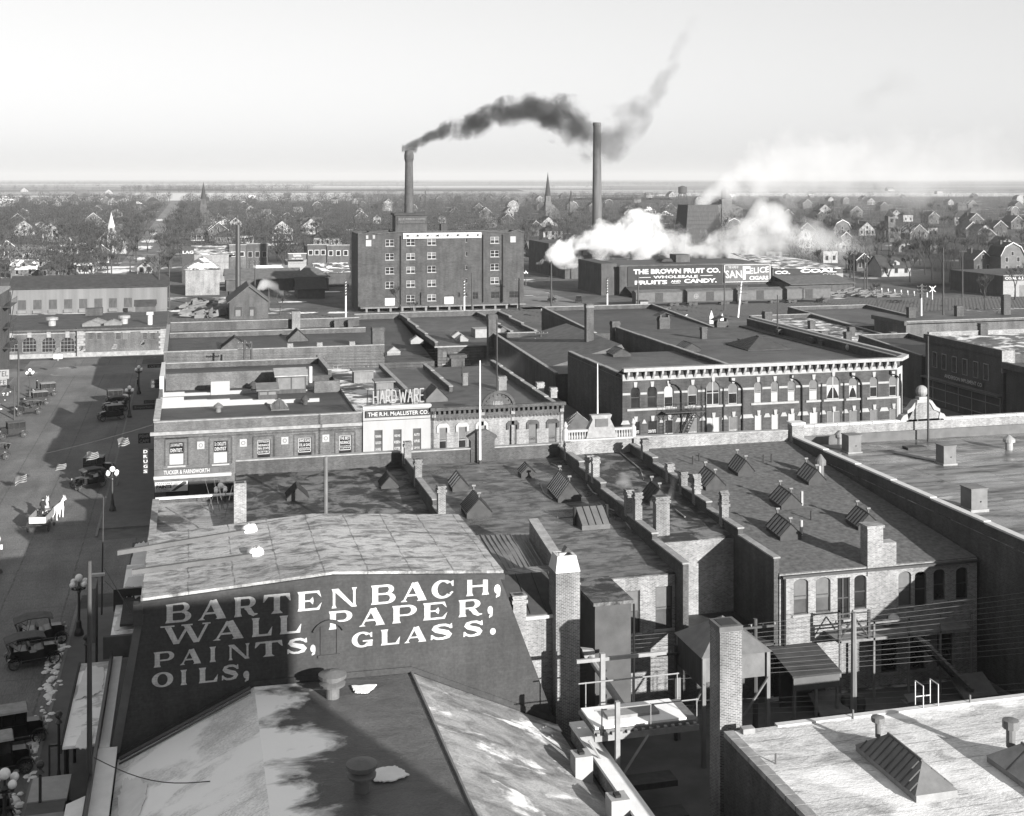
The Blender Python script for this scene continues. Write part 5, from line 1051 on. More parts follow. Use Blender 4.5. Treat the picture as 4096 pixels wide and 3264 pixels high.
c_ = lr(3075, 1400); skylight(lb2, c_.x, c_.y+3, c_.z, 5.6, 6.5, 1.2, .1, hip=2.8, mt=DGREY, glass=DGREY, bars=8, barm=BLACK, vents=False)
for px, py, w_, h_ in ((2968, 1378, .8, .8), (3118, 1345, .7, 1.0), (3253, 1376, .8, .9), (3292, 1385, .7, .8), (3292, 1350, .8, .9), (3380, 1400, .8, .9), (2814, 1355, .7, 1.6)): 
    c_ = lr(px, py); chimney(lb2, c_.x, c_.y, c_.z-.2, w_, w_, h_, BRKM)
c_ = lr(3386, 1408); MB().ball((c_.x+.2, c_.y-.3, c_.z+.6), .45, 10, 8).to('roof_cowl', TIN, lb2)
x_ = at(3110, 1330, Y=150).x; fp = E('flagpole', 'tall thin bare pole above the pyramid skylight of the long dark block', 'flagpole', (x_, 150, zr)); MB().cyl((x_, 150, zr-.2), (x_, 150, at(3110, 1180, Y=150).z), .12, .06, 6).to('pole', IRON, fp)
# ---- buildings behind the long block
def wallbox(name, lab, x0, x1, y0, y1, za, zb, wm, rm, holes=(), cat='building', cop=True, ph=.7):
    t = E(name, lab, cat, ((x0+x1)/2, (y0+y1)/2, 0)); block(t, x0, x1, y0, y1, za, zb, wm, rm, holes)
    if cop:
        parapet(t, [(x0+.2, y0+.2, za-.2, za+ph*.2), (x0+.2, y1-.2, zb-.2, zb+ph)], .35, wm, COPE); parapet(t, [(x1-.2, y0+.2, za-.2, za+ph*.2), (x1-.2, y1-.2, zb-.2, zb+ph)], .35, wm, COPE); parapet(t, [(x0+.42, y1-.2, zb-.2, zb+ph), (x1-.42, y1-.2, zb-.2, zb+ph)], .35, wm, COPE)
    return t
b1 = wallbox('yard_building', 'dark building with low tin gable among tall chimneys behind the long dark block', 42.5, xs_-.3, 144, 176, 8.4, 8.8, BRKD, R_D)
MB().ext([(43, 150, 8.3), (xs_-1, 150, 8.3), (53, 150, 10.9)], (0, 24, 0)).to('tin_gable', SHINGM, b1)
b2_ = wallbox('yard_building', 'flat building with dark roof and stepped side walls right of the steep tin roof', 58.3, 78.5, 177, 206, 8.8, 9.2, BRKD, R_D)
for px, top, bot, Yc, w_, lab, hood in ((2356, 1214, 1400, 158, 1.0, 'slim tall chimney with a pale band left of the long dark block', 0), (2460, 1284, 1400, 161, 1.1, 'plain dark square chimney beside the tin roof', 0), (2654, 1268, 1390, 161.5, 1.5, 'wide chimney with a tilted sheet-metal hood', 1), (2885, 1285, 1355, 163, 1.7, 'chimney with a peaked hood near the two white points', 1), (3068, 1245, 1340, 164, 1.1, 'plain tall chimney standing beside the long parapet', 0)):
    c_ = at(px, bot, Y=Yc); zt = at(px, top, Y=Yc).z
    k_ = E('brick_chimney', lab, 'chimney', (c_.x, Yc, 0)); MB().box(c_.x-w_/2, Yc-.5, 0, c_.x+w_/2, Yc+.5, zt).to('shaft', BRKM, k_); MB().box(c_.x-w_/2-.06, Yc-.56, zt-.5, c_.x+w_/2+.06, Yc+.56, zt-.2).to('band', BRKW if px == 2356 else BRKD, k_)
    if hood: MB().ext([(c_.x-w_/2-.6, Yc-.8, zt+.2), (c_.x+.1, Yc-.8, zt+.75), (c_.x+w_/2+.7, Yc-.8, zt+.15), (c_.x+.1, Yc-.8, zt+.6)], (0, 1.6, 0)).to('hood', DGREY, k_); 
    if hood: MB().box(c_.x-w_/2+.1, Yc-.5, zt+.002, c_.x-w_/2+.25, Yc+.5, zt+.5).box(c_.x+w_/2-.25, Yc-.5, zt+.002, c_.x+w_/2-.1, Yc+.5, zt+.5).to('hood_prop', IRON, k_)
pp = E('yard_building', 'low felt-roofed building filling the yard behind the 1886 block', 'building', (38, 165, 0)); block(pp, 27, 41.8, 153, 159.8, 5.0, 5.2, BRKM, R_M)
# ---- third row beyond the alley
Y3 = 177.0
z3 = at(1000, 1398, Y=Y3).z
hr = [(at(a, 1470, Y=Y3).x, at(b, 1470, Y=Y3).x, at(a, 1483, Y=Y3).z-.2, at(a, 1462, Y=Y3).z) for a, b in ((1334, 1368), (1456, 1490))]
t3 = E('warehouse_store', 'long brick building across the alley with small gabled skylights on a sunken dark roof', 'building', (12, 190, 0))
x0, x1 = at(655, 1420, Y=Y3).x, at(1538, 1400, Y=Y3).x
block(t3, x0, x1, Y3, 205, z3-.9, z3-.5, BRK, R_D, hr)
for a, b, c, d in hr: window(t3, (a+b)/2, c, Y3, b-a, d-c, LGREY, GLASSG, 'pair')
parapet(t3, [(x0, Y3+.2, z3-1, z3), (x1, Y3+.2, z3-1, z3)], .42, BRK, COPE); parapet(t3, [(x0+.2, Y3+.45, z3-1, z3), (x0+.2, 204.5, z3-1, z3+.6)], .42, BRKM, COPE); parapet(t3, [(x0+.5, 204.7, z3-1, z3+.9), (x1, 204.7, z3-1, z3+.9)], .42, BRKM, COPE); parapet(t3, [(x0+.5, 197, z3-.8, z3+.15), (x1, 197, z3-.8, z3+.15)], .42, BRKM, COPE)
def r3(px, py): return at(px, py, Z=z3-.75)
for px, py, w_ in ((940, 1400, 3.8), (1192, 1368, 3.0)): 
    c_ = r3(px, py); skylight(t3, c_.x, c_.y+1.5, c_.z, w_, 3, 1.5, .3, mt=BRKM, glass=DGREY, bars=4, barm=BLACK, vents=False)
for px in (1161, 1279, 1409): chimney(t3, at(px, 1395, Y=Y3).x, Y3+.3, z3-.5, .7, .6, 1.0, BRKP)
c_ = at(1525, 1370, Y=178); chimney(t3, x1-.8, 178.2, 3, 1.7, 1.6, at(1525, 1312, Y=178).z-3, BRKM)
for px, py in ((1183, 1300), (1345, 1330), (1400, 1300)): 
    c_ = at(px, py, Y=204); chimney(t3, c_.x, 203.6, z3-1, 1.3 if px == 1183 else .8, .8, 3.2 if px == 1183 else 1.6, BRKW if px == 1183 else BRKM)
t4 = E('brick_building', 'brick building with sash windows, three skylights and sloping divider walls in the third row', 'building', (55, 190, 0))
Y4 = 180.0; xa4, xb4 = at(1740, 1400, Y=Y4).x, at(2205, 1400, Y=Y4).x; z4 = at(1740, 1393, Y=Y4).z
hr = [(at(a, 1420, Y=Y4).x, at(b, 1420, Y=Y4).x, at(a, 1455, Y=Y4).z, at(a, 1405, Y=Y4).z) for a, b in ((1771, 1789), (1815, 1833), (1861, 1879), (1918, 1936), (1985, 2003), (2022, 2042))]+[(at(a, 1420, Y=Y4).x, at(b, 1420, Y=Y4).x, at(a, 1440, Y=Y4).z, at(a, 1400, Y=Y4).z) for a, b in ((2140, 2165), (2175, 2195))]
block(t4, xa4, xb4, Y4, 212, z4, z4+1.0, BRKM, R_M, hr)
for a, b, c, d in hr: window(t4, (a+b)/2, c, Y4, b-a, d-c, MGREY, GLASSG, 'sash', SHADEG, .5, COPE)
MB().box(xa4-.1, Y4-.25, z4+.1, xb4+.1, Y4-.004, z4+.3).to('eave', LGREY, t4)
for x in (xa4+.2, at(2100, 1370, Y=Y4).x, xb4-.2): stepped(t4, x, Y4, 212, z4, z4+1, 4, .4, BRKM, COPE, .6)
parapet(t4, [(xa4, 211.8, z4+.8, z4+1.9), (xb4, 211.8, z4+.8, z4+1.9)], .4, BRKM, COPE)
def r4(px, py): return onroof(px, py, Y4, z4+.06, 1/32)
for px, py in ((1832, 1352), (1848, 1366), (1963, 1338), (1978, 1348), (1668, 1370), (1575, 1415)):
    c_ = r4(px, py); skylight(t4, c_.x, c_.y+.6, c_.z, 1.9, 1.3, .7, .25, mt=LGREY, glass=GLASSG, bars=2, barm=LGREY, vents=False)
c_ = r4(2010, 1340); skylight(t4, c_.x, c_.y+1, c_.z, 2.6, 2.4, 1.0, .3, mt=MGREY, glass=MGREY, bars=6, barm=BLACK, vents=False)
c_ = r4(1952, 1350); MB().box(c_.x-2, c_.y, z4, c_.x+2, c_.y+3, z4+1.6).to('roof_house', LGREY, t4)
xc = at(1968, 1500, Y=176).x; k_ = E('brick_chimney', 'tall slender square stack rising before the third-row brick building', 'chimney', (xc, 176, 0)); zt = at(1968, 1257, Y=176).z; MB().box(xc-.62, 175.5, 0, xc+.62, 176.7, zt).to('shaft', BRKM, k_); MB().box(xc-.72, 175.4, zt-.6, xc+.72, 176.8, zt-.1).to('cap', BRKD, k_)
t5 = E('brick_building', 'low dark building with a gable-ended rear and lean-tos beside the third-row skylights', 'building', (33, 190, 0)); z5 = 5.2
xa5, xb5 = x1+.1, xa4-.1; hr = [(at(a, 1490, Y=Y4).x, at(b, 1490, Y=Y4).x, 1.2, 4.2) for a, b in ((1592, 1613), (1653, 1676), (1715, 1738))]
block(t5, xa5, xb5, Y4, 212, z5, 8.0, BRKD, R_D, hr)
for a, b, c, d in hr: window(t5, (a+b)/2, c, Y4, b-a, d-c, LGREY, GLASSG, 'sash', None, .5)
parapet(t5, [(xa5, 211.8, 7.8, 8.9), (xb5, 211.8, 7.8, 8.9)], .4, BRKM, COPE)
m = MB()
for i in range(9): a_ = Vector((R.uniform(xa5+2, xb5+2), R.uniform(176, 179), 0)); m.cyl(a_, a_+Vector((R.uniform(-2, 2), 0, R.uniform(1.5, 4))), .12, .12, 5); 
for i in range(5): x_ = R.uniform(xa5+1, xb5+2); m.box(x_, 176.5, 0, x_+R.uniform(.6, 1.6), 178, R.uniform(.6, 2))
m.to('lumber_heap', WOODD, label='dark jumble of boards and crates in the alley before the low dark building', cat='rubbish')
# ---- depot across the end of the street
Yd = 236.0
def xd_(px): return at(px, 1380, Y=Yd).x
def zd_(px, py): return at(px, py, Y=Yd).z
dp = E('railway_depot', 'long one-storey brick depot with arched windows and quoins across the end of the street', 'depot', (-30, 245, 0))
z0 = .6; zt = zd_(300, 1325)
ar = [(a-28, a+28) for a in (44, 118, 195, 270)]; sm_ = [(352, 375), (386, 406), (462, 483), (492, 514), (569, 589), (600, 621)]
ho = [(xd_(a), xd_(b), zd_(a, 1410), zd_((a+b)/2, 1350)) for a, b in ar]+[(xd_(a), xd_(b), zd_(a, 1357), zd_(a, 1332)) for a, b in sm_]
block(dp, -75, xd_(665), Yd, 262, zt, zt+.4, BRK, R_D, ho, inset=0)
am = MB()
for i, (a, b, c, d) in enumerate(ho):
    window(dp, (a+b)/2, c, Yd, b-a, d-c, COPE if i < 4 else GREY, GLASS if i != 7 else SHADEG, 'grid')
    if i < 4: archfill(am, (a+b)/2, d, b-a, (b-a)/2*.9, Yd); MB().box((a+b)/2-.35, Yd-.2, d, (a+b)/2+.35, Yd-.004, d+1.1).to('keystone', COPE, dp)
    else: MB().box(a-.3, Yd-.1, d+.02, b+.3, Yd-.004, d+.3).to('lintel', COPE, dp)
am.to('window_arches', BRK, dp)
m = MB()
for px in (320, 655):
    for i in range(9): x = xd_(px); w_ = .9 if i % 2 else .6; m.box(x-w_, Yd-.12, z0+i*.46, x+w_, Yd-.004, z0+i*.46+.42)
m.to('quoin', COPE, dp); MB().box(-75, Yd-.3, 0, xd_(665), Yd-.006, .8).to('plinth', COPE, dp)
MB().box(-75, Yd-.5, zt+.1, xd_(668), Yd+.5, zt+.45).to('cornice', BRKM, dp); MB().box(-75, Yd-.15, zt-.35, xd_(665), Yd-.005, zt-.2).to('string_course', COPE, dp)
MB().cyl((xd_(306), Yd-.25, .2), (xd_(306), Yd-.25, zt+.6), .12, .12, 6).to('downpipe', BLACK, dp)
def rd(px, py): return at(px, py, Z=zt+.3)
for px, py, r, h_ in ((208, 1300, 1.1, 2.0), (497, 1292, 1.1, 2.0)): c_ = rd(px, py); mushroom_vent(dp, c_.x, c_.y, zt+.2, r, h_, TIN, cone=False)
c_ = rd(600, 1295); MB().cyl((c_.x, c_.y, zt), (c_.x, c_.y, zt+2), .45, .45, 10).box(c_.x-.6, c_.y-.5, zt+2.004, c_.x+.6, c_.y+.5, zt+2.5).to('roof_cowl', WHITE, dp)
for px, py in ((388, 1294), (452, 1299), (365, 1303)): c_ = rd(px, py); skylight(dp, c_.x, c_.y+1, zt+.3, 3.2, 1.6, .7, .2, mt=GREY, glass=MGREY, bars=3, barm=GREY, vents=False, hip=.0)
MB().box(rd(358, 1290).x-1.6, 258, zt, rd(358, 1290).x+1.6, 260, zt+1.8).to('roof_house', BRKD, dp)
sg = E('sign_board', 'small white notice board on the lawn before the depot', 'sign', at(232, 1443, Z=0)); c_ = at(232, 1443, Z=0); MB().box(c_.x-.75, c_.y, .3, c_.x+.75, c_.y+.1, 1.1).to('board', WHITE, sg); MB().box(c_.x-.06, c_.y+.1, 0, c_.x+.06, c_.y+.2, .9).to('post', WHITE, sg)
# ---- tall dark hotel at the left edge
ht = E('hotel', 'tall dark brick hotel with fire escape at the left edge', 'building', (-36, 210, 0))
MB().box(-50, 150, 0, -29.8, 228, 13.2).to('wall', BRKM, ht); MB().box(-50, 150, 13.204, -29.7, 228.2, 13.6).to('cornice', COPE, ht)
m = MB()
for z in (4, 7.4, 10.8):
    m.box(-29.8, 219, z, -28.5, 227, z+.08)
    for yy in range(219, 228): m.cyl((-28.5, yy, z), (-28.5, yy, z+1.1), .03, .03, 4)
    m.cyl((-28.5, 219, z+1.1), (-28.5, 227, z+1.1), .04, .04, 4); m.cyl((-28.7, 219.5, z), (-28.7, 225, z+3.3), .06, .06, 4)
m.to('fire_escape', IRON, ht)
hsn = E('hotel_sign', 'white projecting sign ending in TEL and FE at the left edge', 'sign', at(12, 1510, Y=190)); c_ = at(14, 1482, Y=190); d_ = at(36, 1540, Y=190)
MB().box(c_.x-3, 190, d_.z+.9, d_.x, 190.2, c_.z+.1).to('board', LGREY, hsn); text_y('HOTEL', c_.x-2.2, d_.x-.1, d_.z+1.25, d_.z+2.0, 190, BLACK, hsn); MB().box(c_.x-3, 190, d_.z, d_.x-.3, 190.15, d_.z+.85).to('board', LGREY, hsn); text_y('CAFE', c_.x-1.8, d_.x-.4, d_.z+.1, d_.z+.75, 190, BLACK, hsn)
# ---- right hand buildings
an = E('implement_store', 'shaded brick store at the right edge with long dark shop front facing the side street', 'building', (115, 150, 0))
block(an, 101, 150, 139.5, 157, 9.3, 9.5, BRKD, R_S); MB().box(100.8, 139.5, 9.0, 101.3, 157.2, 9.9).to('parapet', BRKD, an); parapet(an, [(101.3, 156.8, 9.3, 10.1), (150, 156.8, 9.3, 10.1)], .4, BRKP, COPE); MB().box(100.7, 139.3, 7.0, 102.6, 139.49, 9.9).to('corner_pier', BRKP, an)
for y_, z_ in ((143, 5.6), (145.2, 5.6), (147.6, 5.6), (150, 5.6), (152.4, 5.6), (154.6, 5.6)): MB().box(100.9, y_-.55, z_-.1, 100.99, y_+.55, z_+2.1).to('window', LGREY, an); MB().box(100.86, y_-.42, z_, 100.895, y_+.42, z_+2.0).to('pane', GLASS, an)
m = MB()
for y_ in (140, 143, 146, 149, 152, 155): m.box(100.9, y_, .4, 100.98, y_+.12, 3.6)
for z_ in (1, 2.6, 3.6): m.box(100.9, 140, z_, 100.985, 156.5, z_+.1)
m.to('shop_front', LGREY, an); MB().box(100.2, 139.6, 3.9, 101, 157, 4.1).to('canopy', MGREY, an)
sg = MB().box(100.9, 143.5, 4.4, 100.98, 152.5, 5.1).to('sign_board', DGREY, an); text_mb('ANDERSON IMPLEMENT CO', (100.87, 152.2, 4.5), -UY, UZ, 8.4, .5, .01).to('lettering', WHITE, sg)
for x_ in (110, 121): chimney(an, x_, 156.6, 9.5, 1.2, .8, 1.6, BRKM)
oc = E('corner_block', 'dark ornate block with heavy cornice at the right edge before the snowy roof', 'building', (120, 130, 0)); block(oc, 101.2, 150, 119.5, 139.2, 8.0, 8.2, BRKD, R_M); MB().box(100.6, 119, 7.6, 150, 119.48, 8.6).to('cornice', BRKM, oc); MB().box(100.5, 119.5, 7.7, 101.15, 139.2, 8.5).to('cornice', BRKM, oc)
for y_ in (122, 126, 130, 134): MB().box(101.1, y_, 4.5, 101.18, y_+1.2, 7.0).to('window', GLASS, oc)
b16 = E('brick_building', 'brick building with arched windows and bracketed corner beyond the shaded store', 'building', (140, 190, 0)); Yb = 186.0
hb = [(at(a, 1330, Y=Yb).x, at(b, 1330, Y=Yb).x, at(a, 1352, Y=Yb).z, at(a, 1323, Y=Yb).z) for a, b in ((3731, 3748), (3788, 3806), (3850, 3866), (3893, 3911), (3944, 3962), (3996, 4015))]
xl = at(3624, 1330, Y=Yb).x; zz = at(3640, 1296, Y=Yb).z; block(b16, xl, xl+62, Yb, 196, zz, zz, BRK, R_M, hb)
for a, b, c, d in hb: window(b16, (a+b)/2, c, Yb, b-a, d-c, STONE, GLASSG, 'sash', None)
MB().box(xl-.5, Yb-.3, zz-.2, xl-.01, 196.2, zz+.5).to('cornice', BRKM, b16); parapet(b16, [(xl, Yb+.2, zz-.1, zz+.4), (xl+62, Yb+.2, zz-.1, zz+.4)], .4, BRK, COPE)
for i in range(5): chimney(b16, xl+6+i*9.5, 194, zz, 1.4, .9, 1.8 if i != 2 else 3.5, BRKM)
o1 = wallbox('low_building', 'low snow-patched roof divided by stepped walls left of the bracketed corner', 101, 114, 176, 215, 5.0, 5.6, BRKD, R_S); o2 = wallbox('low_building', 'pale flat roof farthest back in the right-hand row', 114.5, 132, 200, 226, 5.6, 5.8, BRKM, R_M)
for x_, y_ in ((104, 184), (108, 190), (111, 182), (106, 200)): chimney(o1, x_, y_, 5, 1.0, 1.0, 1.8, BRKM)
o3 = wallbox('low_building', 'narrow dark building along the shaded side of the far side street', 101, 110, 158, 175.5, 6.5, 6.8, BRKD, R_D)
# ================================================================ RAILWAY AND WAREHOUSES
def shed(name, lab, cat, x0, x1, y0, y1, ze, zr, wm, rm, ridge='x', ov=.5):
    t = E(name, lab, cat, ((x0+x1)/2, (y0+y1)/2, 0)); ym, xm = (y0+y1)/2, (x0+x1)/2
    if ridge == 'x':
        MB().ext([(x0, y0, 0), (x0, y1, 0), (x0, y1, ze), (x0, ym, zr), (x0, y0, ze)], (x1-x0, 0, 0)).to('wall', wm, t); k = (zr-ze)/(ym-y0)
        MB().ext([(x0-ov, y0-ov, ze-ov*k+.03), (x0-ov, ym, zr+.03), (x0-ov, y1+ov, ze-ov*k+.03), (x0-ov, y1+ov, ze-ov*k+.2), (x0-ov, ym, zr+.2), (x0-ov, y0-ov, ze-ov*k+.2)], (x1-x0+2*ov, 0, 0)).to('roof', rm, t)
    else:
        MB().ext([(x0, y0, 0), (x1, y0, 0), (x1, y0, ze), (xm, y0, zr), (x0, y0, ze)], (0, y1-y0, 0)).to('wall', wm, t); k = (zr-ze)/(xm-x0)
        MB().ext([(x0-ov, y0-ov, ze-ov*k+.03), (xm, y0-ov, zr+.03), (x1+ov, y0-ov, ze-ov*k+.03), (x1+ov, y0-ov, ze-ov*k+.2), (xm, y0-ov, zr+.2), (x0-ov, y0-ov, ze-ov*k+.2)], (0, y1-y0+2*ov, 0)).to('roof', rm, t)
    return t
# freight shed
Yf = 312.0
def xf(px): return at(px, 1200, Y=Yf).x
fs = shed('freight_shed', 'very long low freight shed with streaked board wall and dark roof', 'shed', xf(44), xf(668), Yf, 326, at(300, 1150, Y=Yf).z, at(300, 1103, Y=319).z, SHEDW, SHING, 'x', .6)
for px in (88, 150, 212, 273, 333, 394, 452, 512): 
    x = xf(px); MB().box(x-.9, Yf-.08, 1.2, x+.9, Yf-.004, 3.4).to('freight_door', WOODD, fs); MB().box(x-1.0, Yf-.5, .3, x+1.0, Yf-.01, 1.0).to('loading_ramp', SHEDW, fs)
hb_ = shed('tool_shed', 'small dark hut in front of the right part of the freight shed', 'shed', at(541, 1240, Y=296).x, at(620, 1240, Y=296).x, 296, 300, 3.0, 4.0, CLAP_D, SHING, 'x', .3); MB().box(-14.6, 295.93, 1.6, -13.6, 295.98, 2.6).to('window', GLASS, hb_)
# the big mercantile warehouse
YM = 300.0
def xM(px): return at(px, 1100, Y=YM).x
def zM(py, px=1750): return at(px, py, Y=YM).z
mw = E('warehouse', 'five-storey brick warehouse with long white name board and roof penthouse', 'warehouse', (60, 310, 0))
XA, XB = xM(1432), xM(2095); ZMt = zM(928)
mh = []
for c, rows in ((1559, (969, 1024, 1079, 1136)), (1643, (968, 1024, 1078, 1133, 1191)), (1727, (967, 1022, 1076, 1132, 1190)), (1979, (963, 1018, 1072, 1127))):
    for r in rows: mh.append((xM(c-17), xM(c+17), zM(r+13), zM(r-13), 'quad'))
for c, r in ((1475, 969), (2053, 961)): mh.append((xM(c-11), xM(c+11), zM(r+12), zM(r-12), 'plain'))
for r in (962, 1018, 1072, 1126, 1180): mh.append((xM(1862), xM(1870), zM(r+9), zM(r-9), 'plain'))
for a, b, c, d in ((1890, 1912, 1172, 1200), (1964, 1997, 1172, 1198), (2037, 2077, 1172, 1198), (1831, 1840, 1172, 1190)): mh.append((xM(a), xM(b), zM(d), zM(c), 'pair'))
mh += [(xM(1540), xM(1580), 1.2, zM(1180), 'door'), (xM(1778), xM(1815), 1.2, zM(1180), 'door')]
block(mw, XA, XB, YM, 312.5, ZMt-1, ZMt-1, MERC, R_D, [h[:4] for h in mh])
for a, b, c, d, st in mh:
    if st == 'door':
        MB().box(a+.02, YM+.1, c, b-.02, YM+.2, c+(d-c)*.78).to('loading_door', WHITE, mw); MB().box(a+.02, YM+.1, c+(d-c)*.785, b-.02, YM+.2, d-.01).to('transom', DGREY, mw)
    else: window(mw, (a+b)/2, c, YM, b-a, d-c, WHITE if st != 'pair' else DGREY, SHADE if (st == 'plain' and b-a > 1) else GLASS, st, SHADEG if R.random() < .35 and st == 'quad' else None, .45, COPE if st == 'quad' else None)
m = MB()
xs = [XA-.02, xM(1459), xM(1485), xM(1510), xM(1600), xM(1930), xM(2010), xM(2040), xM(2070), XB+.02]
zs = [0, 0, .45, 0, .45, .45, 0, 0, .6, 0]
for i in range(len(xs)-1):
    m.ext([(xs[i], YM-.03, ZMt-1.0), (xs[i+1], YM-.03, ZMt-1.0), (xs[i+1], YM-.03, ZMt-.4+zs[i+1]), (xs[i], YM-.03, ZMt-.4+zs[i])], (0, .5, 0))
m.to('parapet', MERC, mw); m = MB()
for i in range(len(xs)-1): m.ext([(xs[i]-.01, YM-.3, ZMt-.396+zs[i]), (xs[i+1]+.01, YM-.3, ZMt-.396+zs[i+1]), (xs[i+1]+.01, YM-.3, ZMt-.15+zs[i+1]), (xs[i]-.01, YM-.3, ZMt-.15+zs[i])], (0, .9, 0))
m.to('coping', BRKM, mw)
parapet(mw, [(XA+.25, YM+.6, ZMt-1, ZMt-.3), (XA+.25, 312.3, ZMt-1, ZMt-.3)], .45, MERC, BRKM); parapet(mw, [(XB-.25, YM+.6, ZMt-1, ZMt-.3), (XB-.25, 312.3, ZMt-1, ZMt-.3)], .45, MERC, BRKM); parapet(mw, [(XA+.5, 312.25, ZMt-1, ZMt-.3), (XB-.5, 312.25, ZMt-1, ZMt-.3)], .45, MERC, BRKM)
for px in (1468, 1495): MB().box(xM(px)-.3, YM-.2, ZMt-1.5, xM(px)+.3, YM-.04, ZMt-.6).to('bracket', COPE, mw)
nb2 = MB().box(xM(1611), YM-.5, zM(953), xM(1924), YM-.25, zM(931)).to('name_board', WHITE, mw); text_y('NEBRASKA MERCANTILE CO.', xM(1622), xM(1915), zM(949), zM(935), YM-.5, LGREY, nb2, bold=.03)
m = MB()
for k_ in range(8): x = xM(1630+k_*40); m.ball((x, YM-.7, zM(941)), .22, 8, 6)
m.to('board_lamps', BLACK, nb2)
for px in (1602, 1931, 2010): MB().cyl((xM(px), YM-.2, 1.4), (xM(px), YM-.2, ZMt-.8), .14, .14, 6).to('downpipe', BLACK, mw)
m = MB().box(xM(1436), YM-3.2, .9, xM(2090), YM-.05, 1.2)
for i in range(14): x = xM(1460)+i*(xM(2060)-xM(1460))/13; m.box(x-.25, YM-3.0, 0, x+.25, YM-2.6, .896)
m.to('loading_dock', WOOD, mw)
ph = MB().box(xM(1590), 303, ZMt-1.1, xM(1717), 308, zM(862)).to('penthouse', BRKD, mw); MB().box(xM(1584), 302.6, zM(862)+.004, xM(1722), 308.4, zM(862)+.5).to('penthouse_roof', SHING, ph)
sg = MB().box(xM(1597), 302.8, zM(896), xM(1716), 302.99, zM(868)).to('sign_board', DGREY, ph); text_y('BLUE RIBBON COFFEE', xM(1602), xM(1711), zM(882), zM(872), 302.8, GREY, sg, bold=.02); text_y('AND OTHER FOOD PRODUCTS', xM(1606), xM(1707), zM(893), zM(886), 302.8, GREY, sg)
MB().box(xM(1796)-.8, 306, ZMt-1.1, xM(1796)+.8, 308, ZMt+1.7).to('roof_house', DGREY, mw)
m = MB(); m.ext([(xM(1490), 306, ZMt-1), (xM(1575), 306, ZMt-1), (xM(1575), 306, ZMt+.5), (xM(1490), 306, ZMt+.1)], (0, 4, 0)); m.to('roof_house', DGREY, mw)
x_ = xM(1713); pipe(mw, x_, 304, zM(862), .1, 6.0, IRON, 'flagstaff')
# square-necked stack behind it
xs1 = at(1636, 800, Y=321).x; st1 = E('smokestack', 'tall tapering round brick stack with flared head rising behind the warehouse', 'smokestack', (xs1, 321, 0)); zt = at(1636, 602, Y=321).z
MB().lathe(xs1, 321, [(1.55, 0), (1.25, 22), (1.02, zt-3.2), (1.02, zt-3.0), (1.22, zt-2.2), (1.25, zt-1.2), (1.05, zt-.2), (1.0, zt)], 20).to('shaft', BRKM, st1, smooth=False); MB().lathe(xs1, 321, [(.8, zt+.004), (.8, zt+.02)], 16).to('flue', BLACK, st1)
xs2 = at(2388, 800, Y=425).x; st2 = E('smokestack', 'tallest pale concrete stack standing alone in the white steam', 'smokestack', (xs2, 425, 0)); zt2 = at(2386, 490, Y=425).z
CONC = plain('stained_concrete', 0.085, 0.3, .9, stretch=(1, 1, .15))
MB().lathe(xs2, 425, [(1.75, 0), (1.7, 20), (1.35, zt2-1.4), (1.5, zt2-1.3), (1.5, zt2-.1), (1.4, zt2)], 22).to('shaft', CONC, st2); MB().lathe(xs2, 425, [(1.1, zt2+.004), (1.1, zt2+.02)], 16).to('flue', BLACK, st2)
xs3 = at(952, 1000, Y=303).x; st3 = E('smokestack', 'thin dark iron stack beside the small gabled boiler house', 'smokestack', (xs3, 303, 0)); MB().cyl((xs3, 303, 0), (xs3, 303, at(952, 899, Y=303).z), .62, .55, 12).to('shaft', IRON, st3)
# cooling tower
Yc_ = 440.0; xa, xb = at(2752, 820, Y=Yc_).x, at(2872, 820, Y=Yc_).x; zc_ = at(2800, 819, Y=Yc_).z
ct = E('cooling_tower', 'dark wooden cooling tower with slanting sides and steam rising from its top', 'cooling tower', ((xa+xb)/2, 445, 0)); m = MB()
b0 = [(xa-2, Yc_-1), (xb+2, Yc_-1), (xb+2, Yc_+12), (xa-2, Yc_+12)]; b1_ = [(xa, Yc_), (xb, Yc_), (xb, Yc_+10), (xa, Yc_+10)]
for i in range(4): j = (i+1) % 4; m.poly([(*b0[i], 0), (*b0[j], 0), (*b1_[j], zc_), (*b1_[i], zc_)])
m.poly([(x, y, zc_-.6) for x, y in b1_]); m.to('casing', WOODD, ct); m = MB()
for z in [q*1.6 for q in range(1, int(zc_/1.6))]: f = z/zc_; m.box(xa-2+2*f-.1, Yc_-1+f-.12, z, xb+2-2*f+.1, Yc_-1+f-.02, z+.15)
m.to('louvre_bands', DGREY, ct)
# power house in the steam
pw = wallbox('power_house', 'low dark power house with pale roof edge half hidden by the white steam', at(2195, 1130, Y=395).x, at(2420, 1130, Y=395).x, 395, 420, 10.5, 10.5, BRKD, R_D, cop=False)
for i in range(5): x = at(2245+i*32, 1100, Y=395).x; MB().box(x-.8, 394.9, 6.5, x+.8, 394.98, 9).to('window', SHADEG if i % 2 else GLASS, pw)
MB().box(at(2240, 1100, Y=394).x, 394.2, 9.4, at(2408, 1100, Y=394).x, 394.9, 10.4).to('roof_edge', WHITE, pw); MB().box(at(2260, 1120, Y=380).x, 380, 0, at(2405, 1120, Y=380).x, 394, 4.6).to('annex', BRKM, pw)
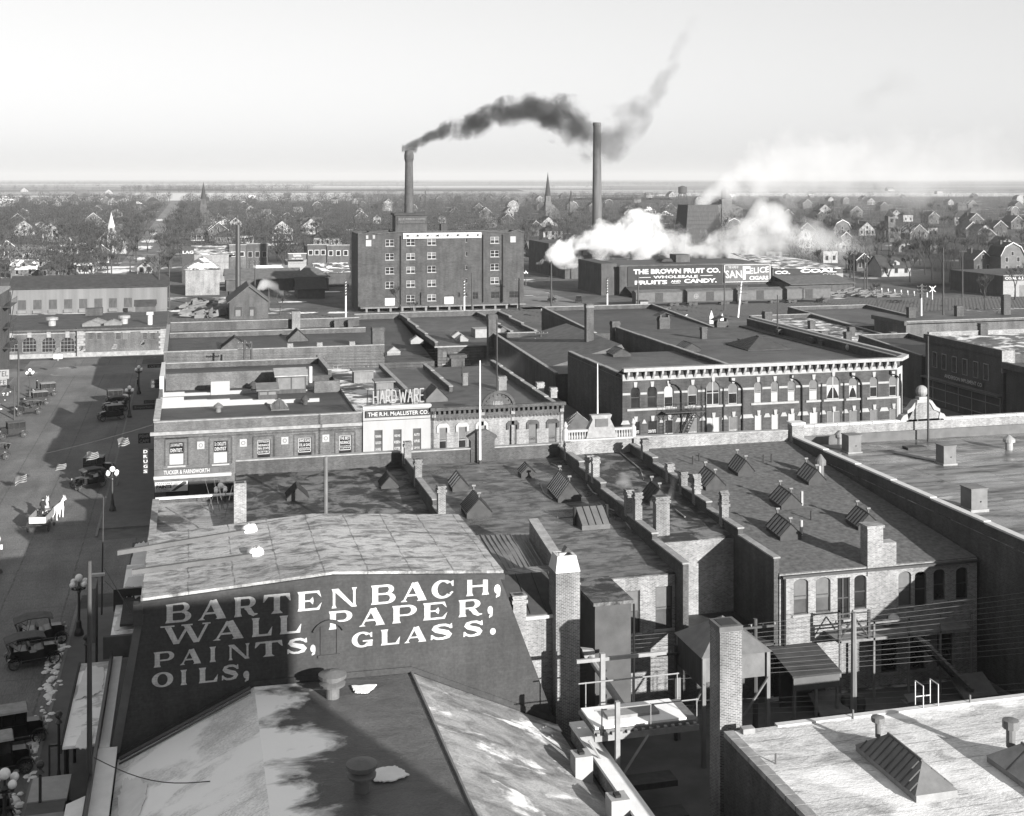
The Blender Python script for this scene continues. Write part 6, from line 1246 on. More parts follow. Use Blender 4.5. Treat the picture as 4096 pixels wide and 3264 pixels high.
# fruit company building with painted signs
YB = 322.0
def xB(px): return at(px, 1100, Y=YB).x
def zB(py, px=2800): return at(px, py, Y=YB).z
bf = E('fruit_warehouse', 'two-storey warehouse with white lettering THE BROWN FRUIT CO.', 'warehouse', (135, 330, 0))
block(bf, xB(2478), xB(3085), YB, 348, zB(1062), zB(1062), MERC, R_D)
MB().box(xB(2478)-.1, YB-.2, zB(1062), xB(3085)+.1, YB+.2, zB(1055)).to('cornice', BRKM, bf)
sg = MB().box(xB(2510), YB-.2, zB(1137), xB(2888), YB-.01, zB(1061)).to('painted_sign', SIGND, bf)
text_y('THE BROWN FRUIT CO.', xB(2532), xB(2880), zB(1092), zB(1072), YB-.2, WHITE, sg, bold=.045); text_y('WHOLESALE', xB(2612), xB(2790), zB(1110), zB(1099), YB-.2, WHITE, sg, bold=.03); text_y('FRUITS', xB(2538), xB(2668), zB(1133), zB(1117), YB-.2, WHITE, sg, bold=.045); text_y('AND', xB(2682), xB(2722), zB(1127), zB(1118), YB-.2, WHITE, sg, bold=.03); text_y('CANDY.', xB(2735), xB(2866), zB(1131), zB(1114), YB-.2, WHITE, sg, bold=.045)
m = MB(); m.box(xB(2556), YB-.235, zB(1106), xB(2602), YB-.21, zB(1104)); m.box(xB(2800), YB-.235, zB(1103), xB(2850), YB-.21, zB(1101)); m.box(xB(2686), YB-.235, zB(1131), xB(2720), YB-.21, zB(1129.5)); m.to('painted_rule', WHITE, sg)
sg = MB().box(xB(2894), YB-.2, zB(1132), xB(3082), YB-.01, zB(1060)).to('painted_sign', MGREY, bf)
m = MB()
for a, b, c, d in ((2896, 3080, 1062.5, 1060.5), (2896, 3080, 1131.5, 1129.5), (2896, 2898.5, 1131, 1061), (3077.5, 3080, 1131, 1061)): m.box(xB(a), YB-.24, zB(c), xB(b), YB-.21, zB(d))
m.to('sign_border', WHITE, sg)
text_y('THE HOME OF', xB(2912), xB(2952), zB(1076), zB(1066), YB-.2, WHITE, sg); 
text_mb('SAN', (xB(2902), YB-.23, zB(1115)), UX, (UZ*1.0-UX*.1).normalized(), xB(2968)-xB(2902), zB(1084)-zB(1115), .015).to('lettering', WHITE, sg)
text_mb('F', (xB(2970), YB-.23, zB(1122)), UX, UZ, xB(3000)-xB(2970), zB(1068)-zB(1122), .03).to('lettering', WHITE, sg)
text_mb('ELICE', (xB(2998), YB-.23, zB(1100)), (UX+UZ*.07).normalized(), UZ, xB(3074)-xB(2998), zB(1078)-zB(1102), .015).to('lettering', WHITE, sg); text_y('CIGARS', xB(2996), xB(3072), zB(1124), zB(1108), YB-.2, WHITE, sg, bold=.035)
MB().box(xB(2500), 309, 0, xB(3090), YB-.22, zB(1215)).to('dock_shed', BRKM, bf); MB().ext([(xB(2496), 308.5, zB(1190)), (xB(3120), 308.5, zB(1192)), (xB(3090), YB-.25, zB(1145)), (xB(2500), YB-.25, zB(1142))], (0, 0, .2)).to('dock_roof', SHING, bf)
MB().box(xB(2775), 335, zB(1062), xB(2832), 340, zB(1030)).to('roof_house', BRKM, bf); MB().ext([(xB(2712), 335, zB(1058)), (xB(2764), 335, zB(1058)), (xB(2755), 335, zB(1045)), (xB(2725), 335, zB(1047))], (0, 4, 0)).to('roof_house', SHING, bf)
MB().box(xB(2415), YB+2, 0, xB(2477), 345, zB(1050)).to('wing', BRKD, bf)
ck_ = E('coal_store', 'long low coal store with pale gently sloping roof and white CO. COAL lettering', 'building', (180, 330, 0))
xa, xb = xB(3090), xB(3372); zl, zr_ = zB(1080), zB(1085)
MB().box(xa, YB, 0, xb, 350, zl).to('wall', BRKM, ck_); MB().ext([(xa, YB-.4, zl), (xb+.3, YB-.4, zr_), (xb+.3, 350, zr_+1), (xa, 350, zl+2.6)], (0, 0, .2)).to('roof', R_S, ck_)
sg = MB().box(xa+.5, YB-.15, zB(1108), xB(3345), YB-.005, zB(1083)).to('painted_sign', SIGND, ck_); text_y('CO.', xB(3098), xB(3160), zB(1103), zB(1089), YB-.15, WHITE, sg, bold=.05); text_y('COAL', xB(3200), xB(3345), zB(1100), zB(1084), YB-.15, WHITE, sg, bold=.05); text_y('COAL', xB(3290), xB(3352), zB(1112), zB(1104), YB-.15, LGREY, sg, bold=.03)
MB().box(xB(3345), YB-.12, 0, xb-.02, YB-.004, zB(1105)).to('office_front', LGREY, ck_); MB().box(xB(3352), YB-.16, zB(1142), xB(3366), YB-.125, zB(1122)).to('window', GLASS, ck_)
MB().box(xB(3090), 312, 0, xB(3340), YB-.2, zB(1130)).to('dock_shed', BRKD, ck_); MB().ext([(xB(3090), 311, zB(1134)), (xB(3345), 311, zB(1133)), (xB(3345), YB-.2, zB(1112)), (xB(3090), YB-.2, zB(1110))], (0, 0, .15)).to('dock_roof', SHINGM, ck_); MB().box(xB(3257), 311.9, .6, xB(3276), 311.98, zB(1138)).to('door', BLACK, ck_)
MB().ext([(xB(3088), 306, zB(1150)), (xB(3195), 306, zB(1160)), (xB(3195), 308, zB(1158)), (xB(3110), 310, zB(1140))], (0, 0, .1)).to('snowy_dock', SNOW, ck_)
# boxcars
def boxcar_proto():
    t = E('boxcar', 'x', 'boxcar', (0, 0, 0)); MB().box(-6.1, -1.4, 1.1, 6.1, 1.4, 3.6).to('body', MGREY, t)
    MB().ext([(-6.2, -1.5, 3.6), (-6.2, 0, 4.05), (-6.2, 1.5, 3.6), (-6.2, 1.5, 3.5), (-6.2, -1.5, 3.5)], (12.4, 0, 0)).to('roof', SHINGM, t); MB().box(-6.0, -.3, 4.06, 6.0, .3, 4.12).to('running_board', GREY, t)
    MB().box(-1.0, -1.48, 1.2, 1.0, -1.404, 3.45).to('door', DGREY, t); MB().box(-6.1, -1.1, .8, 6.1, 1.1, 1.096).to('underframe', BLACK, t)
    for s in (-4.3, 4.3):
        m = MB()
        for q in (-.8, .8):
            for y in (-.75, .75): m.cyl((s+q, y-.07, .45), (s+q, y+.07, .45), .42, .42, 12)
        m.box(s-1.1, -.9, .35, s+1.1, -.8, .6); m.to('bogie', BLACK, t)
    return t
bc0 = boxcar_proto(); YX = 298.5-3*4+.0
bl = [(2545, 'boxcar with plain dark end, leftmost of the three coupled cars'), (2832, 'boxcar bearing a faint round emblem, middle of the three coupled cars'), (2968, None), (3245, 'boxcar at the right end of the coupled cars by the log pile')]
xx = at(2832, 1220, Y=292).x
for i, (x, lab) in enumerate(((xx-13.6, 'plain grey boxcar at the left end of the coupled cars below the fruit sign'), (xx, 'grey boxcar with a faint round emblem below the fruit sign'), (xx+13.6, 'plain grey boxcar below the cigar sign'), (xx+27.2, 'grey boxcar with slanted loading board at the right end of the coupled cars'))):
    c_ = bc0 if i == 0 else copy_tree(bc0); c_.location = (x, 292, 0.14); tag(c_, lab, 'boxcar', 'boxcars coupled along the warehouse track')
em = MB()
for i in range(16):
    q0, q1 = [2*math.pi*j/16 for j in (i, i+1)]; em.poly([(r*math.cos(q)-3.8, -1.42, 2.4+r*math.sin(q)) for r, q in ((.62, q0), (.62, q1), (.5, q1), (.5, q0))])
em.box(-4.3, -1.425, 2.33, -3.3, -1.41, 2.47); em.box(-3.87, -1.428, 1.9, -3.73, -1.412, 2.9); e_ = em.to('round_emblem', LGREY); e_.parent = [o for o in SC.objects if o.name == 'boxcar.001'][0]
hut = E('watch_hut', 'small white crossing hut below the left end of the fruit sign', 'hut', at(2577, 1248, Z=0)); c_ = at(2577, 1248, Z=0); MB().box(c_.x-1, c_.y, 0, c_.x+1, c_.y+2, 2.5).to('wall', LGREY, hut); MB().box(c_.x-1.2, c_.y-.2, 2.504, c_.x+1.2, c_.y+2.2, 2.7).to('roof', DGREY, hut); MB().box(c_.x-.35, c_.y-.04, 1.2, c_.x+.35, c_.y-.005, 2.0).to('window', GLASS, hut)
# logs
lg = random.Random(3); base = at(3420, 1195, Z=0); m = MB()
for i in range(90):
    x = base.x+lg.uniform(-13, 14); y = base.y+lg.uniform(0, 7); z = lg.uniform(.2, 2.4)*(1-abs(x-base.x)/18); a = lg.uniform(-.6, .6); L_ = lg.uniform(1.5, 3.2); m.cyl((x, y, z), (x+L_*math.cos(a), y+L_*math.sin(a)*.4, z+lg.uniform(-.3, .6)), .17, .15, 7)
m.to('log_pile', GREY, label='wide jumbled pile of cut logs in the open yard right of the boxcars', cat='log pile')
# coal dealer on the right
Ycd = 292.0; xq = at(4012, 1150, Y=Ycd).x
cdl = E('coal_office', 'dark sided shed with white front reading COAL at the right edge', 'building', (xq+10, 300, 0)); zf = at(4040, 1100, Y=Ycd).z
MB().ext([(xq, Ycd+.05, 0), (xq+40, Ycd+.05, 0), (xq+40, Ycd+.05, zf-.4), (xq, Ycd+.05, zf-.4)], (0, 24, 0)).to('wall', BRKD, cdl); MB().box(xq-.05, Ycd+.3, zf-.396, xq+40, Ycd+24, zf-.2).to('roof', R_D, cdl); MB().box(xq, Ycd-.1, 0, xq+40, Ycd+.045, zf).to('front', LGREY, cdl); sg = MB().box(xq+.02, Ycd-.2, at(4040, 1123, Y=Ycd).z, xq+40, Ycd-.104, at(4040, 1103, Y=Ycd).z).to('sign_board', DGREY, cdl); text_y('COAL & J.H.', at(4018, 1115, Y=Ycd).x, at(4110, 1115, Y=Ycd).x, at(4040, 1121, Y=Ycd).z, at(4040, 1107, Y=Ycd).z, Ycd-.2, WHITE, sg, bold=.03); MB().box(xq+5, Ycd-.13, 0, xq+9, Ycd-.104, 3.2).to('door', GREY, cdl)
# brick buildings left of the warehouse
hb = E('brick_store', 'square brick store with snow on its hipped roof left of the warehouse', 'building', (4, 365, 0)); Yh = 352.0
xa, xb = at(742, 1100, Y=Yh).x, at(878, 1100, Y=Yh).x; ze = at(800, 1078, Y=Yh).z; MB().box(xa, Yh, 0, xb, Yh+11, ze).to('wall', BRKP, hb)
m = MB(); ap = ((xa+xb)/2, Yh+5.5, ze+3.4); q = [(xa-.5, Yh-.5), (xb+.5, Yh-.5), (xb+.5, Yh+11.5), (xa-.5, Yh+11.5)]
for i in range(4): m.poly([(*q[i], ze), (*q[(i+1) % 4], ze), ap])
m.poly([(*p, ze-.02) for p in q]); m.to('roof', R_S, hb); snow_patch(hb, [(xa+.3, Yh+.1, ze+.42), (xb-.3, Yh+.1, ze+.42), (xb-2.2, Yh+1.6, ze+1.3), ((xa+xb)/2+.5, Yh+1.2, ze+1.1), ((xa+xb)/2-1.2, Yh+2.4, ze+1.8), (xa+2, Yh+1.5, ze+1.25)])
la = shed('long_shed', 'long low brick shed with pale shingled roof right of the snowy hipped store', 'shed', at(905, 1110, Y=362).x, at(1200, 1110, Y=362).x, 362, 376, at(1000, 1116, Y=362).z, at(1000, 1076, Y=369).z, BRKM, SHINGM, 'x')
ga = E('gabled_shed', 'broad pale gabled roof at the right end of the long low shed', 'shed', (28, 362, 0)); xa, xb, xm = at(1172, 1112, Y=358).x, at(1322, 1112, Y=358).x, at(1245, 1070, Y=358).x; MB().box(xa+.5, 358, 0, xb-.5, 374, at(1250, 1114, Y=358).z).to('wall', BRKD, ga); MB().ext([(xa, 357.5, at(1172, 1110, Y=357.5).z), (xb, 357.5, at(1322, 1108, Y=357.5).z), (xm, 366, at(1245, 1056, Y=366).z)], (0, 0, .15)).to('roof', SHINGM, ga)
bh = shed('boiler_house', 'small brick gabled boiler house with two dark openings beside the thin iron stack', 'building', at(918, 1240, Y=289).x, at(1073, 1240, Y=289).x, 289, 302, at(920, 1208, Y=289).z, at(975, 1146, Y=289).z, BRKM, SHINGM, 'y', .5)
for a, b in ((938, 968), (996, 1020)): MB().box(at(a, 1240, Y=289).x, 288.93, .8, at(b, 1240, Y=289).x, 288.99, at(950, 1228, Y=289).z).to('opening', BLACK, bh); MB().box(at(a+4, 1240, Y=289).x, 288.9, .8, at(b-6, 1240, Y=289).x, 288.925, at(950, 1240, Y=289).z).to('shutter', GREY, bh)
m = MB(); jk = random.Random(5)
for i in range(70):
    p = at(jk.uniform(730, 900), 1225, Z=0); p.y = jk.uniform(292, 325); s = jk.uniform(.4, 1.5); z = jk.uniform(0, 1.2); m.ext([(p.x-s, p.y, z), (p.x+s, p.y+jk.uniform(-1, 1), z+jk.uniform(-.4, .6)), (p.x+s*.6, p.y+1, z+.5)], (jk.uniform(-.3, .3), 0, jk.uniform(.15, .8)))
m.to('scrap_heap', GREY, label='sprawling heap of scrap and broken boards left of the boiler house', cat='scrap heap')
m = MB()
for i in range(6):
    p = at(800+i*22, 1262, Z=0); m.lathe(p.x, p.y, [(2.2, 0), (1.4, 1.2), (.4, 1.9)], 9)
m.to('coal_heap', BLACK, label='row of black coal heaps in front of the scrap heap', cat='coal heap')
# shops beyond
def shop(name, lab, px0, px1, py0, pyt, Yq, wm, rm, n=3, row=None, depth=14, light=WHITE):
    x0, x1 = at(px0, py0, Y=Yq).x, at(px1, py0, Y=Yq).x; zt = at((px0+px1)/2, pyt, Y=Yq).z; t = E(name, lab, 'building', ((x0+x1)/2, Yq+6, 0)); block(t, x0, x1, Yq, Yq+depth, zt-.6, zt-.6, wm, rm)
    MB().box(x0, Yq-.1, zt-.6, x1, Yq+.4, zt).to('parapet', wm, t); MB().box(x0-.1, Yq-.25, zt+.004, x1+.1, Yq+.5, zt+.25).to('coping', COPE, t)
    if n:
        z0, z1 = [at(px0, p, Y=Yq).z for p in row]
        for i in range(n):
            x = x0+(x1-x0)*(i+.5)/n; MB().box(x-.75, Yq-.12, z0, x+.75, Yq-.01, z1).to('window', light, t); MB().box(x-.58, Yq-.16, z0+.15, x+.58, Yq-.125, z1-.15).to('pane', GLASS, t)
    return t
s1 = shop('shop_block', 'shop block with snowy sunken roof and lettered side wall beside the far road', 777, 915, 1080, 1022, 395, BRKP, R_S, 0); MB().ext([(s1.location.x-7, 395.5, at(800, 1020, Y=395).z), (s1.location.x+7, 395.5, at(900, 1020, Y=395).z), (s1.location.x+6, 409, at(900, 985, Y=409).z), (s1.location.x-6, 409, at(800, 985, Y=409).z)], (0, 0, .2)).to('sloped_roof', R_S, s1)
sg = E('advert_board', 'tall dark board reading LAG at the corner of the far road', 'sign', at(755, 1075, Y=394)); c_ = at(755, 1075, Y=394); MB().box(c_.x-2, 394, 0, c_.x+1.6, 394.2, at(755, 985, Y=394).z).to('board', DGREY, sg); text_y('LAG', c_.x-1.8, c_.x+1.4, at(755, 1015, Y=394).z, at(755, 1003, Y=394).z, 394, WHITE, sg, bold=.03)
shop('shop_block', 'two-storey brick shop with pale paired windows right of the thin iron stack', 917, 985, 1075, 980, 398, BRK, R_D, 2, (1027, 1007)); shop('shop_block', 'two-storey brick shop with narrow windows and half in shade', 986, 1072, 1075, 976, 398.5, BRKM, R_D, 3, (1030, 1006), light=COPE)
rh = shop('paint_dealer', 'low shop under a wide white-framed sign reading R.R.HANNA.', 1152, 1226, 1078, 1042, 392, LGREY, R_S, 0); x0, x1 = at(1154, 1020, Y=390).x, at(1225, 1020, Y=390).x; sg = MB().box(x0, 390, at(1190, 1040, Y=390).z, x1, 390.2, at(1190, 1014, Y=390).z).to('sign_board', MGREY, rh); text_y('R.R.HANNA.', x0+1.5, x1-1.5, at(1190, 1027, Y=390).z, at(1190, 1017, Y=390).z, 390, WHITE, sg, bold=.04); text_y('PAINT, GLASS & OILS', x0+1, x1-1, at(1190, 1038, Y=390).z, at(1190, 1032, Y=390).z, 390, WHITE, sg, bold=.02)
m = MB(); m.box(x0-.2, 389.9, at(1190, 1015, Y=390).z, x1+.2, 389.99, at(1190, 1012.5, Y=390).z); m.to('sign_border', WHITE, sg)
shop('shop_block', 'two-storey brick shop with three pale-framed windows left of the warehouse', 1230, 1305, 1090, 980, 400, BRKM, R_D, 3, (1021, 1000)); shop('shop_block', 'two-storey brick shop touching the left side of the warehouse', 1308, 1398, 1090, 982, 401, BRKM, R_D, 3, (1024, 1002))
ss = shed('snowy_shed', 'low shed with a bright snow-covered roof before the narrow-windowed shop', 'shed', at(1025, 1075, Y=380).x, at(1150, 1075, Y=380).x, 380, 390, 3.6, 5.4, CLAP_D, SNOW, 'x'); ss2 = shed('snowy_shed', 'shed with patchy snow roof at the left foot of the warehouse', 'shed', at(1265, 1090, Y=370).x, at(1395, 1090, Y=370).x, 370, 384, 4.2, 6.4, BRKD, R_S, 'x')
shed('black_shed', 'tumbledown black shed with a sagging roof before the pale gabled roof', 'shed', at(1190, 1140, Y=335).x, at(1300, 1140, Y=335).x, 335, 345, 2.6, 5.2, CLAP_D, SHING, 'x')
# ================================================================ TOWN
LW = {'w': CLAP_W, 'g': CLAP_G, 'd': CLAP_D, 'b': BRKM}
LR = {'d': SHING, 'm': SHINGM, 's': SHINGS}
def house(px, py, pw, kind, wc, rc, lab=None, st=1.0, group=None, porch=0, chim=1, det=1, rz=0.0):
    c = at(px, py, Z=0); t_ = c.y/(CA-SA*(px-2048)/5000); W = max(5.0, pw*t_/5000); D = W*(1.15 if kind == 'g' else .8); h = 3.2*st+.4
    o = E('house', lab, 'house', (c.x, c.y+D/2, 0), group, rz); L = c.x; y0 = c.y; y1 = c.y+D; x0, x1 = L-W/2, L+W/2; ov = .4
    wm, rm = LW[wc], LR[rc]
    if kind == 'g':
        r = W*.40; MB().ext([(x0, y0, 0), (x1, y0, 0), (x1, y0, h), (L, y0, h+r), (x0, y0, h)], (0, D, 0)).to('wall', wm, o)
        k = r/(W/2); rf = MB().ext([(x0-ov, y0-ov, h-ov*k+.02), (L, y0-ov, h+r+.02), (x1+ov, y0-ov, h-ov*k+.02), (x1+ov, y0-ov, h-ov*k+.2), (L, y0-ov, h+r+.22), (x0-ov, y0-ov, h-ov*k+.2)], (0, D+2*ov, 0)).to('roof', rm, o); top = h+r
        if wc != 'w': MB().ext([(x0-ov, y0-ov-.06, h-ov*k), (L, y0-ov-.06, h+r), (x1+ov, y0-ov-.06, h-ov*k), (x1+ov, y0-ov-.06, h-ov*k+.3), (L, y0-ov-.06, h+r+.32), (x0-ov, y0-ov-.06, h-ov*k+.3)], (0, .05, 0)).to('bargeboard', WHITE, o)
    elif kind == 's':
        r = D*.42; ym = (y0+y1)/2; MB().ext([(x0, y0, 0), (x0, y1, 0), (x0, y1, h), (x0, ym, h+r), (x0, y0, h)], (W, 0, 0)).to('wall', wm, o); k = r/(D/2)
        rf = MB().ext([(x0-ov, y0-ov, h-ov*k+.02), (x0-ov, ym, h+r+.02), (x0-ov, y1+ov, h-ov*k+.02), (x0-ov, y1+ov, h-ov*k+.2), (x0-ov, ym, h+r+.22), (x0-ov, y0-ov, h-ov*k+.2)], (W+2*ov, 0, 0)).to('roof', rm, o); top = h+r
        if det > 1:
            q = MB().ext([(L-W*.15, y0+.6, h+.2), (L+W*.15, y0+.6, h+.2), (L+W*.15, y0+.6, h+1.5), (L, y0+.6, h+2.4), (L-W*.15, y0+.6, h+1.5)], (0, D*.35, 0)).to('dormer', wm, rf); MB().box(L-.4, y0+.54, h+.6, L+.4, y0+.59, h+1.7).to('dormer_window', GLASS, q)
    elif kind == 'a':   # gambrel end
        MB().ext([(x0, y0, 0), (x1, y0, 0), (x1, y0, h), (L+W*.33, y0, h+W*.33), (L, y0, h+W*.5), (L-W*.33, y0, h+W*.33), (x0, y0, h)], (0, D, 0)).to('wall', wm, o); top = h+W*.5
        rf = MB().ext([(x0-.4, y0-.4, h), (L-W*.34, y0-.4, h+W*.34), (L, y0-.4, h+W*.51), (L+W*.34, y0-.4, h+W*.34), (x1+.4, y0-.4, h), (x1+.4, y0-.4, h+.25), (L+W*.35, y0-.4, h+W*.37), (L, y0-.4, h+W*.54), (L-W*.35, y0-.4, h+W*.37), (x0-.4, y0-.4, h+.25)], (0, D+.8, 0)).to('roof', rm, o)
        MB().ext([(x0-.4, y0-.46, h), (L-W*.34, y0-.46, h+W*.34), (L, y0-.46, h+W*.51), (L+W*.34, y0-.46, h+W*.34), (x1+.4, y0-.46, h), (x1+.4, y0-.46, h+.3), (L+W*.35, y0-.46, h+W*.38), (L, y0-.46, h+W*.55), (L-W*.35, y0-.46, h+W*.38), (x0-.4, y0-.46, h+.3)], (0, .05, 0)).to('bargeboard', WHITE, o)
    elif kind == 'f':
        MB().box(x0, y0, 0, x1, y1, h).to('wall', wm, o); rf = MB().box(x0-.2, y0-.2, h+.004, x1+.2, y1+.2, h+.3).to('roof', rm, o); top = h
    else:
        MB().box(x0, y0, 0, x1, y1, h).to('wall', wm, o); r = W*.3; a = min(W, D)*.5; m = MB(); q = [(x0-ov, y0-ov), (x1+ov, y0-ov), (x1+ov, y1+ov), (x0-ov, y1+ov)]
        if W > D: rr = [(x0+a, (y0+y1)/2), (x1-a, (y0+y1)/2)]
        else: rr = [(L, y0+a), (L, y1-a)]
        m.poly([(*p, h) for p in q]); A_, B_ = [(p[0], p[1], h+r) for p in rr]
        Q = [(*p, h+.02) for p in q]
        if W > D: m.poly([Q[0], Q[1], B_, A_]); m.poly([Q[1], Q[2], B_]); m.poly([Q[2], Q[3], A_, B_]); m.poly([Q[3], Q[0], A_])
        else: m.poly([Q[0], Q[1], A_]); m.poly([Q[1], Q[2], B_, A_]); m.poly([Q[2], Q[3], B_]); m.poly([Q[3], Q[0], A_, B_])
        rf = m.to('roof', rm, o); top = h+r
    if chim: cx = L+W*(.18 if int(px) % 2 else -.2); MB().box(cx-.35, y0+D*.5, top-1.6, cx+.35, y0+D*.5+.7, top+.9).to('chimney', BRKM, rf)
    if det:
        n = 2 if W < 9 else 3
        for i in range(n):
            for lev in range(2 if st > 1.5 else 1):
                x = x0+W*(i+.5)/n; z = 1.2+lev*2.9
                fr = MB().box(x-.6, y0-.06, z-.1, x+.6, y0-.006, z+1.6).to('window', LGREY if wc != 'w' else DGREY, o); MB().box(x-.45, y0-.09, z+.05, x+.45, y0-.064, z+1.45).to('pane', GLASS, fr)
        if kind in 'ga': 
            fr = MB().box(L-.55, y0-.06, h+.3, L+.55, y0-.006, h+1.7).to('window', LGREY if wc != 'w' else DGREY, o); MB().box(L-.4, y0-.09, h+.42, L+.4, y0-.064, h+1.58).to('pane', GLASS, fr)
    if porch:
        p = MB().ext([(x0+.3, y0-2.2, 2.6), (x1-.3, y0-2.2, 2.6), (x1-.3, y0-.1, 3.1), (x0+.3, y0-.1, 3.1)], (0, 0, .18)).to('porch_roof', SHINGM if porch == 1 else SNOW, o); m = MB()
        for i in range(4): x = x0+.5+(W-1)*i/3; m.box(x-.09, y0-2.1, 0, x+.09, y0-1.92, 2.6)
        m.box(x0+.3, y0-2.2, 0, x1-.3, y0-.1, .4); m.to('porch', WHITE, o)
    return o
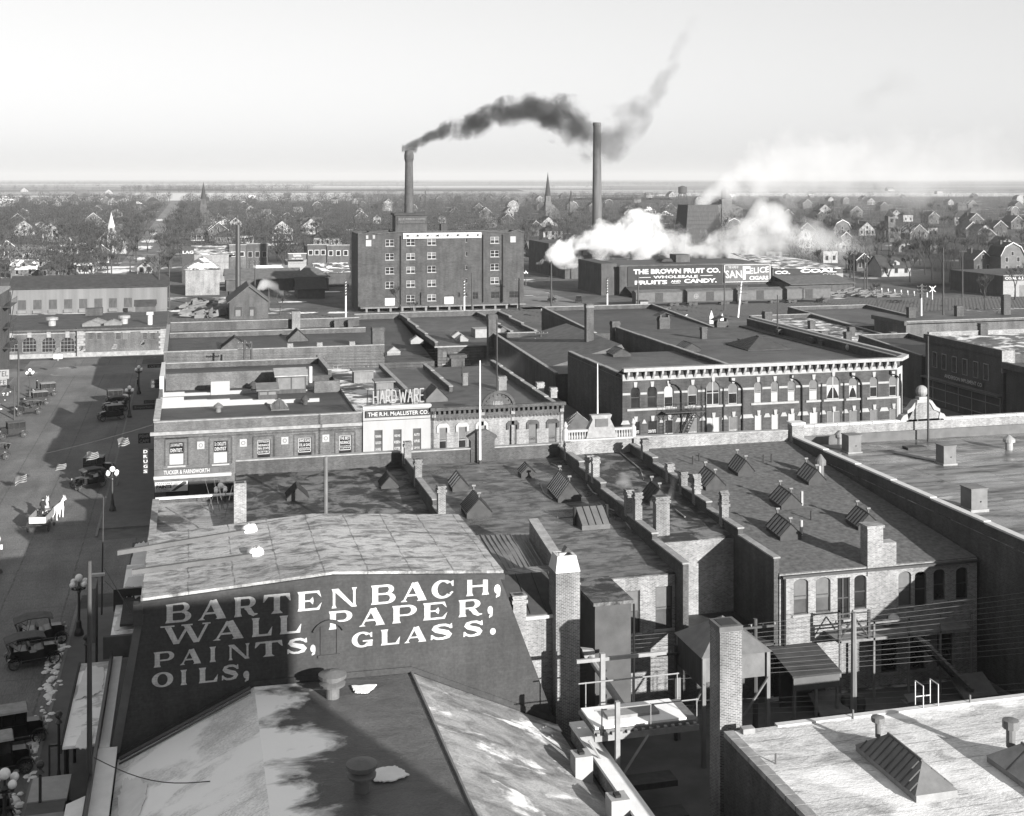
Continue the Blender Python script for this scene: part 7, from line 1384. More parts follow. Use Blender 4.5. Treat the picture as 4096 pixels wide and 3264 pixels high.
HS = [
 (97, 942, 78, 'g', 'w', 'd', 'broad white gabled house with two windows up the left slope of town', 1.2, 0), (201, 968, 62, 'g', 'w', 'm', 'tall white gabled house beside a bare tree left of the white church', 1.9, 0), (88, 1008, 88, 'h', 'b', 'd', 'long low brick house with hipped roof above the dormered house', 1, 0), (28, 1030, 54, 'g', 'd', 'm', 'narrow dark gabled house with pale porch near the left edge', 1.3, 1),
 (109, 1078, 134, 's', 'w', 'm', 'wide white cottage with one big dormer above the freight shed', 1, 1), (94, 1112, 96, 's', 'g', 's', 'plain grey shed with a strip of snow on its roof behind the freight shed', .8, 0), (227, 1116, 132, 'h', 'd', 'd', 'large dark hipped roof directly behind the freight shed', .9, 0), (325, 1092, 108, 'h', 'w', 'd', 'hipped house with long white porch below the white church', 1, 2), (403, 1050, 72, 'g', 'g', 'd', 'grey gabled house with snowy roof edge right of the white porch', 1.2, 1), (276, 1016, 72, 's', 'w', 'm', 'pale house half screened by bare trees left of the white church', 1.3, 1),
 (227, 902, 78, 'h', 'g', 'd', 'grey hipped house with small dormer high on the left', 1.5, 0), (373, 908, 60, 'g', 'g', 'd', 'grey gabled house in the trees above the white church', 1.5, 1), (70, 914, 66, 'g', 'd', 'm', 'dark gabled house with white gable trim at the upper left', 1.5, 0), (581, 1102, 42, 'g', 'w', 'm', 'little white garage gable at the edge of the far road', .7, 0), (15, 948, 46, 'h', 'd', 'd', 'dark house cut by the left edge beneath the trees', 1.2, 0),
 (1129, 962, 84, 'g', 'w', 'd', 'bright white gabled house with columned porch left of the warehouse', 1.7, 1), (943, 932, 46, 'g', 'w', 'd', 'slim white gabled house above the two brick shops', 1.9, 0), (866, 946, 68, 'g', 'd', 'm', 'dark gabled house with white edges right of the far road', 1.2, 0), (797, 962, 70, 'h', 'd', 'm', 'low dark hipped house nearest the far road', 1, 1), (895, 974, 72, 'h', 'g', 'd', 'long dark hipped roof just above the snowy sunken roof', .9, 0), (986, 970, 58, 'h', 'g', 'd', 'hipped bungalow with small white porch behind the narrow-windowed shop', 1, 2),
 (1245, 936, 76, 'g', 'w', 'm', 'pale wide gabled house right of the columned porch', 1.3, 1), (1310, 984, 112, 'h', 'w', 'd', 'long pale low house behind bare trees left of the warehouse', 1.1, 0), (1148, 893, 46, 'g', 'd', 'm', 'small dark gabled house with white trim above the columned porch', 1.3, 0), (1080, 898, 44, 'g', 'g', 'd', 'grey gabled house above the snowy shed', 1.4, 0), (1245, 896, 88, 'h', 'g', 'd', 'large dark hipped house high above the warehouse corner', 1.4, 1), (920, 900, 50, 'h', 'g', 'm', 'hipped house with small white dormer right of the dark church', 1.3, 0), (875, 888, 36, 'g', 'w', 'd', 'white cottage touching the dark church', 1.1, 1), (974, 842, 38, 'a', 'd', 'm', 'dark gambrel house with white trim in the far trees', 1.2, 0), (1003, 858, 40, 'g', 'w', 'm', 'white gabled house right of the dark gambrel house', 1.3, 0), (1065, 858, 42, 'h', 'g', 'd', 'far grey house with tower-like dormer above the brick shops', 1.4, 0),
 (1508, 896, 32, 'g', 'w', 'm', 'little white gable left of the stack above the warehouse roof', 1.2, 0), (1440, 862, 32, 'g', 'w', 'd', 'little white gable farther left above the warehouse roof', 1.2, 0), (1553, 828, 38, 'g', 'g', 'm', 'grey gable close left of the round stack', 1.3, 0), (2037, 868, 38, 'g', 'w', 'd', 'white gable right of the warehouse top before the white-gabled church', 1.3, 0), (1768, 893, 32, 'g', 'w', 'd', 'small white gable just above the name board', 1.1, 0), (1962, 912, 54, 'h', 'g', 'm', 'grey hipped roof just above the right end of the warehouse', 1, 0), (2160, 806, 30, 'g', 'w', 'm', 'white house on the far edge of town above the spire', 1.2, 0), (2066, 806, 34, 'f', 'g', 'd', 'flat pale block on the far edge of town left of the spire', 1.3, 0),
 (2212, 972, 80, 'h', 'w', 'd', 'big white square house with dark hipped roof below the white-gabled church', 1.7, 0), (2183, 1000, 58, 'h', 'w', 'd', 'white porch-fronted house just right of the warehouse', 1, 1), (2150, 1028, 70, 's', 'b', 'm', 'low brick house right against the warehouse side', 1, 0),
 (3221, 990, 58, 'a', 'w', 'm', 'white gambrel house behind the thin steam', 1.4, 1), (3152, 890, 48, 'g', 'd', 'd', 'dark timbered gable right of the domed tower', 1.7, 0), (3426, 872, 54, 'g', 'g', 'm', 'grey house with white roof edge in the right-hand trees', 1.5, 0), (3585, 874, 34, 'g', 'w', 'm', 'bright little white gable in the right-hand trees', 1.3, 0), (3735, 896, 48, 'g', 'g', 'm', 'twin-gabled grey house on the right', 1.5, 0), (3846, 902, 62, 'f', 'w', 'd', 'flat-topped white house high on the right', 1.6, 0), (3731, 944, 42, 'f', 'w', 'd', 'white boxy house left of the dark smoke smudge', 1.3, 0), (3485, 819, 34, 'g', 'w', 'm', 'small white gable far back on the right', 1.2, 0), (3849, 840, 42, 'h', 'g', 'm', 'far grey house with pale roof on the right', 1.3, 0),
 (3891, 952, 62, 'g', 'd', 'm', 'dark gable with white trim above the gambrel house', 1.5, 0), (4002, 946, 62, 'g', 'd', 'm', 'dark gable at the far right with one white rafter edge', 1.5, 0), (3960, 976, 50, 'g', 'd', 's', 'dark gable with snowy roof slope right of centre at the right edge', 1.3, 0), (3624, 1008, 64, 'f', 'w', 'm', 'low flat white building beside the dark trees', 1, 0), (3752, 1014, 74, 'f', 'g', 'm', 'large flat grey building left of the gambrel house', 1.4, 0), (4029, 1022, 64, 'g', 'w', 'd', 'white gabled house behind the gambrel house', 1.4, 0), (4050, 1096, 106, 'a', 'g', 'd', 'big dark gambrel house with white trim above the COAL sign', 1.7, 0), (3932, 1092, 84, 'g', 'd', 'm', 'dark gabled house left of the big gambrel house', 1.3, 0),
 (3384, 982, 44, 'g', 'g', 'm', 'grey gable under the drifting steam', 1.2, 0), (3363, 1008, 36, 'g', 'w', 'd', 'small white gable under the drifting steam', 1, 0), (3096, 1044, 66, 'f', 'w', 'd', 'low white flat-roofed shop behind the fruit warehouse roof', 1, 0), (3322, 1052, 64, 'f', 'w', 'm', 'square white building right of the flat-roofed shop', 1.3, 0), (3585, 1106, 132, 's', 'w', 'd', 'long white-fronted stable near the crossing posts', .8, 0), (3454, 1084, 60, 'g', 'd', 'm', 'dark house with pale edges left of the white-fronted stable', 1.1, 0), (2950, 1046, 88, 'f', 'b', 'd', 'dark flat block with two pale billboards behind the steam', 1.5, 0),
 (97, 768, 26, 'g', 'w', 'm', 'lone white farmhouse far out on the left plain', 1.1, 0), (325, 790, 48, 's', 'g', 'm', 'large grey farmhouse standing in the open fields', 1.7, 0), (435, 776, 28, 'g', 'w', 'd', 'white farmhouse right of the large grey one', 1.1, 0), (416, 790, 22, 'g', 'g', 'd', 'small grey barn beside the large farmhouse', 1.2, 0), (156, 818, 44, 's', 'w', 'm', 'pale house at the far left edge of the trees', 1.2, 0), (224, 816, 38, 'g', 'w', 'd', 'white gabled house at the field edge', 1.1, 0), (26, 826, 52, 's', 'w', 's', 'snow-roofed house at the far left field edge', 1, 0), (422, 814, 36, 'g', 'g', 's', 'grey house with snowy roof left of the far road', 1.1, 0), (451, 820, 38, 'g', 'w', 's', 'white house with snowy roof nearest the far road end', 1.1, 0), (610, 816, 46, 'h', 'g', 'd', 'dark roofed house just left of the far road end', 1.1, 0),
 (3565, 764, 30, 's', 'w', 'm', 'white farm building far out on the right plain', 1, 0), (3759, 777, 24, 'f', 'w', 'm', 'square white farmhouse on the right plain', 1.8, 0), (2690, 788, 30, 'g', 'w', 'm', 'white barn far out behind the tall water tank', 1.2, 0), (2600, 790, 30, 's', 'w', 'm', 'pale farm range on the plain right of the tallest stack', 1.2, 0), (2515, 880, 40, 'g', 'w', 'd', 'white-trimmed house just right of the tallest stack', 1.6, 0)]
for px, py, pw, k, wc, rc, lab, st, po in HS: house(px, py, pw, k, wc, rc, lab, st, None, po, det=2)
# many small houses deeper in the trees
SRr = random.Random(21); HG = {'w': 'small pale house half hidden by bare trees', 'g': 'small grey house half hidden by bare trees', 'd': 'small dark house half hidden by bare trees'}
taken = [(h[0], h[1]) for h in HS]; n = 0
while n < 95:
    px = SRr.uniform(10, 4090); py = 792+(SRr.random()**1.3)*175
    if 560 < px < 790 or (1400 < px < 2100 and py > 905) or (2150 < px < 2900 and py > 900) or (3650 < px < 3880 and py > 960): continue
    if any(abs(px-a) < 26+ (py-790)*.2 and abs(py-b) < 10 for a, b in taken): continue
    taken.append((px, py)); wc = SRr.choice('wwggddd'); D_ = 160000/(py-712.5)
    house(px, py, SRr.uniform(7.5, 11)/D_*5000, SRr.choice('ggsha'), wc, SRr.choice('ddmms'), HG[wc], SRr.uniform(.9, 1.6), f'{ {"w": "pale", "g": "grey", "d": "dark"}[wc]} houses scattered through the bare trees', det=1 if py > 850 else 0, rz=0); n += 1
# churches
def church(px, py, W, D, h, tw, th, sp, lab, wm, rm, sm, tx=0, louvre=True):
    c = at(px, py, Z=0); o = E('church', lab, 'church', c); x0, x1 = c.x-W/2, c.x+W/2; y0 = c.y+1; r = W*.5
    MB().ext([(x0, y0, 0), (x1, y0, 0), (x1, y0, h), (c.x, y0, h+r), (x0, y0, h)], (0, D, 0)).to('wall', wm, o); MB().ext([(x0-.4, y0-.3, h-.35), (c.x, y0-.3, h+r+.02), (x1+.4, y0-.3, h-.35), (x1+.4, y0-.3, h-.1), (c.x, y0-.3, h+r+.3), (x0-.4, y0-.3, h-.1)], (0, D+.6, 0)).to('roof', rm, o)
    X = c.x+tx; t = MB().box(X-tw/2, c.y-1, 0, X+tw/2, c.y-1+tw, th).to('tower', wm, o); MB().box(X-tw/2-.2, c.y-1.2, th+.004, X+tw/2+.2, c.y-.8+tw, th+.4).to('tower_cornice', wm, t)
    q = tw*.40; b_ = MB().box(X-q, c.y-1+tw/2-q, th+.404, X+q, c.y-1+tw/2+q, th+tw*1.0).to('belfry', wm, t)
    if louvre: MB().box(X-q*.4, c.y-1+tw/2-q-.05, th+.9, X+q*.4, c.y-1+tw/2-q-.006, th+tw*.85).to('belfry_opening', BLACK, b_)
    zz = th+tw*1.0; m = MB(); 
    for i in range(8):
        a0, a1 = [2*math.pi*(j+.5)/8 for j in (i, i+1)]; m.poly([(X+q*1.2*math.cos(a0), c.y-1+tw/2+q*1.2*math.sin(a0), zz), (X+q*1.2*math.cos(a1), c.y-1+tw/2+q*1.2*math.sin(a1), zz), (X, c.y-1+tw/2, zz+sp)])
    m.to('spire', sm, t); MB().box(X-.5, c.y-1.06, 2, X+.5, c.y-1.006, 4.5).to('window', GLASS, o)
    for s in (-1, 1): MB().box(c.x+s*W*.33-.4, y0-.06, 1.5, c.x+s*W*.33+.4, y0-.006, 3.8).to('window', GLASS, o)
    return o
church(445, 1016, 12, 17, 5.5, 3.2, 8.2, 6.2, 'small white wooden church with slim pointed steeple on the left', CLAP_W, SHINGM, WHITE)
church(826, 898, 13, 22, 5, 4.6, 13, 12, 'dark brick church with tall sharp spire right of the far road', BRKM, SHING, SHING, -2)
church(2213, 876, 12, 20, 6, 5.0, 13, 19, 'pale-towered church with very tall dark spire near the tallest stack', CLAP_G, SHING, SHING, -4)
o = house(2195, 935, 80, 'g', 'w', 'd', 'white broad-gabled church hall below the tall spire', 1.5, None, 0, 0); o['category'] = 'church'
c = at(2286, 862, Z=0); o = E('church_tower', 'thin dark spired turret right of the tall-spired church', 'tower', c); MB().box(c.x-1.6, c.y, 0, c.x+1.6, c.y+3.2, 12).to('shaft', CLAP_G, o); MB().lathe(c.x, c.y+1.6, [(2.0, 12.004), (.1, 22)], 8).to('spire', SHING, o)
c = at(2906, 890, Z=0); o = E('courthouse', 'pale domed building with lantern tower dimly seen through the steam', 'building', c); MB().box(c.x-13, c.y, 0, c.x+13, c.y+16, 10).to('wall', CLAP_G, o); MB().ext([(c.x-13.5, c.y-.5, 10.004), (c.x+13.5, c.y-.5, 10.004), (c.x, c.y-.5, 15)], (0, 17, 0)).to('roof', SHINGM, o); m = MB().box(c.x-4, c.y-1, 0, c.x+4, c.y+5, 17); m.lathe(c.x, c.y+2, [(3.2, 17), (3.2, 22), (3.6, 22.2), (2.4, 24.5), (.3, 26)], 10); m.to('lantern_tower', CLAP_G, o)
c = at(3571, 968, Z=0); o = E('tower_house', 'tall narrow house with square lookout tower on the right', 'house', c); MB().box(c.x-4.5, c.y, 0, c.x+4.5, c.y+8, 7.5).to('wall', CLAP_G, o); MB().ext([(c.x-5, c.y-.5, 7.504), (c.x+5, c.y-.5, 7.504), (c.x, c.y-.5, 10.5)], (0, 9, 0)).to('roof', SHING, o); MB().box(c.x-3.4, c.y-1.5, 0, c.x+.6, c.y+2, 13).to('tower', CLAP_G, o); MB().lathe(c.x-1.4, c.y+.2, [(3.2, 13.004), (.1, 16)], 4).to('tower_roof', SHING, o)
for z in (2, 5.5, 10): MB().box(c.x-2.2, c.y-1.56, z, c.x-.6, c.y-1.506, z+1.8).to('window', GLASS, o)
c = at(2499, 868, Z=0)
# water tank
c = at(2730, 800, Z=0); o = E('water_tower', 'dark water tank on a slim trestle out on the plain', 'water tower', c); m = MB()
for a in range(4): q = math.pi/4+a*math.pi/2; m.cyl((c.x+7*math.cos(q), c.y+7*math.sin(q), 0), (c.x+5*math.cos(q), c.y+5*math.sin(q), 11), .8, .8, 6)
m.to('leg', IRON, o); MB().lathe(c.x, c.y, [(5, 9), (6.3, 11), (6.3, 19), (.3, 21)], 14).to('tank', DGREY, o)
# ---------------------------------------------------------------- trees
def clear_of_houses(x, y, r):
    d = x*SA+y*CA; px = 2048+5000*(x*CA-y*SA)/d
    for h in HS:
        if abs(px-h[0]) < h[2]*.55+18000/d*.5:
            yh = 160000/(h[1]-712.5)*.97
            if yh-55 < y < yh+4: return r.random() > .9
    return True
def tree_mesh(seed, h, spread, twigs, tw=.05):
    r = random.Random(seed); tr = MB(); cr = MB(); tips = []
    def br(p, d, L, rad, lev):
        q = p+d*L; (tr if lev < 2 else cr).cyl(p, q, rad, rad*.62, 5 if lev < 2 else 3, cap=False)
        if lev >= 4: tips.append((q, d)); return
        for i in range(r.choice((2, 3, 3)) if lev < 3 else 2):
            a = r.uniform(0, 6.283); t = r.uniform(.35, .8)*spread; e = Vector((math.cos(a), math.sin(a), 0)); nd_ = (d+e*t+Vector((0, 0, .12))).normalized(); br(q if i else p.lerp(q, .82), nd_, L*r.uniform(.62, .82), rad*.58, lev+1)
    br(Vector((0, 0, 0)), Vector((r.uniform(-.05, .05), r.uniform(-.05, .05), 1)).normalized(), h*.27, h*.021, 0)
    for q, d in tips:
        for i in range(twigs):
            e = Vector((r.gauss(0, 1), r.gauss(0, 1), r.gauss(.3, .8))).normalized(); dd = (d+e*.9).normalized(); p1 = q+dd*h*r.uniform(.06, .14); s = Vector((r.uniform(-1, 1), r.uniform(-1, 1), 0)).normalized()*tw
            o_ = q-d*h*r.uniform(0, .08); cr.poly([o_-s, o_+s, p1])
    return tr, cr
TP = []
for i in range(7):
    tr, cr = tree_mesh(100+i, 11+i % 3*1.6, .8+.12*(i % 3), 9, .055)
    a = tr.mesh('trunk'); a.materials.append(BARK); b = cr.mesh('crown'); b.materials.append(BARK); TP.append((a, b))
def plant_tree(x, y, s, lab, grp, i):
    o = E('bare_tree', lab, 'tree', (x, y, 0), grp, R.uniform(0, 6.28)); o.scale = (s, s, s); a, b = TP[i % 7]; link('trunk', a, o); link('crown', b, o); return o
TR = random.Random(11); nt_ = 0
near_t = [(470, 1060, 1.1), (520, 1090, 1.0), (545, 1050, 1.2), (430, 1100, .9), (250, 1010, 1.1), (175, 978, 1.1), (340, 1030, 1.0), (300, 985, 1.1), (590, 1010, 1.1), (380, 1010, 1.2), (1110, 990, 1.1), (1130, 1080, .9), (1290, 990, 1.2), (1345, 1000, 1.0), (1200, 985, .9), (1000, 990, .8), (2260, 985, 1.0), (2120, 960, 1.0), (1120, 1260, .55), (1605, 1275, .7), (1650, 1278, .5), (3510, 1235, .7), (3940, 1240, .9), (4060, 1200, .9), (3700, 1100, 1.3), (3730, 1120, 1.4), (3770, 1110, 1.3), (3800, 1130, 1.3), (3680, 1060, 1.2), (3840, 1090, 1.3), (3560, 1060, 1.0), (3290, 1090, .9), (3400, 1110, .9), (3480, 1050, 1.0), (3640, 1130, 1.0)]
NL = 'bare tree with spreading grey branches close behind the railway yards'
for px, py, s in near_t:
    c = at(px, py, Z=0); plant_tree(c.x, c.y, s, 'leafless winter tree among the nearest houses and railway yards', 'leafless trees nearest the yards', nt_); nt_ += 1
for side in (-27.5, -8.5):     # the avenue along the far road
    y = 345
    while y < 1300 and nt_ < 130: 
        plant_tree(side+TR.uniform(-2.5, 2.5), y, TR.uniform(.75, 1.2), 'leafless street tree lining the long straight far road', 'street trees along the far road', nt_); nt_ += 1; y += TR.uniform(14, 26)*(1+y/1500)
while nt_ < 290:
    px = TR.uniform(-40, 4130); py = 835+TR.random()**.8*220; c = at(px, py, Z=0)
    if not clear_of_houses(c.x, c.y, TR) or 560 < px < 790 and -29 < c.x < -7 or (1400 < px < 2100 and py > 905) or (py > 1000 and 2150 < px < 3100) or (py > 975 and 700 < px < 1430): continue
    plant_tree(c.x, c.y, TR.uniform(.75, 1.25), 'leafless winter tree standing between the town houses', 'leafless trees between the houses', nt_); nt_ += 1
# the rest of the town's trees, too many and too far to count
def wood(name, lab, pts, seed, hmin, hmax, kt, mt=BARK2):
    r = random.Random(seed); v = []; f = []
    for x, y in pts:
        h = r.uniform(hmin, hmax); w_ = h*r.uniform(.32, .5); n0 = len(v)
        v += [(x-.18, y, 0), (x+.18, y, 0), (x, y, h*.7)]; f.append((n0, n0+1, n0+2))
        for k in range(kt):
            a = r.uniform(0, 6.283); q = r.random()**.6; zz = h*(.28+.72*r.random()**.8); rr = w_*q*math.sqrt(max(.05, 1-((zz/h-.6)/.52)**2))
            px, py_, pz = x+rr*math.cos(a), y+rr*math.sin(a), zz; d = Vector((math.cos(a)*.6+r.gauss(0, .5), math.sin(a)*.6+r.gauss(0, .5), .7+r.gauss(0, .3))).normalized()*h*r.uniform(.07, .16)
            s = h*.012; n0 = len(v); v += [(px-s, py_-s, pz), (px+s, py_+s, pz), (px+d.x, py_+d.y, pz+d.z)]; f.append((n0, n0+1, n0+2))
    me = bpy.data.meshes.new(name); me.from_pydata(v, [], f); me.update(); me.materials.append(mt); o = bpy.data.objects.new(name, me); COL.objects.link(o); return tag(o, lab, 'trees', kind='stuff')
pts = []
while len(pts) < 6000:
    y = 370+(TR.random()**1.15)*1500; u = TR.uniform(-.47, .47); x = y*(SA+CA*u)/(CA-SA*u)
    if -26 < x < -9: continue
    if y < 470 and (-10 < x < 62 or 78 < x < 190): continue
    if not clear_of_houses(x, y, TR): continue
    pts.append((x, y))
wood('town_trees', 'dense brown-grey haze of leafless trees filling the town to the edge of the fields', pts, 5, 7, 13.5, 80)
pts = []
for i in range(46):
    y0 = TR.uniform(2300, 9000); x0 = y0*(SA+CA*TR.uniform(-.45, .45)); L_ = TR.uniform(100, 700)*(y0/3500)
    for j in range(int(L_/9/(y0/3000))): pts.append((x0+TR.uniform(0, L_), y0+TR.uniform(-25, 25)*y0/3000))
for i in range(520): y0 = TR.uniform(2900, 3300); pts.append((y0*(SA+CA*TR.uniform(-.31, -.16)), y0))
for i in range(900): y0 = TR.uniform(6500, 16000); pts.append((y0*(SA+CA*TR.uniform(-.45, .45)), y0))
wood('distant_woods', 'thin dark lines of shelter trees across the distant plain', pts, 6, 9, 17, 40)
# snow left on the ground
SN = random.Random(9)
def ground_snow(px, py, wpx, hpx, n=26):
    c = at(px, py, Z=0); a = at(px-wpx/2, py, Z=0); b = at(px, py+hpx/2, Z=0); rx = (c-a).length; ry = max(.25, (c-b).length); pts = []
    for i in range(n):
        q = 2*math.pi*i/n; k = SN.uniform(.7, 1.2); pts.append((c.x+rx*k*math.cos(q), c.y+ry*k*math.sin(q), .035))
    return pts
m = MB()
for px, py, w_, h_ in ((250, 1252, 420, 14), (130, 1262, 160, 10), (560, 1235, 110, 9), (470, 1255, 260, 6), (640, 1232, 60, 10), (740, 1243, 120, 8), (860, 1243, 70, 6), (1170, 1208, 110, 4), (1210, 1252, 120, 5), (1350, 1250, 90, 6), (1180, 1165, 60, 4), (1290, 1168, 150, 4), (585, 1060, 34, 26), (560, 1035, 40, 12), (598, 965, 60, 12), (575, 990, 70, 14), (612, 935, 30, 10), (640, 880, 30, 8), (470, 1085, 120, 16), (440, 1070, 160, 10), (250, 1045, 120, 8), (150, 1010, 80, 8), (1130, 975, 160, 6), (1060, 980, 120, 6), (2640, 1235, 100, 5), (2500, 1262, 140, 4), (3540, 1070, 110, 5), (320, 975, 60, 6), (215, 1000, 120, 8), (1500, 1262, 120, 4), (1700, 1300, 160, 4)): m.ext(ground_snow(px, py, w_, h_), (0, 0, .02))
for i in range(130):   # heaps along the near kerb
    y = SN.uniform(66, 92); x = -8.5+SN.gauss(0, .28); r_ = SN.uniform(.1, .32); m.ball((x, y, .05), r_, 6, 4, .5)
for i in range(40): y = SN.uniform(120, 200); m.ball((-27+SN.gauss(.9, .3), y, .05), SN.uniform(.1, .25), 6, 4, .5)
m.to('ground_snow', SNOW, label='patches of old snow lying over the yards, verges and kerbs', cat='snow', kind='stuff')
# ================================================================ STREET LIFE
def torus(m, c, r, t, n=16, k=6, ax='y'):
    b = len(m.v)
    for i in range(n):
        a = 2*math.pi*i/n
        for j in range(k):
            q = 2*math.pi*j/k; rr = r+t*math.cos(q); m.v.append((c[0]+rr*math.cos(a), c[1]+t*math.sin(q), c[2]+rr*math.sin(a)))
    for i in range(n):
        for j in range(k): m.f.append((b+i*k+j, b+((i+1) % n)*k+j, b+((i+1) % n)*k+(j+1) % k, b+i*k+(j+1) % k))
    return m
def add_wheel(root, x, y, r=.38, name='wheel'):
    w_ = torus(MB(), (x, y, r), r-.05, .05).to(name, RUBBER, root); m = MB()
    for i in range(10): a = 2*math.pi*i/10; m.cyl((x, y, r), (x+(r-.07)*math.cos(a), y, r+(r-.07)*math.sin(a)), .016, .016, 4)
    m.cyl((x, y-.06, r), (x, y+.06, r), .06, .06, 8); m.to('spokes', WOOD, w_); return w_
def car_proto(kind, top):
    t = E('parked_car', 'x', 'car', (0, 0, 0))
    for sx in (-1.25, 1.25):
        for sy in (-.7, .7): add_wheel(t, sx, sy)
    MB().box(-1.6, -.35, .42, 1.6, .35, .55).to('chassis', BLACK, t)
    MB().ext([(.62, -.36, .55), (1.45, -.3, .55), (1.45, -.3, 1.05), (1.3, -.28, 1.16), (.62, -.36, 1.22)], (0, .66, 0)).to('bonnet', CARB, t); MB().box(1.452, -.3, .58, 1.5, .3, 1.1).to('radiator', TIND, t)
    for s in (-1, 1):
        m = MB()
        for cx in (-1.25, 1.25):
            for i in range(6):
                a0, a1 = [math.radians(165-150*j/6) for j in (i, i+1)]; R_ = .5
                m.ext([(cx+R_*math.cos(a0), s*.7-.14, .38+R_*math.sin(a0)), (cx+R_*math.cos(a1), s*.7-.14, .38+R_*math.sin(a1)), (cx+(R_-.03)*math.cos(a1), s*.7-.14, .38+(R_-.03)*math.sin(a1)), (cx+(R_-.03)*math.cos(a0), s*.7-.14, .38+(R_-.03)*math.sin(a0))], (0, .28, 0))
        m.box(-.8, s*.7-.13, .42, .8, s*.7+.13, .45); m.to('mudguard', CARB, t); MB().cyl((1.5, s*.38, 1.0), (1.62, s*.38, 1.0), .12, .12, 10).to('headlight', TIN, t)
    if kind == 'sedan':
        b = MB().box(-1.45, -.66, .56, .6, .66, 1.2).to('body', CARB, t); m = MB()
        for x in (-1.42, -.72, -.05, .56):
            for y in (-.64, .6): m.box(x-.04, y, 1.2, x+.04, y+.04, 1.9)
        m.to('window_posts', CARB, b); MB().box(-1.38, -.6, 1.204, .52, .6, 1.88).to('windows', GLASS, b)
        MB().ext([(-1.5, -.7, 1.9), (.68, -.7, 1.9), (.62, -.62, 1.99), (-1.42, -.62, 1.99)], (0, 1.36, 0)).to('roof', top, t)
    else:
        b = MB().ext([(-1.5, -.62, .56), (.6, -.62, .56), (.6, -.62, 1.1), (.2, -.62, 1.05), (.1, -.62, .95), (-.25, -.62, .95), (-.4, -.62, 1.12), (-1.4, -.62, 1.2), (-1.55, -.62, .9)], (0, 1.24, 0)).to('body', CARB, t); m = MB()
        m.box(-.35, -.55, 1.12, -.2, .55, 1.35); m.box(-1.4, -.55, 1.2, -1.25, .55, 1.45); m.to('seat_back', BLACK, t)
        m = MB(); m.cyl((.62, -.58, 1.1), (.5, -.58, 1.75), .025, .025, 4); m.cyl((.62, .58, 1.1), (.5, .58, 1.75), .025, .025, 4); m.cyl((.5, -.58, 1.75), (.5, .58, 1.75), .025, .025, 4); m.to('windscreen', IRON, t)
        m = MB().ext([(-1.75, -.68, 1.72), (-.9, -.68, 1.95), (.2, -.68, 1.92), (.75, -.68, 1.78), (.7, -.68, 1.84), (.2, -.68, 1.98), (-.9, -.68, 2.02), (-1.75, -.68, 1.8)], (0, 1.36, 0)); tp = m.to('cloth_top', top, t); m = MB()
        for y in (-.63, .6): m.cyl((-.9, y, 1.15), (-.7, y, 1.95), .02, .02, 4); m.cyl((-.9, y, 1.15), (-1.7, y, 1.75), .02, .02, 4)
        m.to('top_bows', IRON, t); MB().ext([(-1.74, -.64, 1.72), (-1.5, -.64, 1.15), (-1.53, -.64, 1.15), (-1.77, -.64, 1.72)], (0, 1.28, 0)).to('curtain', top, t)
    return t
CP = {}
def car(kind, top, x, y, rz, lab, grp):
    k = (kind, top.name)
    if k not in CP: CP[k] = car_proto(kind, top); o = CP[k]
    else: o = copy_tree(CP[k])
    o.location = (x, y, .02); o.rotation_euler = (0, 0, math.radians(rz)); tag(o, lab, 'car', grp); return o
GL, GR_ = 'cars parked along the left kerb', 'cars parked along the right kerb'
for k, tp, x, y, rz, lab, gr in (('tour', CARTOP, -9.9, 91.3, 12, 'touring car with a pitched cloth top, farther of the two at the kerb lamp', GR_), ('tour', CARTOP, -10.0, 87.6, 14, 'touring car with sagging cloth top, nearer of the two at the kerb lamp', GR_),
    ('sedan', CARTOPL, -9.6, 75.6, 10, 'car with frosted flat top above the bottom left street lamp', GR_), ('sedan', CARTOPL, -9.9, 72.0, 10, 'car with bright snowy roof cut by the left edge at the bottom', GR_), ('tour', CARTOPL, -10.2, 66.5, 12, 'dark car in the shade at the very bottom left corner', GR_),
    ('sedan', CARTOPL, -9.6, 142.0, -8, 'tall closed car with pale roof, farther of the pair in the building shade', GR_), ('tour', CARTOP, -10.2, 136.0, 205, 'touring car facing the street with white plate, nearer of the shaded pair', GR_),
    ('sedan', CARTOP, -9.9, 186.0, 10, 'dark closed car farthest up the shaded kerb', GR_), ('tour', CARTOP, -10.0, 180.0, 190, 'dark open car in the middle of the far shaded trio', GR_), ('sedan', CARTOPL, -10.1, 173.5, 200, 'dark car with pale roof patch nearest in the far shaded trio', GR_),
    ('sedan', CARTOPL, -20.6, 194.5, 196, 'closed car with bright roof farthest along the sunny kerb', GL), ('sedan', CARTOPL, -20.9, 187.0, 198, 'closed car with bright roof second along the sunny kerb', GL), ('tour', CARTOP, -21.2, 180.0, 200, 'touring car with dusty wheels before the two bright-roofed cars', GL), ('sedan', CARTOP, -21.2, 164.5, 200, 'small coupe with open bonnet alone on the sunny street', GL), ('tour', CARTOP, -21.6, 152.0, 200, 'open touring car cut by the left edge of the sunny street', GL),
    ('tour', CARTOP, 90.5, 310, 60, 'dark truck-like car standing right of the warehouse corner', 'carriages by the warehouse corner'), ('sedan', CARTOP, 96.5, 306, 75, 'dark car beside the figure with a white bundle', 'carriages by the warehouse corner'), ('tour', CARTOP, -27.5, 292, 5, 'dark car by the yard at the hotel corner', GL)):
    car(k, tp, x, y, rz, lab, gr)
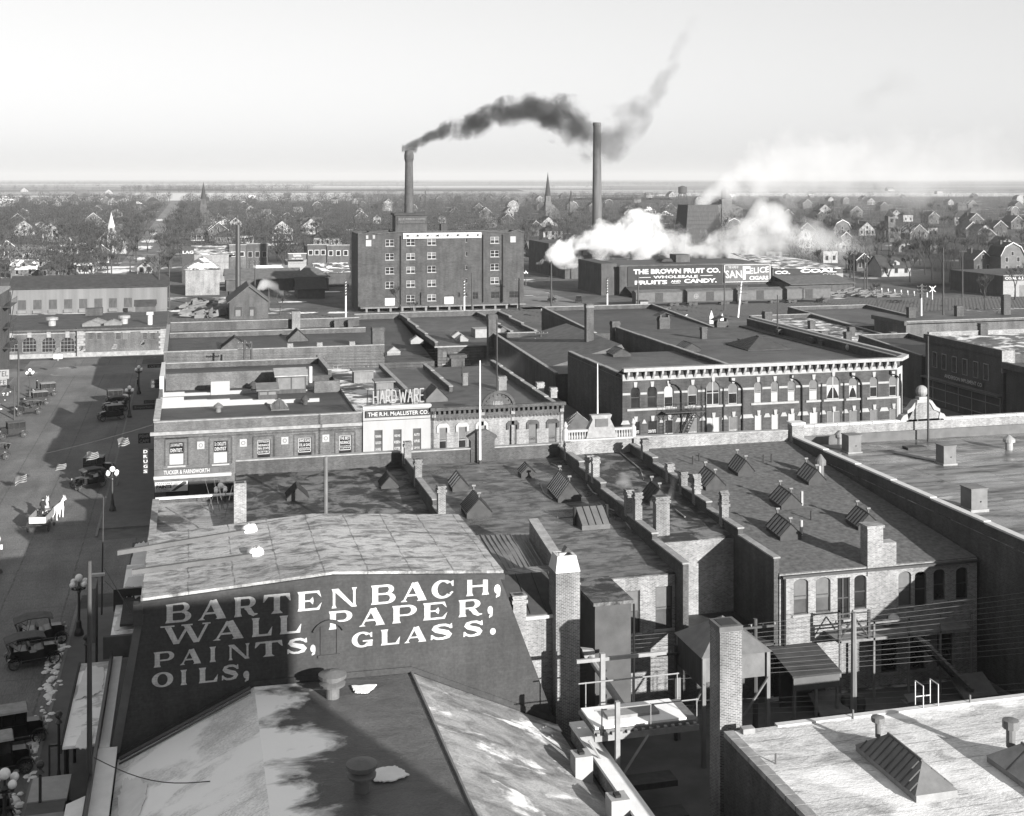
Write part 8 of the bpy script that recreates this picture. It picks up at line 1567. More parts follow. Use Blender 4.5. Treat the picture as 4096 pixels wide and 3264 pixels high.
# delivery truck at the bottom left
tk = E('delivery_truck', 'box-bodied delivery truck with pale two-panel roof and ribbed rear at the bottom left', 'truck', (-6.6, 63.5, 0))
MB().box(-7.45, 59.8, .7, -5.8, 65.6, 2.2).to('body', MGREY, tk); MB().box(-7.5, 63.2, 2.204, -5.7, 65.7, 2.36).to('roof', STONE, tk); MB().box(-7.48, 61.9, 2.204, -5.75, 63.19, 2.3).to('roof', MGREY, tk); MB().box(-7.5, 59.7, 2.204, -5.7, 61.89, 2.36).to('roof', LGREY, tk); MB().box(-7.5, 59.55, 2.2, -5.7, 59.69, 2.42).to('roof_edge', TRIM, tk)
m = MB()
for i in range(4): m.box(-7.47, 59.66, .9+i*.32, -5.78, 59.79, 1.0+i*.32)
m.to('slats', LGREY, tk); MB().box(-7.35, 65.65, .7, -5.9, 66.9, 1.6).to('cab', CARB, tk)
for yy in (60.8, 66.0):
    for xx_ in (-7.4, -5.85): MB().cyl((xx_-.08, yy, .45), (xx_+.08, yy, .45), .45, .45, 14).to('wheel', RUBBER, tk)
# street lamps
def lamp_proto():
    o = E('street_lamp', 'x', 'street lamp', (0, 0, 0)); MB().lathe(0, 0, [(.32, 0), (.32, .25), (.2, .5), (.17, .95), (.10, 1.05), (.085, 2.9), (.14, 3.0), (.1, 3.15), (.22, 3.3), (.06, 3.45), (.05, 3.7)], 12).to('post', IRON, o); m = MB()
    for i in range(4):
        a = math.pi/4+i*math.pi/2; p = Vector((math.cos(a)*.55, math.sin(a)*.55, 3.3)); m.cyl((0, 0, 3.1), p, .05, .05, 5); m.cyl(p, p+Vector((0, 0, .15)), .09, .09, 8)
    m.to('arms', IRON, o)
    for i in range(4): a = math.pi/4+i*math.pi/2; MB().ball((math.cos(a)*.55, math.sin(a)*.55, 3.62), .21, 12, 8).to('globe', GLOBE, o, smooth=True)
    MB().ball((0, 0, 3.98), .27, 14, 9).to('globe', GLOBE, o, smooth=True); return o
L0 = lamp_proto()
for i, (x, y, lab) in enumerate(((-7.5, 92.0, 'five-globe lamp at the kerb beside the two touring cars'), (-7.2, 125.6, 'five-globe lamp at the kerb beside the tall closed car'), (-7.3, 192.5, 'five-globe lamp under the CAFETERIA sign far up the shaded kerb'), (-7.8, 174.0, 'five-globe lamp in front of the far shaded cars'), (-27.6, 199, 'five-globe lamp on the sunny kerb before the depot lawn'), (-8.4, 62.6, 'five-globe lamp lowest in the bottom left corner'), (2.7, 116.4, 'five-globe lamp showing its globes above the patched corner roof'), (97, 360, 'distant five-globe lamp on the street right of the warehouse'), (-26, 345, 'distant lamp in front of the white porch'))):
    o = L0 if i == 0 else copy_tree(L0); o.location = (x, y, .13); tag(o, lab, 'street lamp', 'five-globe street lamps')
o = [q for q in SC.objects if q.get('label') == 'five-globe lamp on the sunny kerb before the depot lawn'][0]; o.location = (-22.6, 194, .02)
cp = E('crossing_lamp', 'short white-topped signal post in the middle of the street crossing', 'signal post', (-15.2, 108.5, 0)); MB().lathe(-15.2, 108.5, [(.5, .02), (.4, .3), (.12, .5), (.1, 2.2)], 12).to('post', IRON, cp); MB().box(-15.7, 108.4, 1.9, -14.7, 108.5, 2.3).to('plate', WHITE, cp); MB().ball((-15.2, 108.5, 2.75), .36, 12, 8).to('globe', GLOBE, cp, smooth=True)
# utility poles
def upole(x, y, z0, zt, r, lab, arms=0, mt=POLE, group='utility poles', white=0, arm_w=1.3, z_b=None, tilt=0):
    o = E('utility_pole', lab, 'pole', (x, y, z0), group); MB().cyl((x, y, z0-.3 if z0 > 1 else 0), (x+tilt, y, zt), r, r*.7, 8).to('post', mt, o)
    if white == 2:
        m = MB(); n = 6
        for i in range(n): z = zt-(zt-z0)*.42*(i+.5)/n; m.ext([(x-r*1.15+tilt*(z-z0)/(zt-z0), y-r*1.2, z-.25), (x+r*1.15+tilt*(z-z0)/(zt-z0), y-r*1.2, z+.05), (x+r*1.15+tilt*(z-z0)/(zt-z0), y-r*1.2, z+.5), (x-r*1.15+tilt*(z-z0)/(zt-z0), y-r*1.2, z+.2)], (0, r*2.4, 0))
        m.to('dark_spiral', BLACK, o)
    for i in range(arms):
        z = zt-.4-i*.8; a = MB().box(x-arm_w+tilt, y-r-.12, z-.06, x+arm_w+tilt, y-r-.02, z+.06).to('crossarm', WOODD, o); m = MB()
        for k in range(4): q = x+tilt-arm_w+.1+k*(2*arm_w-.2)/3; m.lathe(q, y-r-.07, [(.04, z+.06), (.06, z+.12), (.03, z+.2)], 6)
        m.to('insulators', LGREY, a)
    return o
UP = [(1383, 1279, 1120, 0, 'w', 'white pole with dark spiral at the left foot of the warehouse'), (1857, 1288, 1116, 0, 'w', 'white pole with dark spiral in front of the warehouse loading door'), (2429, 1266, 1113, 0, 'w', 'white pole with dark spiral left of the crossing hut'), (2952, 1270, 1125, 4, 'W', 'leaning white pole with four crossarms before the boxcars'), (3685, 1270, 1138, 3, 'w', 'white pole with crossarms left of the X-shaped crossing sign'),
 (1753, 1230, 1140, 0, 'd', 'thin dark pole standing before the warehouse dock, left of its middle door'), (1888, 1270, 1090, 0, 'd', 'tall thin dark pole right of the warehouse middle door'), (2076, 1240, 1112, 1, 'd', 'dark pole with one crossarm at the warehouse right corner'), (2205, 1258, 1045, 0, 'd', 'tall dark pole right of the warehouse'), (2898, 1245, 1090, 0, 'd', 'thin dark pole before the cigar sign'), (3415, 1150, 1008, 1, 'd', 'tall dark pole left of the pair beyond the log pile'), (3458, 1165, 1032, 0, 'd', 'left pole of the close pair beyond the log pile'), (3467, 1165, 1010, 1, 'd', 'right pole of the close pair beyond the log pile'), (3773, 1270, 990, 0, 'd', 'very tall thin dark pole by the crossing'), (3192, 1150, 1068, 1, 'd', 'dark pole before the coal store'), (2552, 1260, 1105, 0, 'd', 'dark pole right of the white spiral pole by the hut'),
 (383, 1243, 1149, 0, 'd', 'tall dark pole before the freight shed middle'), (284, 1219, 1168, 0, 'd', 'short leaning pole before the freight shed left half'), (500, 1213, 1159, 1, 'd', 'short pole with a small crossarm before the freight shed'), (575, 1188, 1140, 1, 'd', 'short dark pole against the right part of the freight shed'), (636, 1240, 1077, 0, 'd', 'tall pole at the right end of the freight shed'), (677, 1236, 1061, 0, 'd', 'tall pole standing alone right of the freight shed'), (446, 1100, 998, 0, 'd', 'thin dark pole before the white church'), (1020, 1236, 1041, 2, 'd', 'tall dark pole with two crossarms at the boiler house'), (1075, 1240, 1122, 1, 'd', 'dark pole with crossarm right of the boiler house'), (914, 1245, 1165, 0, 'd', 'short dark pole left of the boiler house'), (998, 1130, 1044, 2, 'd', 'dark pole with two crossarms behind the boiler house'), (763, 1050, 988, 0, 'd', 'dark pole beside the LAG board'), (1320, 1130, 1060, 0, 'd', 'dark pole before the snowy shed'), (3850, 1190, 1000, 1, 'd', 'dark pole in front of the dark smoke trees'), (2330, 1120, 1060, 0, 'd', 'slim pole before the steaming power house'),
 (3990, 1390, 1235, 3, 'd', 'dark pole with bent arms beyond the shaded store'), (4036, 1370, 1245, 0, 'd', 'dark pole at the right edge beyond the shaded store'), (3454, 1340, 1240, 1, 'd', 'dark pole behind the low snow-patched roof')]
for px, pb, pt, arms, kd, lab in UP:
    c = at(px, pb, Z=0); zt = at(px, pt, Y=c.y).z; d_ = dist(c); r = max(.13, min(.22, 4.2*d_/5000)); upole(c.x, c.y, 0, zt, r, lab, arms, POLEW if kd in 'wW' else POLE, 'poles along the railway', 2 if kd == 'w' else 0, 1.3 if kd != 'd' else 1.1, tilt=.9 if kd == 'W' else 0)
c = at(978, 1470, Y=168); upole(c.x, 168, 0, at(978, 1360, Y=168).z, .2, 'dark pole with crossarms, left of the close pair in the alley', 2, group='poles in the alleys', arm_w=.9); upole(c.x+.9, 168.4, 0, at(978, 1372, Y=168).z, .2, 'dark pole, right of the close pair in the alley', 0, group='poles in the alleys')
for px, pb, pt, arms, lab, Yq in ((1182, 1480, 1435, 2, 'short dark pole with crossarms over the penthouse roof', 166), (1268, 1475, 1420, 3, 'dark pole with stacked arms right of the white roof pipe', 166), (2163, 1470, 1322, 4, 'dark pole with four crossarms over the third-row windows', 170), (2085, 1480, 1390, 1, 'dark pole in the smoke left of the four-armed pole', 165), (2247, 1470, 1395, 0, 'thin pole by the long dark side wall', 160)):
    c = at(px, pb, Y=Yq); upole(c.x, Yq, 0, at(px, pt, Y=Yq).z, .2, lab, arms, group='poles in the alleys', arm_w=1.0)
c = at(74, 1655, Z=0); upole(c.x, c.y, 0, at(74, 1395, Y=c.y).z, .17, 'tall plain pole on the sunny kerb at the left', 0, group='poles on the street'); c = at(58, 1680, Z=0); upole(c.x, c.y, 0, at(58, 1545, Y=c.y).z, .12, 'shorter dark pole left of the tall plain pole', 0, group='poles on the street')
c = at(347, 2245, Y=74); upole(at(358, 3100, Y=62).x, 62, 0, at(347, 2245, Y=62).z, .14, 'near slender pole rising beside the canopy at the lower left', 0, group='poles on the street', mt=POLE)
c = at(437, 2260, Y=84); p_ = E('flagpole', 'thin dark mast rising past the kerb lamp near the canopy', 'pole', (-5.6, 88, 0)); MB().cyl((-5.6, 86, 3.4), (-5.5, 86.3, at(450, 1990, Y=86).z), .07, .04, 6).to('pole', IRON, p_)
c = at(3415, 2800, Y=60); upole(c.x, 60, 0, at(3415, 2450, Y=60).z, .2, 'thick round pole standing in the rear yard before the pale roof', 0, group='poles in the rear yard', mt=WOOD)
c = at(3052, 2600, Y=65); upole(c.x, 66, 0, at(3052, 2472, Y=66).z, .17, 'pole with a loaded crossarm right of the hip-roofed shelter', 1, group='poles in the rear yard', arm_w=1.2)
c = at(2745, 2690, Y=66.5); upole(c.x-.6, 66.6, 0, 5.4, .12, 'short pole with a cable reel left of the hip-roofed shelter', 1, group='poles in the rear yard', arm_w=1.2)
# wires
def wires(lab, specs, r=.016, mt=IRON, grp='overhead wires'):
    m = MB()
    for A_, B_, sag in specs:
        A_, B_ = Vector(A_), Vector(B_); n = 14; m.tube([A_.lerp(B_, i/n)-Vector((0, 0, sag*4*(i/n)*(1-i/n))) for i in range(n+1)], r, 3)
    return m.to('overhead_wires', mt, label=lab, cat='wires')
ws_ = []
for i in range(12):
    za = 3.2+i*.28; ws_.append(((20.5+.2*i, 69.5-.15*i, za-.6), (75, 60+.25*i, 5.6+i*.34), .5))
for i in range(4): ws_.append(((26, 64, 2.6+.25*i), (80, 57+.4*i, 3.4+.4*i), .7))
wires('bundle of thin pale wires strung across the rear yard at the lower right', ws_, .011, GREY)
ws_ = [((-2, 172+.3*i, 6.0+.35*i), (75, 170+.3*i, 6.4+.35*i), .8) for i in range(8)]
wires('bundle of thin wires running along the alley before the third row', ws_, .018, IRON)
wires('thin wires between the railway poles', [((at(1020, 1045, Y=290).x, 290, 13), (at(2076, 1115, Y=292).x, 292, 13), 1.2), ((at(677, 1065, Y=290).x, 290, 14), (at(1020, 1045, Y=290).x, 290, 13.5), .8)], .02)
wires('wires with bunting crossing the main street', [((-3.2, 116, 10.0), (-29.8, 116, 6.3), .9), ((-4.0, 205, 6.8), (-29.8, 205, 6.2), .6)], .014)
wires('thin trolley-like wires before the depot', [((-29, 228, 7.6+.4*i), (-4, 228, 8.2+.4*i), .4) for i in range(3)], .015)
# flags
def flag(px, py, Yq, L_, lab, grp, i):
    c = at(px, py, Y=Yq); o = E('flag', lab, 'flag', c, grp, R.uniform(-.5, .5)); a = R.uniform(.1, .5); st = {0: MB(), 1: MB(), 2: MB()}; n = 7
    for k in range(8):
        for j in range(n):
            u0, u1 = k/8, (k+1)/8; v0, v1 = j/n, (j+1)/n
            def P(u, v): return (c.x+L_*(u-.5)*math.cos(a), c.y+.22*L_*math.sin(u*5+v*2+i)+.3*L_*(u-.5), c.z-L_*.75*v*(1-.25*u)+L_*.5*(u-.5)*math.sin(a)+.06*L_*math.sin(u*6))
            q = 2 if (u0 < .4 and v0 < .55) else (j % 2); st[q].poly([P(u0, v0), P(u1, v0), P(u1, v1), P(u0, v1)])
    st[0].to('light_stripes', LGREY, o); st[1].to('dark_stripes', DGREY, o); st[2].to('canton', MGREY, o)
for i, (px, py, L_, lab) in enumerate(((493, 1752, 1.05, 'striped flag nearest the kerb on the bunting wire'), (368, 1808, 1.0, 'striped flag second from the kerb on the bunting wire'), (242, 1855, 0.8, 'crumpled striped flag over the sunlit street'), (84, 1903, 1.0, 'striped flag at the left end of the bunting wire'))): flag(px, py, 116, L_, lab, 'flags on the near bunting wire', i)
for i, (px, py) in enumerate(((566, 1363), (456, 1378), (328, 1385), (225, 1392))): flag(px, py, 205, 1.0, ['small striped flag at the right end of the far wire before the depot', 'small striped flag under the paired depot windows', 'small striped flag before the depot quoins', 'small striped flag before the arched depot windows'][i], 'flags on the far bunting wire', i+4)
# projecting signs on the shaded shop fronts
def psign(px0, py0, px1, py1, X, words, lab, mt=SIGND, tm=GREY, nm='projecting_sign'):
    Yq = at((px0+px1)/2, (py0+py1)/2, X=X).y; a = at(px0, py1, Y=Yq); b = at(px1, py0, Y=Yq); o = E(nm, lab, 'sign', ((a.x+b.x)/2, Yq, a.z)); MB().box(a.x, Yq, a.z, b.x, Yq+.2, b.z).to('board', mt, o); n = len(words); hh = (b.z-a.z)/n
    for i, w_ in enumerate(words): text_y(w_, a.x+.1*(b.x-a.x), b.x-.1*(b.x-a.x), b.z-(i+.85)*hh, b.z-(i+.2)*hh, Yq, tm, o, bold=.02)
    MB().cyl((b.x, Yq+.1, b.z-.1), (b.x+.6, Yq+.1, b.z-.1), .04, .04, 5).to('bracket', IRON, o)
psign(553, 1733, 602, 1774, -4.3, ['PEHR', 'CAFE'], 'dark projecting sign reading CAFE over the shaded sidewalk', tm=LGREY); psign(572, 1795, 592, 1895, -4.0, list('DRUGS'), 'tall vertical sign spelling DRUGS in white letters', tm=WHITE)
psign(590, 1456, 655, 1472, -5.2, ['CAFETERIA'], 'dark sign reading CAFETERIA far up the shaded side', tm=LGREY); psign(603, 1518, 642, 1552, -4.6, ['WEST', 'DRUG'], 'dark sign reading WEST over DRUG in the shade'); psign(530, 1618, 618, 1640, -5.2, ['Emporium'], 'script sign reading Emporium in the shade', tm=GREY); psign(575, 1600, 618, 1615, -4.6, ['BILLIARDS'], 'small dim sign above the Emporium sign', tm=GREY)
c = at(478, 1945, Z=0); sb_ = E('sandwich_board', 'small pale-fronted board standing on the shaded sidewalk beyond the kerb lamp', 'sign', c); MB().ext([(c.x-.4, c.y, .13), (c.x-.2, c.y, .13), (c.x, c.y, 1.3)], (0, .7, 0)).to('board', LGREY, sb_)
m = MB(); 
# railway crossing signs and marker posts
def xsign(px, pb, pt, lab, s=1.0):
    c = at(px, pb, Z=0); zt = at(px, pt, Y=c.y).z; o = E('crossing_sign', lab, 'crossing sign', c); MB().box(c.x-.1, c.y, 0, c.x+.1, c.y+.2, zt-.3).to('post', WHITE, o); m = MB(); z = zt-.9*s
    for q in (1, -1): m.ext([(c.x-.9*s*q-.18, c.y-.05-.02*q, z-.8*s), (c.x-.9*s*q+.18, c.y-.05-.02*q, z-.8*s), (c.x+.9*s*q+.18, c.y-.05-.02*q, z+.8*s), (c.x+.9*s*q-.18, c.y-.05-.02*q, z+.8*s)], (0, .03, 0))
    m.to('crossed_boards', WHITE, o)
xsign(3730, 1200, 1142, 'white X-shaped crossing sign on a post by the right-hand crossing'); xsign(2733, 1300, 1256, 'white X-shaped crossing sign peeping over the dark roofs')
for px, pt, lab in ((2846, 1240, 'left white pointed gate post top above the dark roofs'), (2889, 1252, 'right white pointed gate post top above the dark roofs')):
    c = at(px, 1290, Y=255); zt = at(px, pt, Y=255).z; o = E('gate_post', lab, 'post', (c.x, 255, 0)); MB().box(c.x-.45, 255, 0, c.x+.45, 255.9, zt-1.6).to('post', WHITE, o); MB().ext([(c.x-.5, 255, zt-1.596), (c.x+.5, 255, zt-1.596), (c.x, 255, zt)], (0, .9, 0)).to('point', WHITE, o)
for i in range(9):
    c = at(3500+i*26, 1168+i*2.6, Z=0); o = E('guard_post', 'short white guard post in the row leading to the crossing', 'post', c, 'white guard posts by the crossing'); MB().box(c.x-.15, c.y-.15, 0, c.x+.15, c.y+.15, 1.3).to('post', WHITE, o)
c = at(2698, 1290, Y=250); o = E('white_vent', 'white round capped ventilator left of the peeping crossing sign', 'ventilator', (c.x, 250, 0)); MB().lathe(c.x, 250, [(.9, 0), (.9, at(2698, 1275, Y=250).z), (1.2, at(2698, 1274, Y=250).z), (1.2, at(2698, 1264, Y=250).z), (.2, at(2698, 1258, Y=250).z)], 12).to('body', WHITE, o)
# ---------------------------------------------------------------- people and horses (each body one skinned surface)
def skin(name, P, edges, rad, mt, parent=None, loc=(0, 0, 0), rz=0, sub=2):
    me = bpy.data.meshes.new(name); me.from_pydata(P, edges, []); o = bpy.data.objects.new(name, me); COL.objects.link(o)
    md = o.modifiers.new('s', 'SKIN'); md.use_smooth_shade = True
    if not me.skin_vertices: 
        bpy.context.view_layer.objects.active = o
    for v, r in zip(me.skin_vertices[0].data, rad): v.radius = (r, r) if not isinstance(r, tuple) else r
    me.skin_vertices[0].data[0].use_root = True
    o.modifiers.new('b', 'SUBSURF').levels = sub; o.modifiers['b'].render_levels = sub
    dg = bpy.context.evaluated_depsgraph_get(); nm = bpy.data.meshes.new_from_object(o.evaluated_get(dg)); bpy.data.objects.remove(o); bpy.data.meshes.remove(me)
    nm.name = name; nm.materials.clear(); nm.materials.append(mt); q = bpy.data.objects.new(name, nm); COL.objects.link(q); q.location = loc; q.rotation_euler = (0, 0, rz)
    if parent: q.parent = parent
    return q
def person(x, y, z, rz, lab, coat, arms='down', hat=True, skirt=False):
    o = E('person', lab, 'person', (x, y, z), None, rz)
    P = [(0, 0, .92), (0, 0, 1.12), (0, 0, 1.36), (0, 0, 1.50), (0, .02, 1.58), (0, .03, 1.68), (.1, 0, .88), (.11, .02, .48), (.11, -.02, .09), (.12, .12, .05), (-.1, 0, .88), (-.11, -.05, .48), (-.11, -.1, .09), (-.12, .04, .05), (.2, 0, 1.40), (.26, 0, 1.12), (-.2, 0, 1.40), (-.26, 0, 1.12)]
    hnd = {'down': [(.27, .08, .87), (-.27, .06, .87)], 'reins': [(.2, .32, 1.05), (-.2, .32, 1.05)], 'carry': [(.12, .28, 1.2), (-.12, .28, 1.2)]}[arms]; P += hnd
    ed = [(0, 1), (1, 2), (2, 3), (3, 4), (4, 5), (0, 6), (6, 7), (7, 8), (8, 9), (0, 10), (10, 11), (11, 12), (12, 13), (2, 14), (14, 15), (15, 18), (2, 16), (16, 17), (17, 19)]
    rad = [.17, .17, .19, .075, .085, .10, .105, .075, .055, .05, .105, .075, .055, .05, .085, .06, .085, .06, .045, .045]
    skin('body', P, ed, rad, coat, o)
    MB().ball((0, .03, 1.63), .108, 12, 8, 1.15).to('head', o_skin(), None).parent = o
    if hat: 
        h_ = MB().lathe(0, .03, [(.17, 1.70), (.17, 1.715), (.11, 1.72), (.10, 1.82), (.02, 1.84)], 12).to('hat', BLACK); h_.parent = o
    return o
SKN = plain('skin_tone', .28, .1, 5)
def o_skin(): return SKN
COAT = plain('dark_coat', .02, .3, 6); COATG = plain('grey_coat', .06, .3, 6)
HWH = plain('white_horse_coat', .58, .12, 2.5, coord='obj'); HGR = plain('dappled_horse_coat', .42, .3, 3, coord='obj')
def horse(x, y, rz, lab, mt):
    o = E('horse', lab, 'horse', (x, y, 0), None, rz)      # faces +y
    P = [(0, -.55, 1.18), (0, -.1, 1.15), (0, .42, 1.18), (0, .72, 1.40), (0, .98, 1.72), (0, 1.12, 1.78), (0, 1.32, 1.58), (0, 1.42, 1.46)]
    ed = [(0, 1), (1, 2), (2, 3), (3, 4), (4, 5), (5, 6), (6, 7)]; rad = [.30, .31, .29, .20, .14, .13, .095, .075]
    for s in (-1, 1):
        n = len(P); P += [(s*.17, -.62, 1.0), (s*.17, -.50, .78), (s*.17, -.72, .48), (s*.17, -.66, .12), (s*.17, -.60, .05)]; ed += [(0, n), (n, n+1), (n+1, n+2), (n+2, n+3), (n+3, n+4)]; rad += [.20, .13, .07, .055, .07]
        n = len(P); P += [(s*.16, .5, .92), (s*.16, .52, .52), (s*.16, .50, .12), (s*.16, .56, .05)]; ed += [(2, n), (n, n+1), (n+1, n+2), (n+2, n+3)]; rad += [.14, .075, .05, .065]
    n = len(P); P += [(0, -.88, 1.15), (0, -1.0, .75)]; ed += [(0, n), (n, n+1)]; rad += [.06, .05]
    skin('body', P, ed, rad, mt, o); m = MB()
    for s in (-.07, .07): m.cyl((s, 1.06, 1.86), (s*1.3, 1.05, 2.02), .04, .01, 5)
    q = m.to('ears', mt); q.parent = o; q = MB().ext([(-.02, .62, 1.52), (-.02, 1.04, 1.93), (-.02, 1.0, 1.72), (-.02, .66, 1.32)], (.04, 0, 0)).to('mane', HGR); q.parent = o
    q = torus(MB(), (0, 0, 0), .30, .05, 14, 6); q.v = [(a, .55+c*.45, 1.28+c) for a, b, c in q.v]; q = q.to('collar', BLACK); q.parent = o; return o
wx, wy = -13.1, 121.2
wgn = E('wagon', 'open wooden box wagon drawn by two pale horses at the shadow edge', 'wagon', (wx, wy, 0), None, math.radians(-8))
def wl(mb, name, mt, par=None):
    me = mb.mesh(name); me.materials.append(mt); q = bpy.data.objects.new(name, me); COL.objects.link(q); q.parent = par or wgn; return q
wl(MB().box(-.72, -1.5, .85, .72, 1.4, .95), 'floor', WOOD)
for s in (-.75, .72): wl(MB().box(s, -1.5, .9, s+.04, 1.4, 1.5), 'side_board', LGREY)
wl(MB().box(-.72, -1.54, .9, .72, -1.5, 1.45), 'tailboard', WHITE); wl(MB().box(-.6, .7, 1.5, .6, 1.1, 1.58), 'seat', WOOD)
for yy, r in ((-1.0, .55), (1.0, .48)):
    for s in (-.92, .88):
        q = torus(MB(), (0, 0, 0), r-.03, .035, 18, 5); q.v = [(s+b, yy+a, r+c) for a, b, c in q.v]
        for i in range(10): a = 2*math.pi*i/10; q.cyl((s, yy, r), (s, yy+(r-.04)*math.cos(a), r+(r-.04)*math.sin(a)), .02, .02, 4)
        wl(q, 'wheel', WOODD)
    wl(MB().cyl((-.95, yy, r), (.95, yy, r), .05, .05, 6), 'axle', IRON)
wl(MB().cyl((0, 1.4, .8), (0, 4.2, .95), .05, .04, 6), 'pole', WOODD)
ca, sa_ = math.cos(math.radians(-8)), math.sin(math.radians(-8))
def rel(a, b): return wx+a*ca-b*sa_, wy+a*sa_+b*ca
x, y = rel(-.45, 3.0); horse(x, y, math.radians(-6), 'pale dappled horse on the left of the wagon pair', HGR); x, y = rel(.75, 3.1); horse(x, y, math.radians(-22), 'white horse with raised head on the right of the wagon pair', HWH)
x, y = rel(.05, .2); person(x, y, .95, math.radians(-8), 'person in dark coat and hat standing in the wagon holding the reins', COAT, 'reins')
c = at(552, 1555, Z=.13); person(c.x, c.y, .02, 1.2, 'person in dark clothes standing by the far shaded lamp', COAT); c = at(2172, 1270, Z=0); p_ = person(c.x, c.y, 0, .4, 'person in dark clothes carrying a white bundle on the shoulder near the warehouse', COAT, 'carry'); q = MB().ball((0, .15, 1.75), .55, 9, 6, .7).to('bundle', WHITE, None); q.parent = None; q.location = (c.x, c.y, 0); tag(q, 'large white bundle carried by the figure right of the warehouse', 'bundle')
c = at(148, 1565, Z=0); person(c.x, c.y, 0, -1.2, 'person in dark clothes between the lamp and the bright-roofed cars', COAT)
# fields
def field(px0, px1, py0, py1, mt, n_=0): 
    a, b, c, d = at(px0, py1, Z=.05), at(px1, py1, Z=.05), at(px1-(px1-px0)*.02, py0, Z=.05), at(px0+(px1-px0)*.08, py0, Z=.05); MB().poly([a, b, c, d]).to('field', mt, kind='structure')
FL = plain('snowy_stubble_field', .46, .3, .03, stretch=(.15, 2.5, 1)); FM = plain('stubble_field', .16, .3, .03, stretch=(.15, 2.5, 1)); FD = plain('ploughed_field', .07, .3, .03, stretch=(.15, 2.5, 1))
for f in ((470, 1420, 772, 802, FL), (-200, 420, 783, 806, FL), (1420, 2200, 776, 790, FM), (2560, 4300, 772, 784, FL), (1400, 2700, 792, 800, FM), (-300, 900, 752, 760, FM), (2300, 4300, 752, 757, FM), (900, 2400, 745, 750, FL), (-300, 1300, 738, 741, FL), (1500, 4300, 735, 738, FM), (2200, 4400, 788, 800, FD), (500, 2100, 757, 765, FD), (-300, 4400, 728, 731, FD)): field(*f)
# ================================================================ SMOKE, STEAM, HAZE
def curve_node(n, fac, pts, lo, hi):
    f = nd(n, 'ShaderNodeFloatCurve'); c = f.mapping.curves[0]
    while len(c.points) < len(pts): c.points.new(.5, .5)
    for q, (x, v) in zip(c.points, pts): q.location = (x, (v-lo)/(hi-lo)); q.handle_type = 'AUTO'
    f.mapping.update(); n.links.new(fac, f.inputs['Value']); return math_(n, 'MULTIPLY_ADD', f.outputs[0], hi-lo, lo)
def plume(name, lab, path, dens, col, scale, amp, anis=0.0, absd=None, cat='smoke', soft=1.2, det=5, step=None):
    """one cloud round a centre line: path of (point, radius, density); the density is a noise shaped by the distance from that line, which runs along x"""
    x0, x1 = path[0][0].x, path[-1][0].x; m = MB(); N = 40; rows = []
    def samp(s):
        s = max(0, min(1, s)); L_ = [(q[0].x-x0)/(x1-x0) for q in path]
        for i in range(len(L_)-1):
            if s <= L_[i+1] or i == len(L_)-2:
                f = (s-L_[i])/(L_[i+1]-L_[i]); return path[i][0].lerp(path[i+1][0], f), path[i][1]+(path[i+1][1]-path[i][1])*f
    for i in range(N+1):
        s = i/N; c, r = samp(s); r *= 1.5
        rows.append([(c.x+(-r*.5 if i == 0 else r*.5 if i == N else 0), c.y+r*math.cos(2*math.pi*j/12), c.z+r*math.sin(2*math.pi*j/12)) for j in range(12)])
    for i in range(N+1): m.v += rows[i]
    for i in range(N):
        for j in range(12): k = (j+1) % 12; m.f.append((i*12+j, (i+1)*12+j, (i+1)*12+k, i*12+k))
    m.f.append(tuple(range(11, -1, -1))); m.f.append(tuple(range(N*12, N*12+12)))
    mt = bpy.data.materials.new(name); mt.use_nodes = True; n = mt.node_tree; n.nodes.clear(); out = nd(n, 'ShaderNodeOutputMaterial'); pv_ = nd(n, 'ShaderNodeVolumePrincipled'); n.links.new(pv_.outputs[0], out.inputs['Volume'])
    pv_.inputs['Color'].default_value = g(col); pv_.inputs['Anisotropy'].default_value = anis
    s = nd(n, 'ShaderNodeSeparateXYZ'); pos = nd(n, 'ShaderNodeNewGeometry').outputs['Position']; n.links.new(pos, s.inputs[0])
    fx = math_(n, 'DIVIDE', math_(n, 'SUBTRACT', s.outputs[0], x0), x1-x0, clamp=True); L_ = [(q[0].x-x0)/(x1-x0) for q in path]
    def cv(vals):
        lo, hi = min(vals), max(vals); 
        if hi-lo < 1e-4: hi = lo+1
        return curve_node(n, fx, list(zip(L_, vals)), lo, hi)
    cz = cv([q[0].z for q in path]); cy = cv([q[0].y for q in path]); cr = cv([q[1] for q in path]); cdn = cv([q[2] for q in path])
    dz = math_(n, 'SUBTRACT', s.outputs[2], cz); dy = math_(n, 'SUBTRACT', s.outputs[1], cy)
    d = math_(n, 'DIVIDE', math_(n, 'SQRT', math_(n, 'ADD', math_(n, 'MULTIPLY', dz, dz), math_(n, 'MULTIPLY', dy, dy))), cr)
    nz = noise(n, scale, det, vec=pos, rough=.58, dist=.3)
    k = math_(n, 'ADD', math_(n, 'SUBTRACT', 1.0, d), math_(n, 'MULTIPLY', math_(n, 'SUBTRACT', nz, .5), amp))
    k = math_(n, 'MULTIPLY', k, soft, clamp=True); k = math_(n, 'MULTIPLY', k, math_(n, 'MULTIPLY', cdn, dens)); n.links.new(k, pv_.inputs['Density'])
    o = outward(m.to(name, mt)); tag(o, lab, cat, kind='stuff'); return o
def outward(o):
    import bmesh
    b = bmesh.new(); b.from_mesh(o.data); bmesh.ops.recalc_face_normals(b, faces=b.faces); b.to_mesh(o.data); b.free(); return o
def pp_(px, py, Yq): return at(px, py, Y=Yq)
def path(L_, Y0, Y1=None):
    out = []; n = len(L_)-1
    for i, (px, py, rp, dn) in enumerate(L_): Yq = Y0+((Y1 or Y0)-Y0)*i/n; c = pp_(px, py, Yq); out.append((c, rp*dist(c)/5000, dn))
    return out
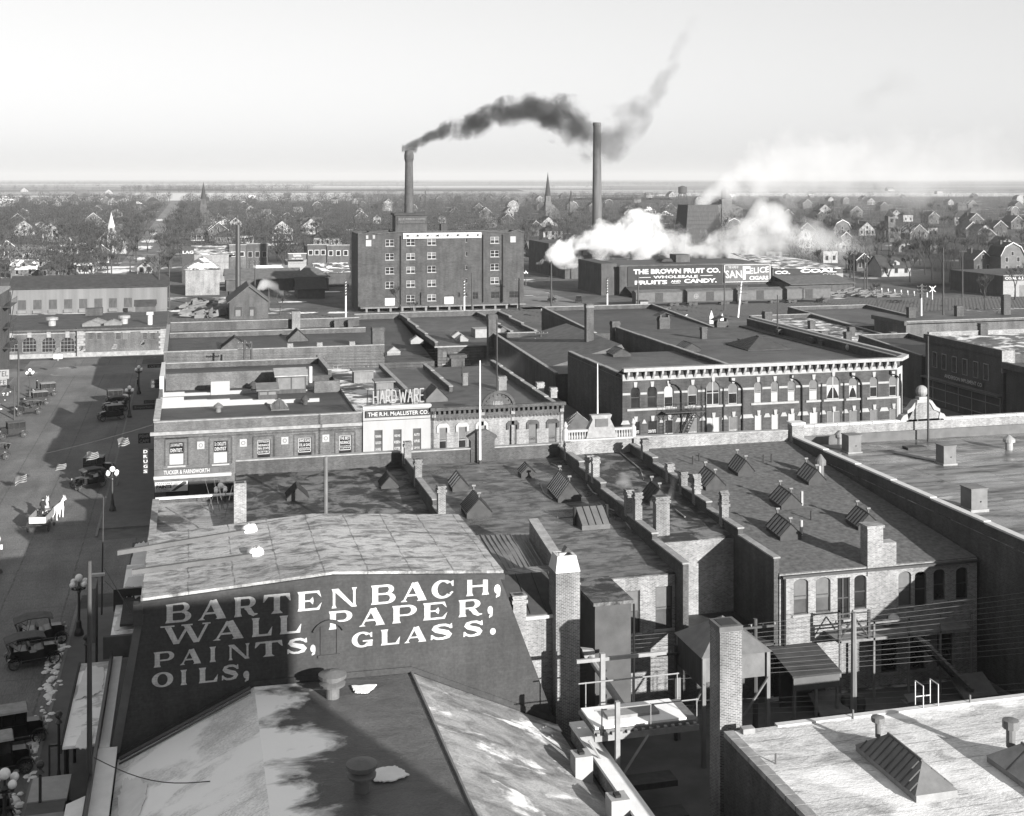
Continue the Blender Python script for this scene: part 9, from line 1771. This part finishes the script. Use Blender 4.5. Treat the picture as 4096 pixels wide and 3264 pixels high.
plume('black_smoke', 'black smoke streaming right from the warehouse stack', path([(1622, 602, 20, 2.6), (1690, 562, 28, 2.4), (1780, 522, 40, 2.2), (1920, 490, 48, 1.9), (2050, 450, 60, 1.2), (2180, 450, 72, 1.1), (2300, 505, 88, .65), (2420, 560, 95, .35), (2540, 470, 85, .14), (2620, 370, 60, .16), (2690, 250, 55, .10), (2750, 120, 50, .03)], 321, 345), .30, .04, .13, 5.4, soft=1.5, det=7)
plume('white_steam', 'billowing white steam drifting right across the yards', path([(2135, 1062, 10, 1), (2200, 1030, 32, 1.2), (2330, 985, 62, 1.2), (2450, 955, 68, 1.2), (2580, 940, 78, 1.1), (2700, 970, 60, .6), (2820, 985, 50, .35), (2960, 970, 75, .25), (3150, 960, 75, .12), (3350, 985, 60, .07), (3480, 1000, 40, .02)], 372, 410), .42, .95, .12, 6.8, .2, cat='steam', soft=1.8, det=8)
plume('tower_steam', 'pale steam leaning right from the cooling tower', path([(2800, 815, 24, 1), (2850, 775, 42, 1), (2920, 725, 70, .7), (3000, 690, 105, .4), (3120, 690, 130, .26), (3300, 690, 140, .16), (3600, 680, 150, .09), (3950, 660, 150, .04)], 445, 470), .22, .9, .06, 3.2, .2, cat='steam', soft=1.4)
plume('thin_steam', 'thin steam wisp right of the cooling tower', path([(2960, 960, 30, .3), (3040, 860, 55, 1), (3110, 890, 60, 1), (3200, 950, 55, .8), (3330, 985, 60, .5), (3450, 1000, 40, .15)], 420, 430), .11, .95, .08, 3.6, .2, cat='steam', soft=1.6)
plume('engine_steam', 'white puff of steam curling behind the boiler house', path([(1028, 1165, 10, .6), (1042, 1145, 26, 1), (1062, 1140, 26, .8), (1092, 1145, 24, .4), (1120, 1170, 20, .2)], 306), .7, .95, .3, 3.2, .2, cat='steam', soft=1.6)
plume('chimney_smoke', 'faint grey smoke over the tall chimney of the narrow shop', path([(2600, 2020, 14, .4), (2640, 2008, 26, 1), (2680, 1985, 26, .6), (2690, 1940, 40, .3), (2700, 1900, 40, .05)], 79), .7, .75, .7, 1.4, .1, soft=1.2)
plume('chimney_smoke', 'faint puff of smoke above the parapet chimneys', path([(2480, 1930, 22, .8), (2500, 1925, 40, .9), (2530, 1960, 22, .5), (2545, 1990, 14, .4)], 85), .45, .75, .7, 1.4, .1, soft=1.2)
plume('alley_smoke', 'grey smoke drifting low before the third-row windows', path([(1850, 1500, 20, .6), (1900, 1495, 40, 1), (2000, 1490, 60, .7), (2100, 1465, 60, .4), (2200, 1460, 50, .1)], 158), .12, .7, .3, 1.4, .1, soft=1.2)
plume('dark_smoke', 'dark smudge of smoke over the trees at the right', path([(3640, 1120, 60, .3), (3740, 1090, 110, 1), (3830, 1080, 120, 1), (3920, 1090, 70, .3)], 330), .10, .05, .06, 2.4, soft=1.2)
plume('smoke_wisp', 'faint grey smoke smudge hanging high in the sky at the right', path([(3420, 420, 30, .1), (3520, 350, 70, 1), (3600, 320, 70, .6), (3690, 380, 40, .1)], 900), .008, .3, .04, 3.0, soft=1.2)
hz = bpy.data.materials.new('haze'); hz.use_nodes = True; n = hz.node_tree; n.nodes.clear(); out = nd(n, 'ShaderNodeOutputMaterial'); v_ = nd(n, 'ShaderNodeVolumePrincipled'); v_.inputs['Color'].default_value = g(.6); v_.inputs['Density'].default_value = HAZE; v_.inputs['Anisotropy'].default_value = 0.0; n.links.new(v_.outputs[0], out.inputs['Volume'])
outward(MB().box(-21000, -500, -1, 21000, 26500, 130).to('haze', hz, label='pale winter haze over the town and plain', cat='haze', kind='stuff'))
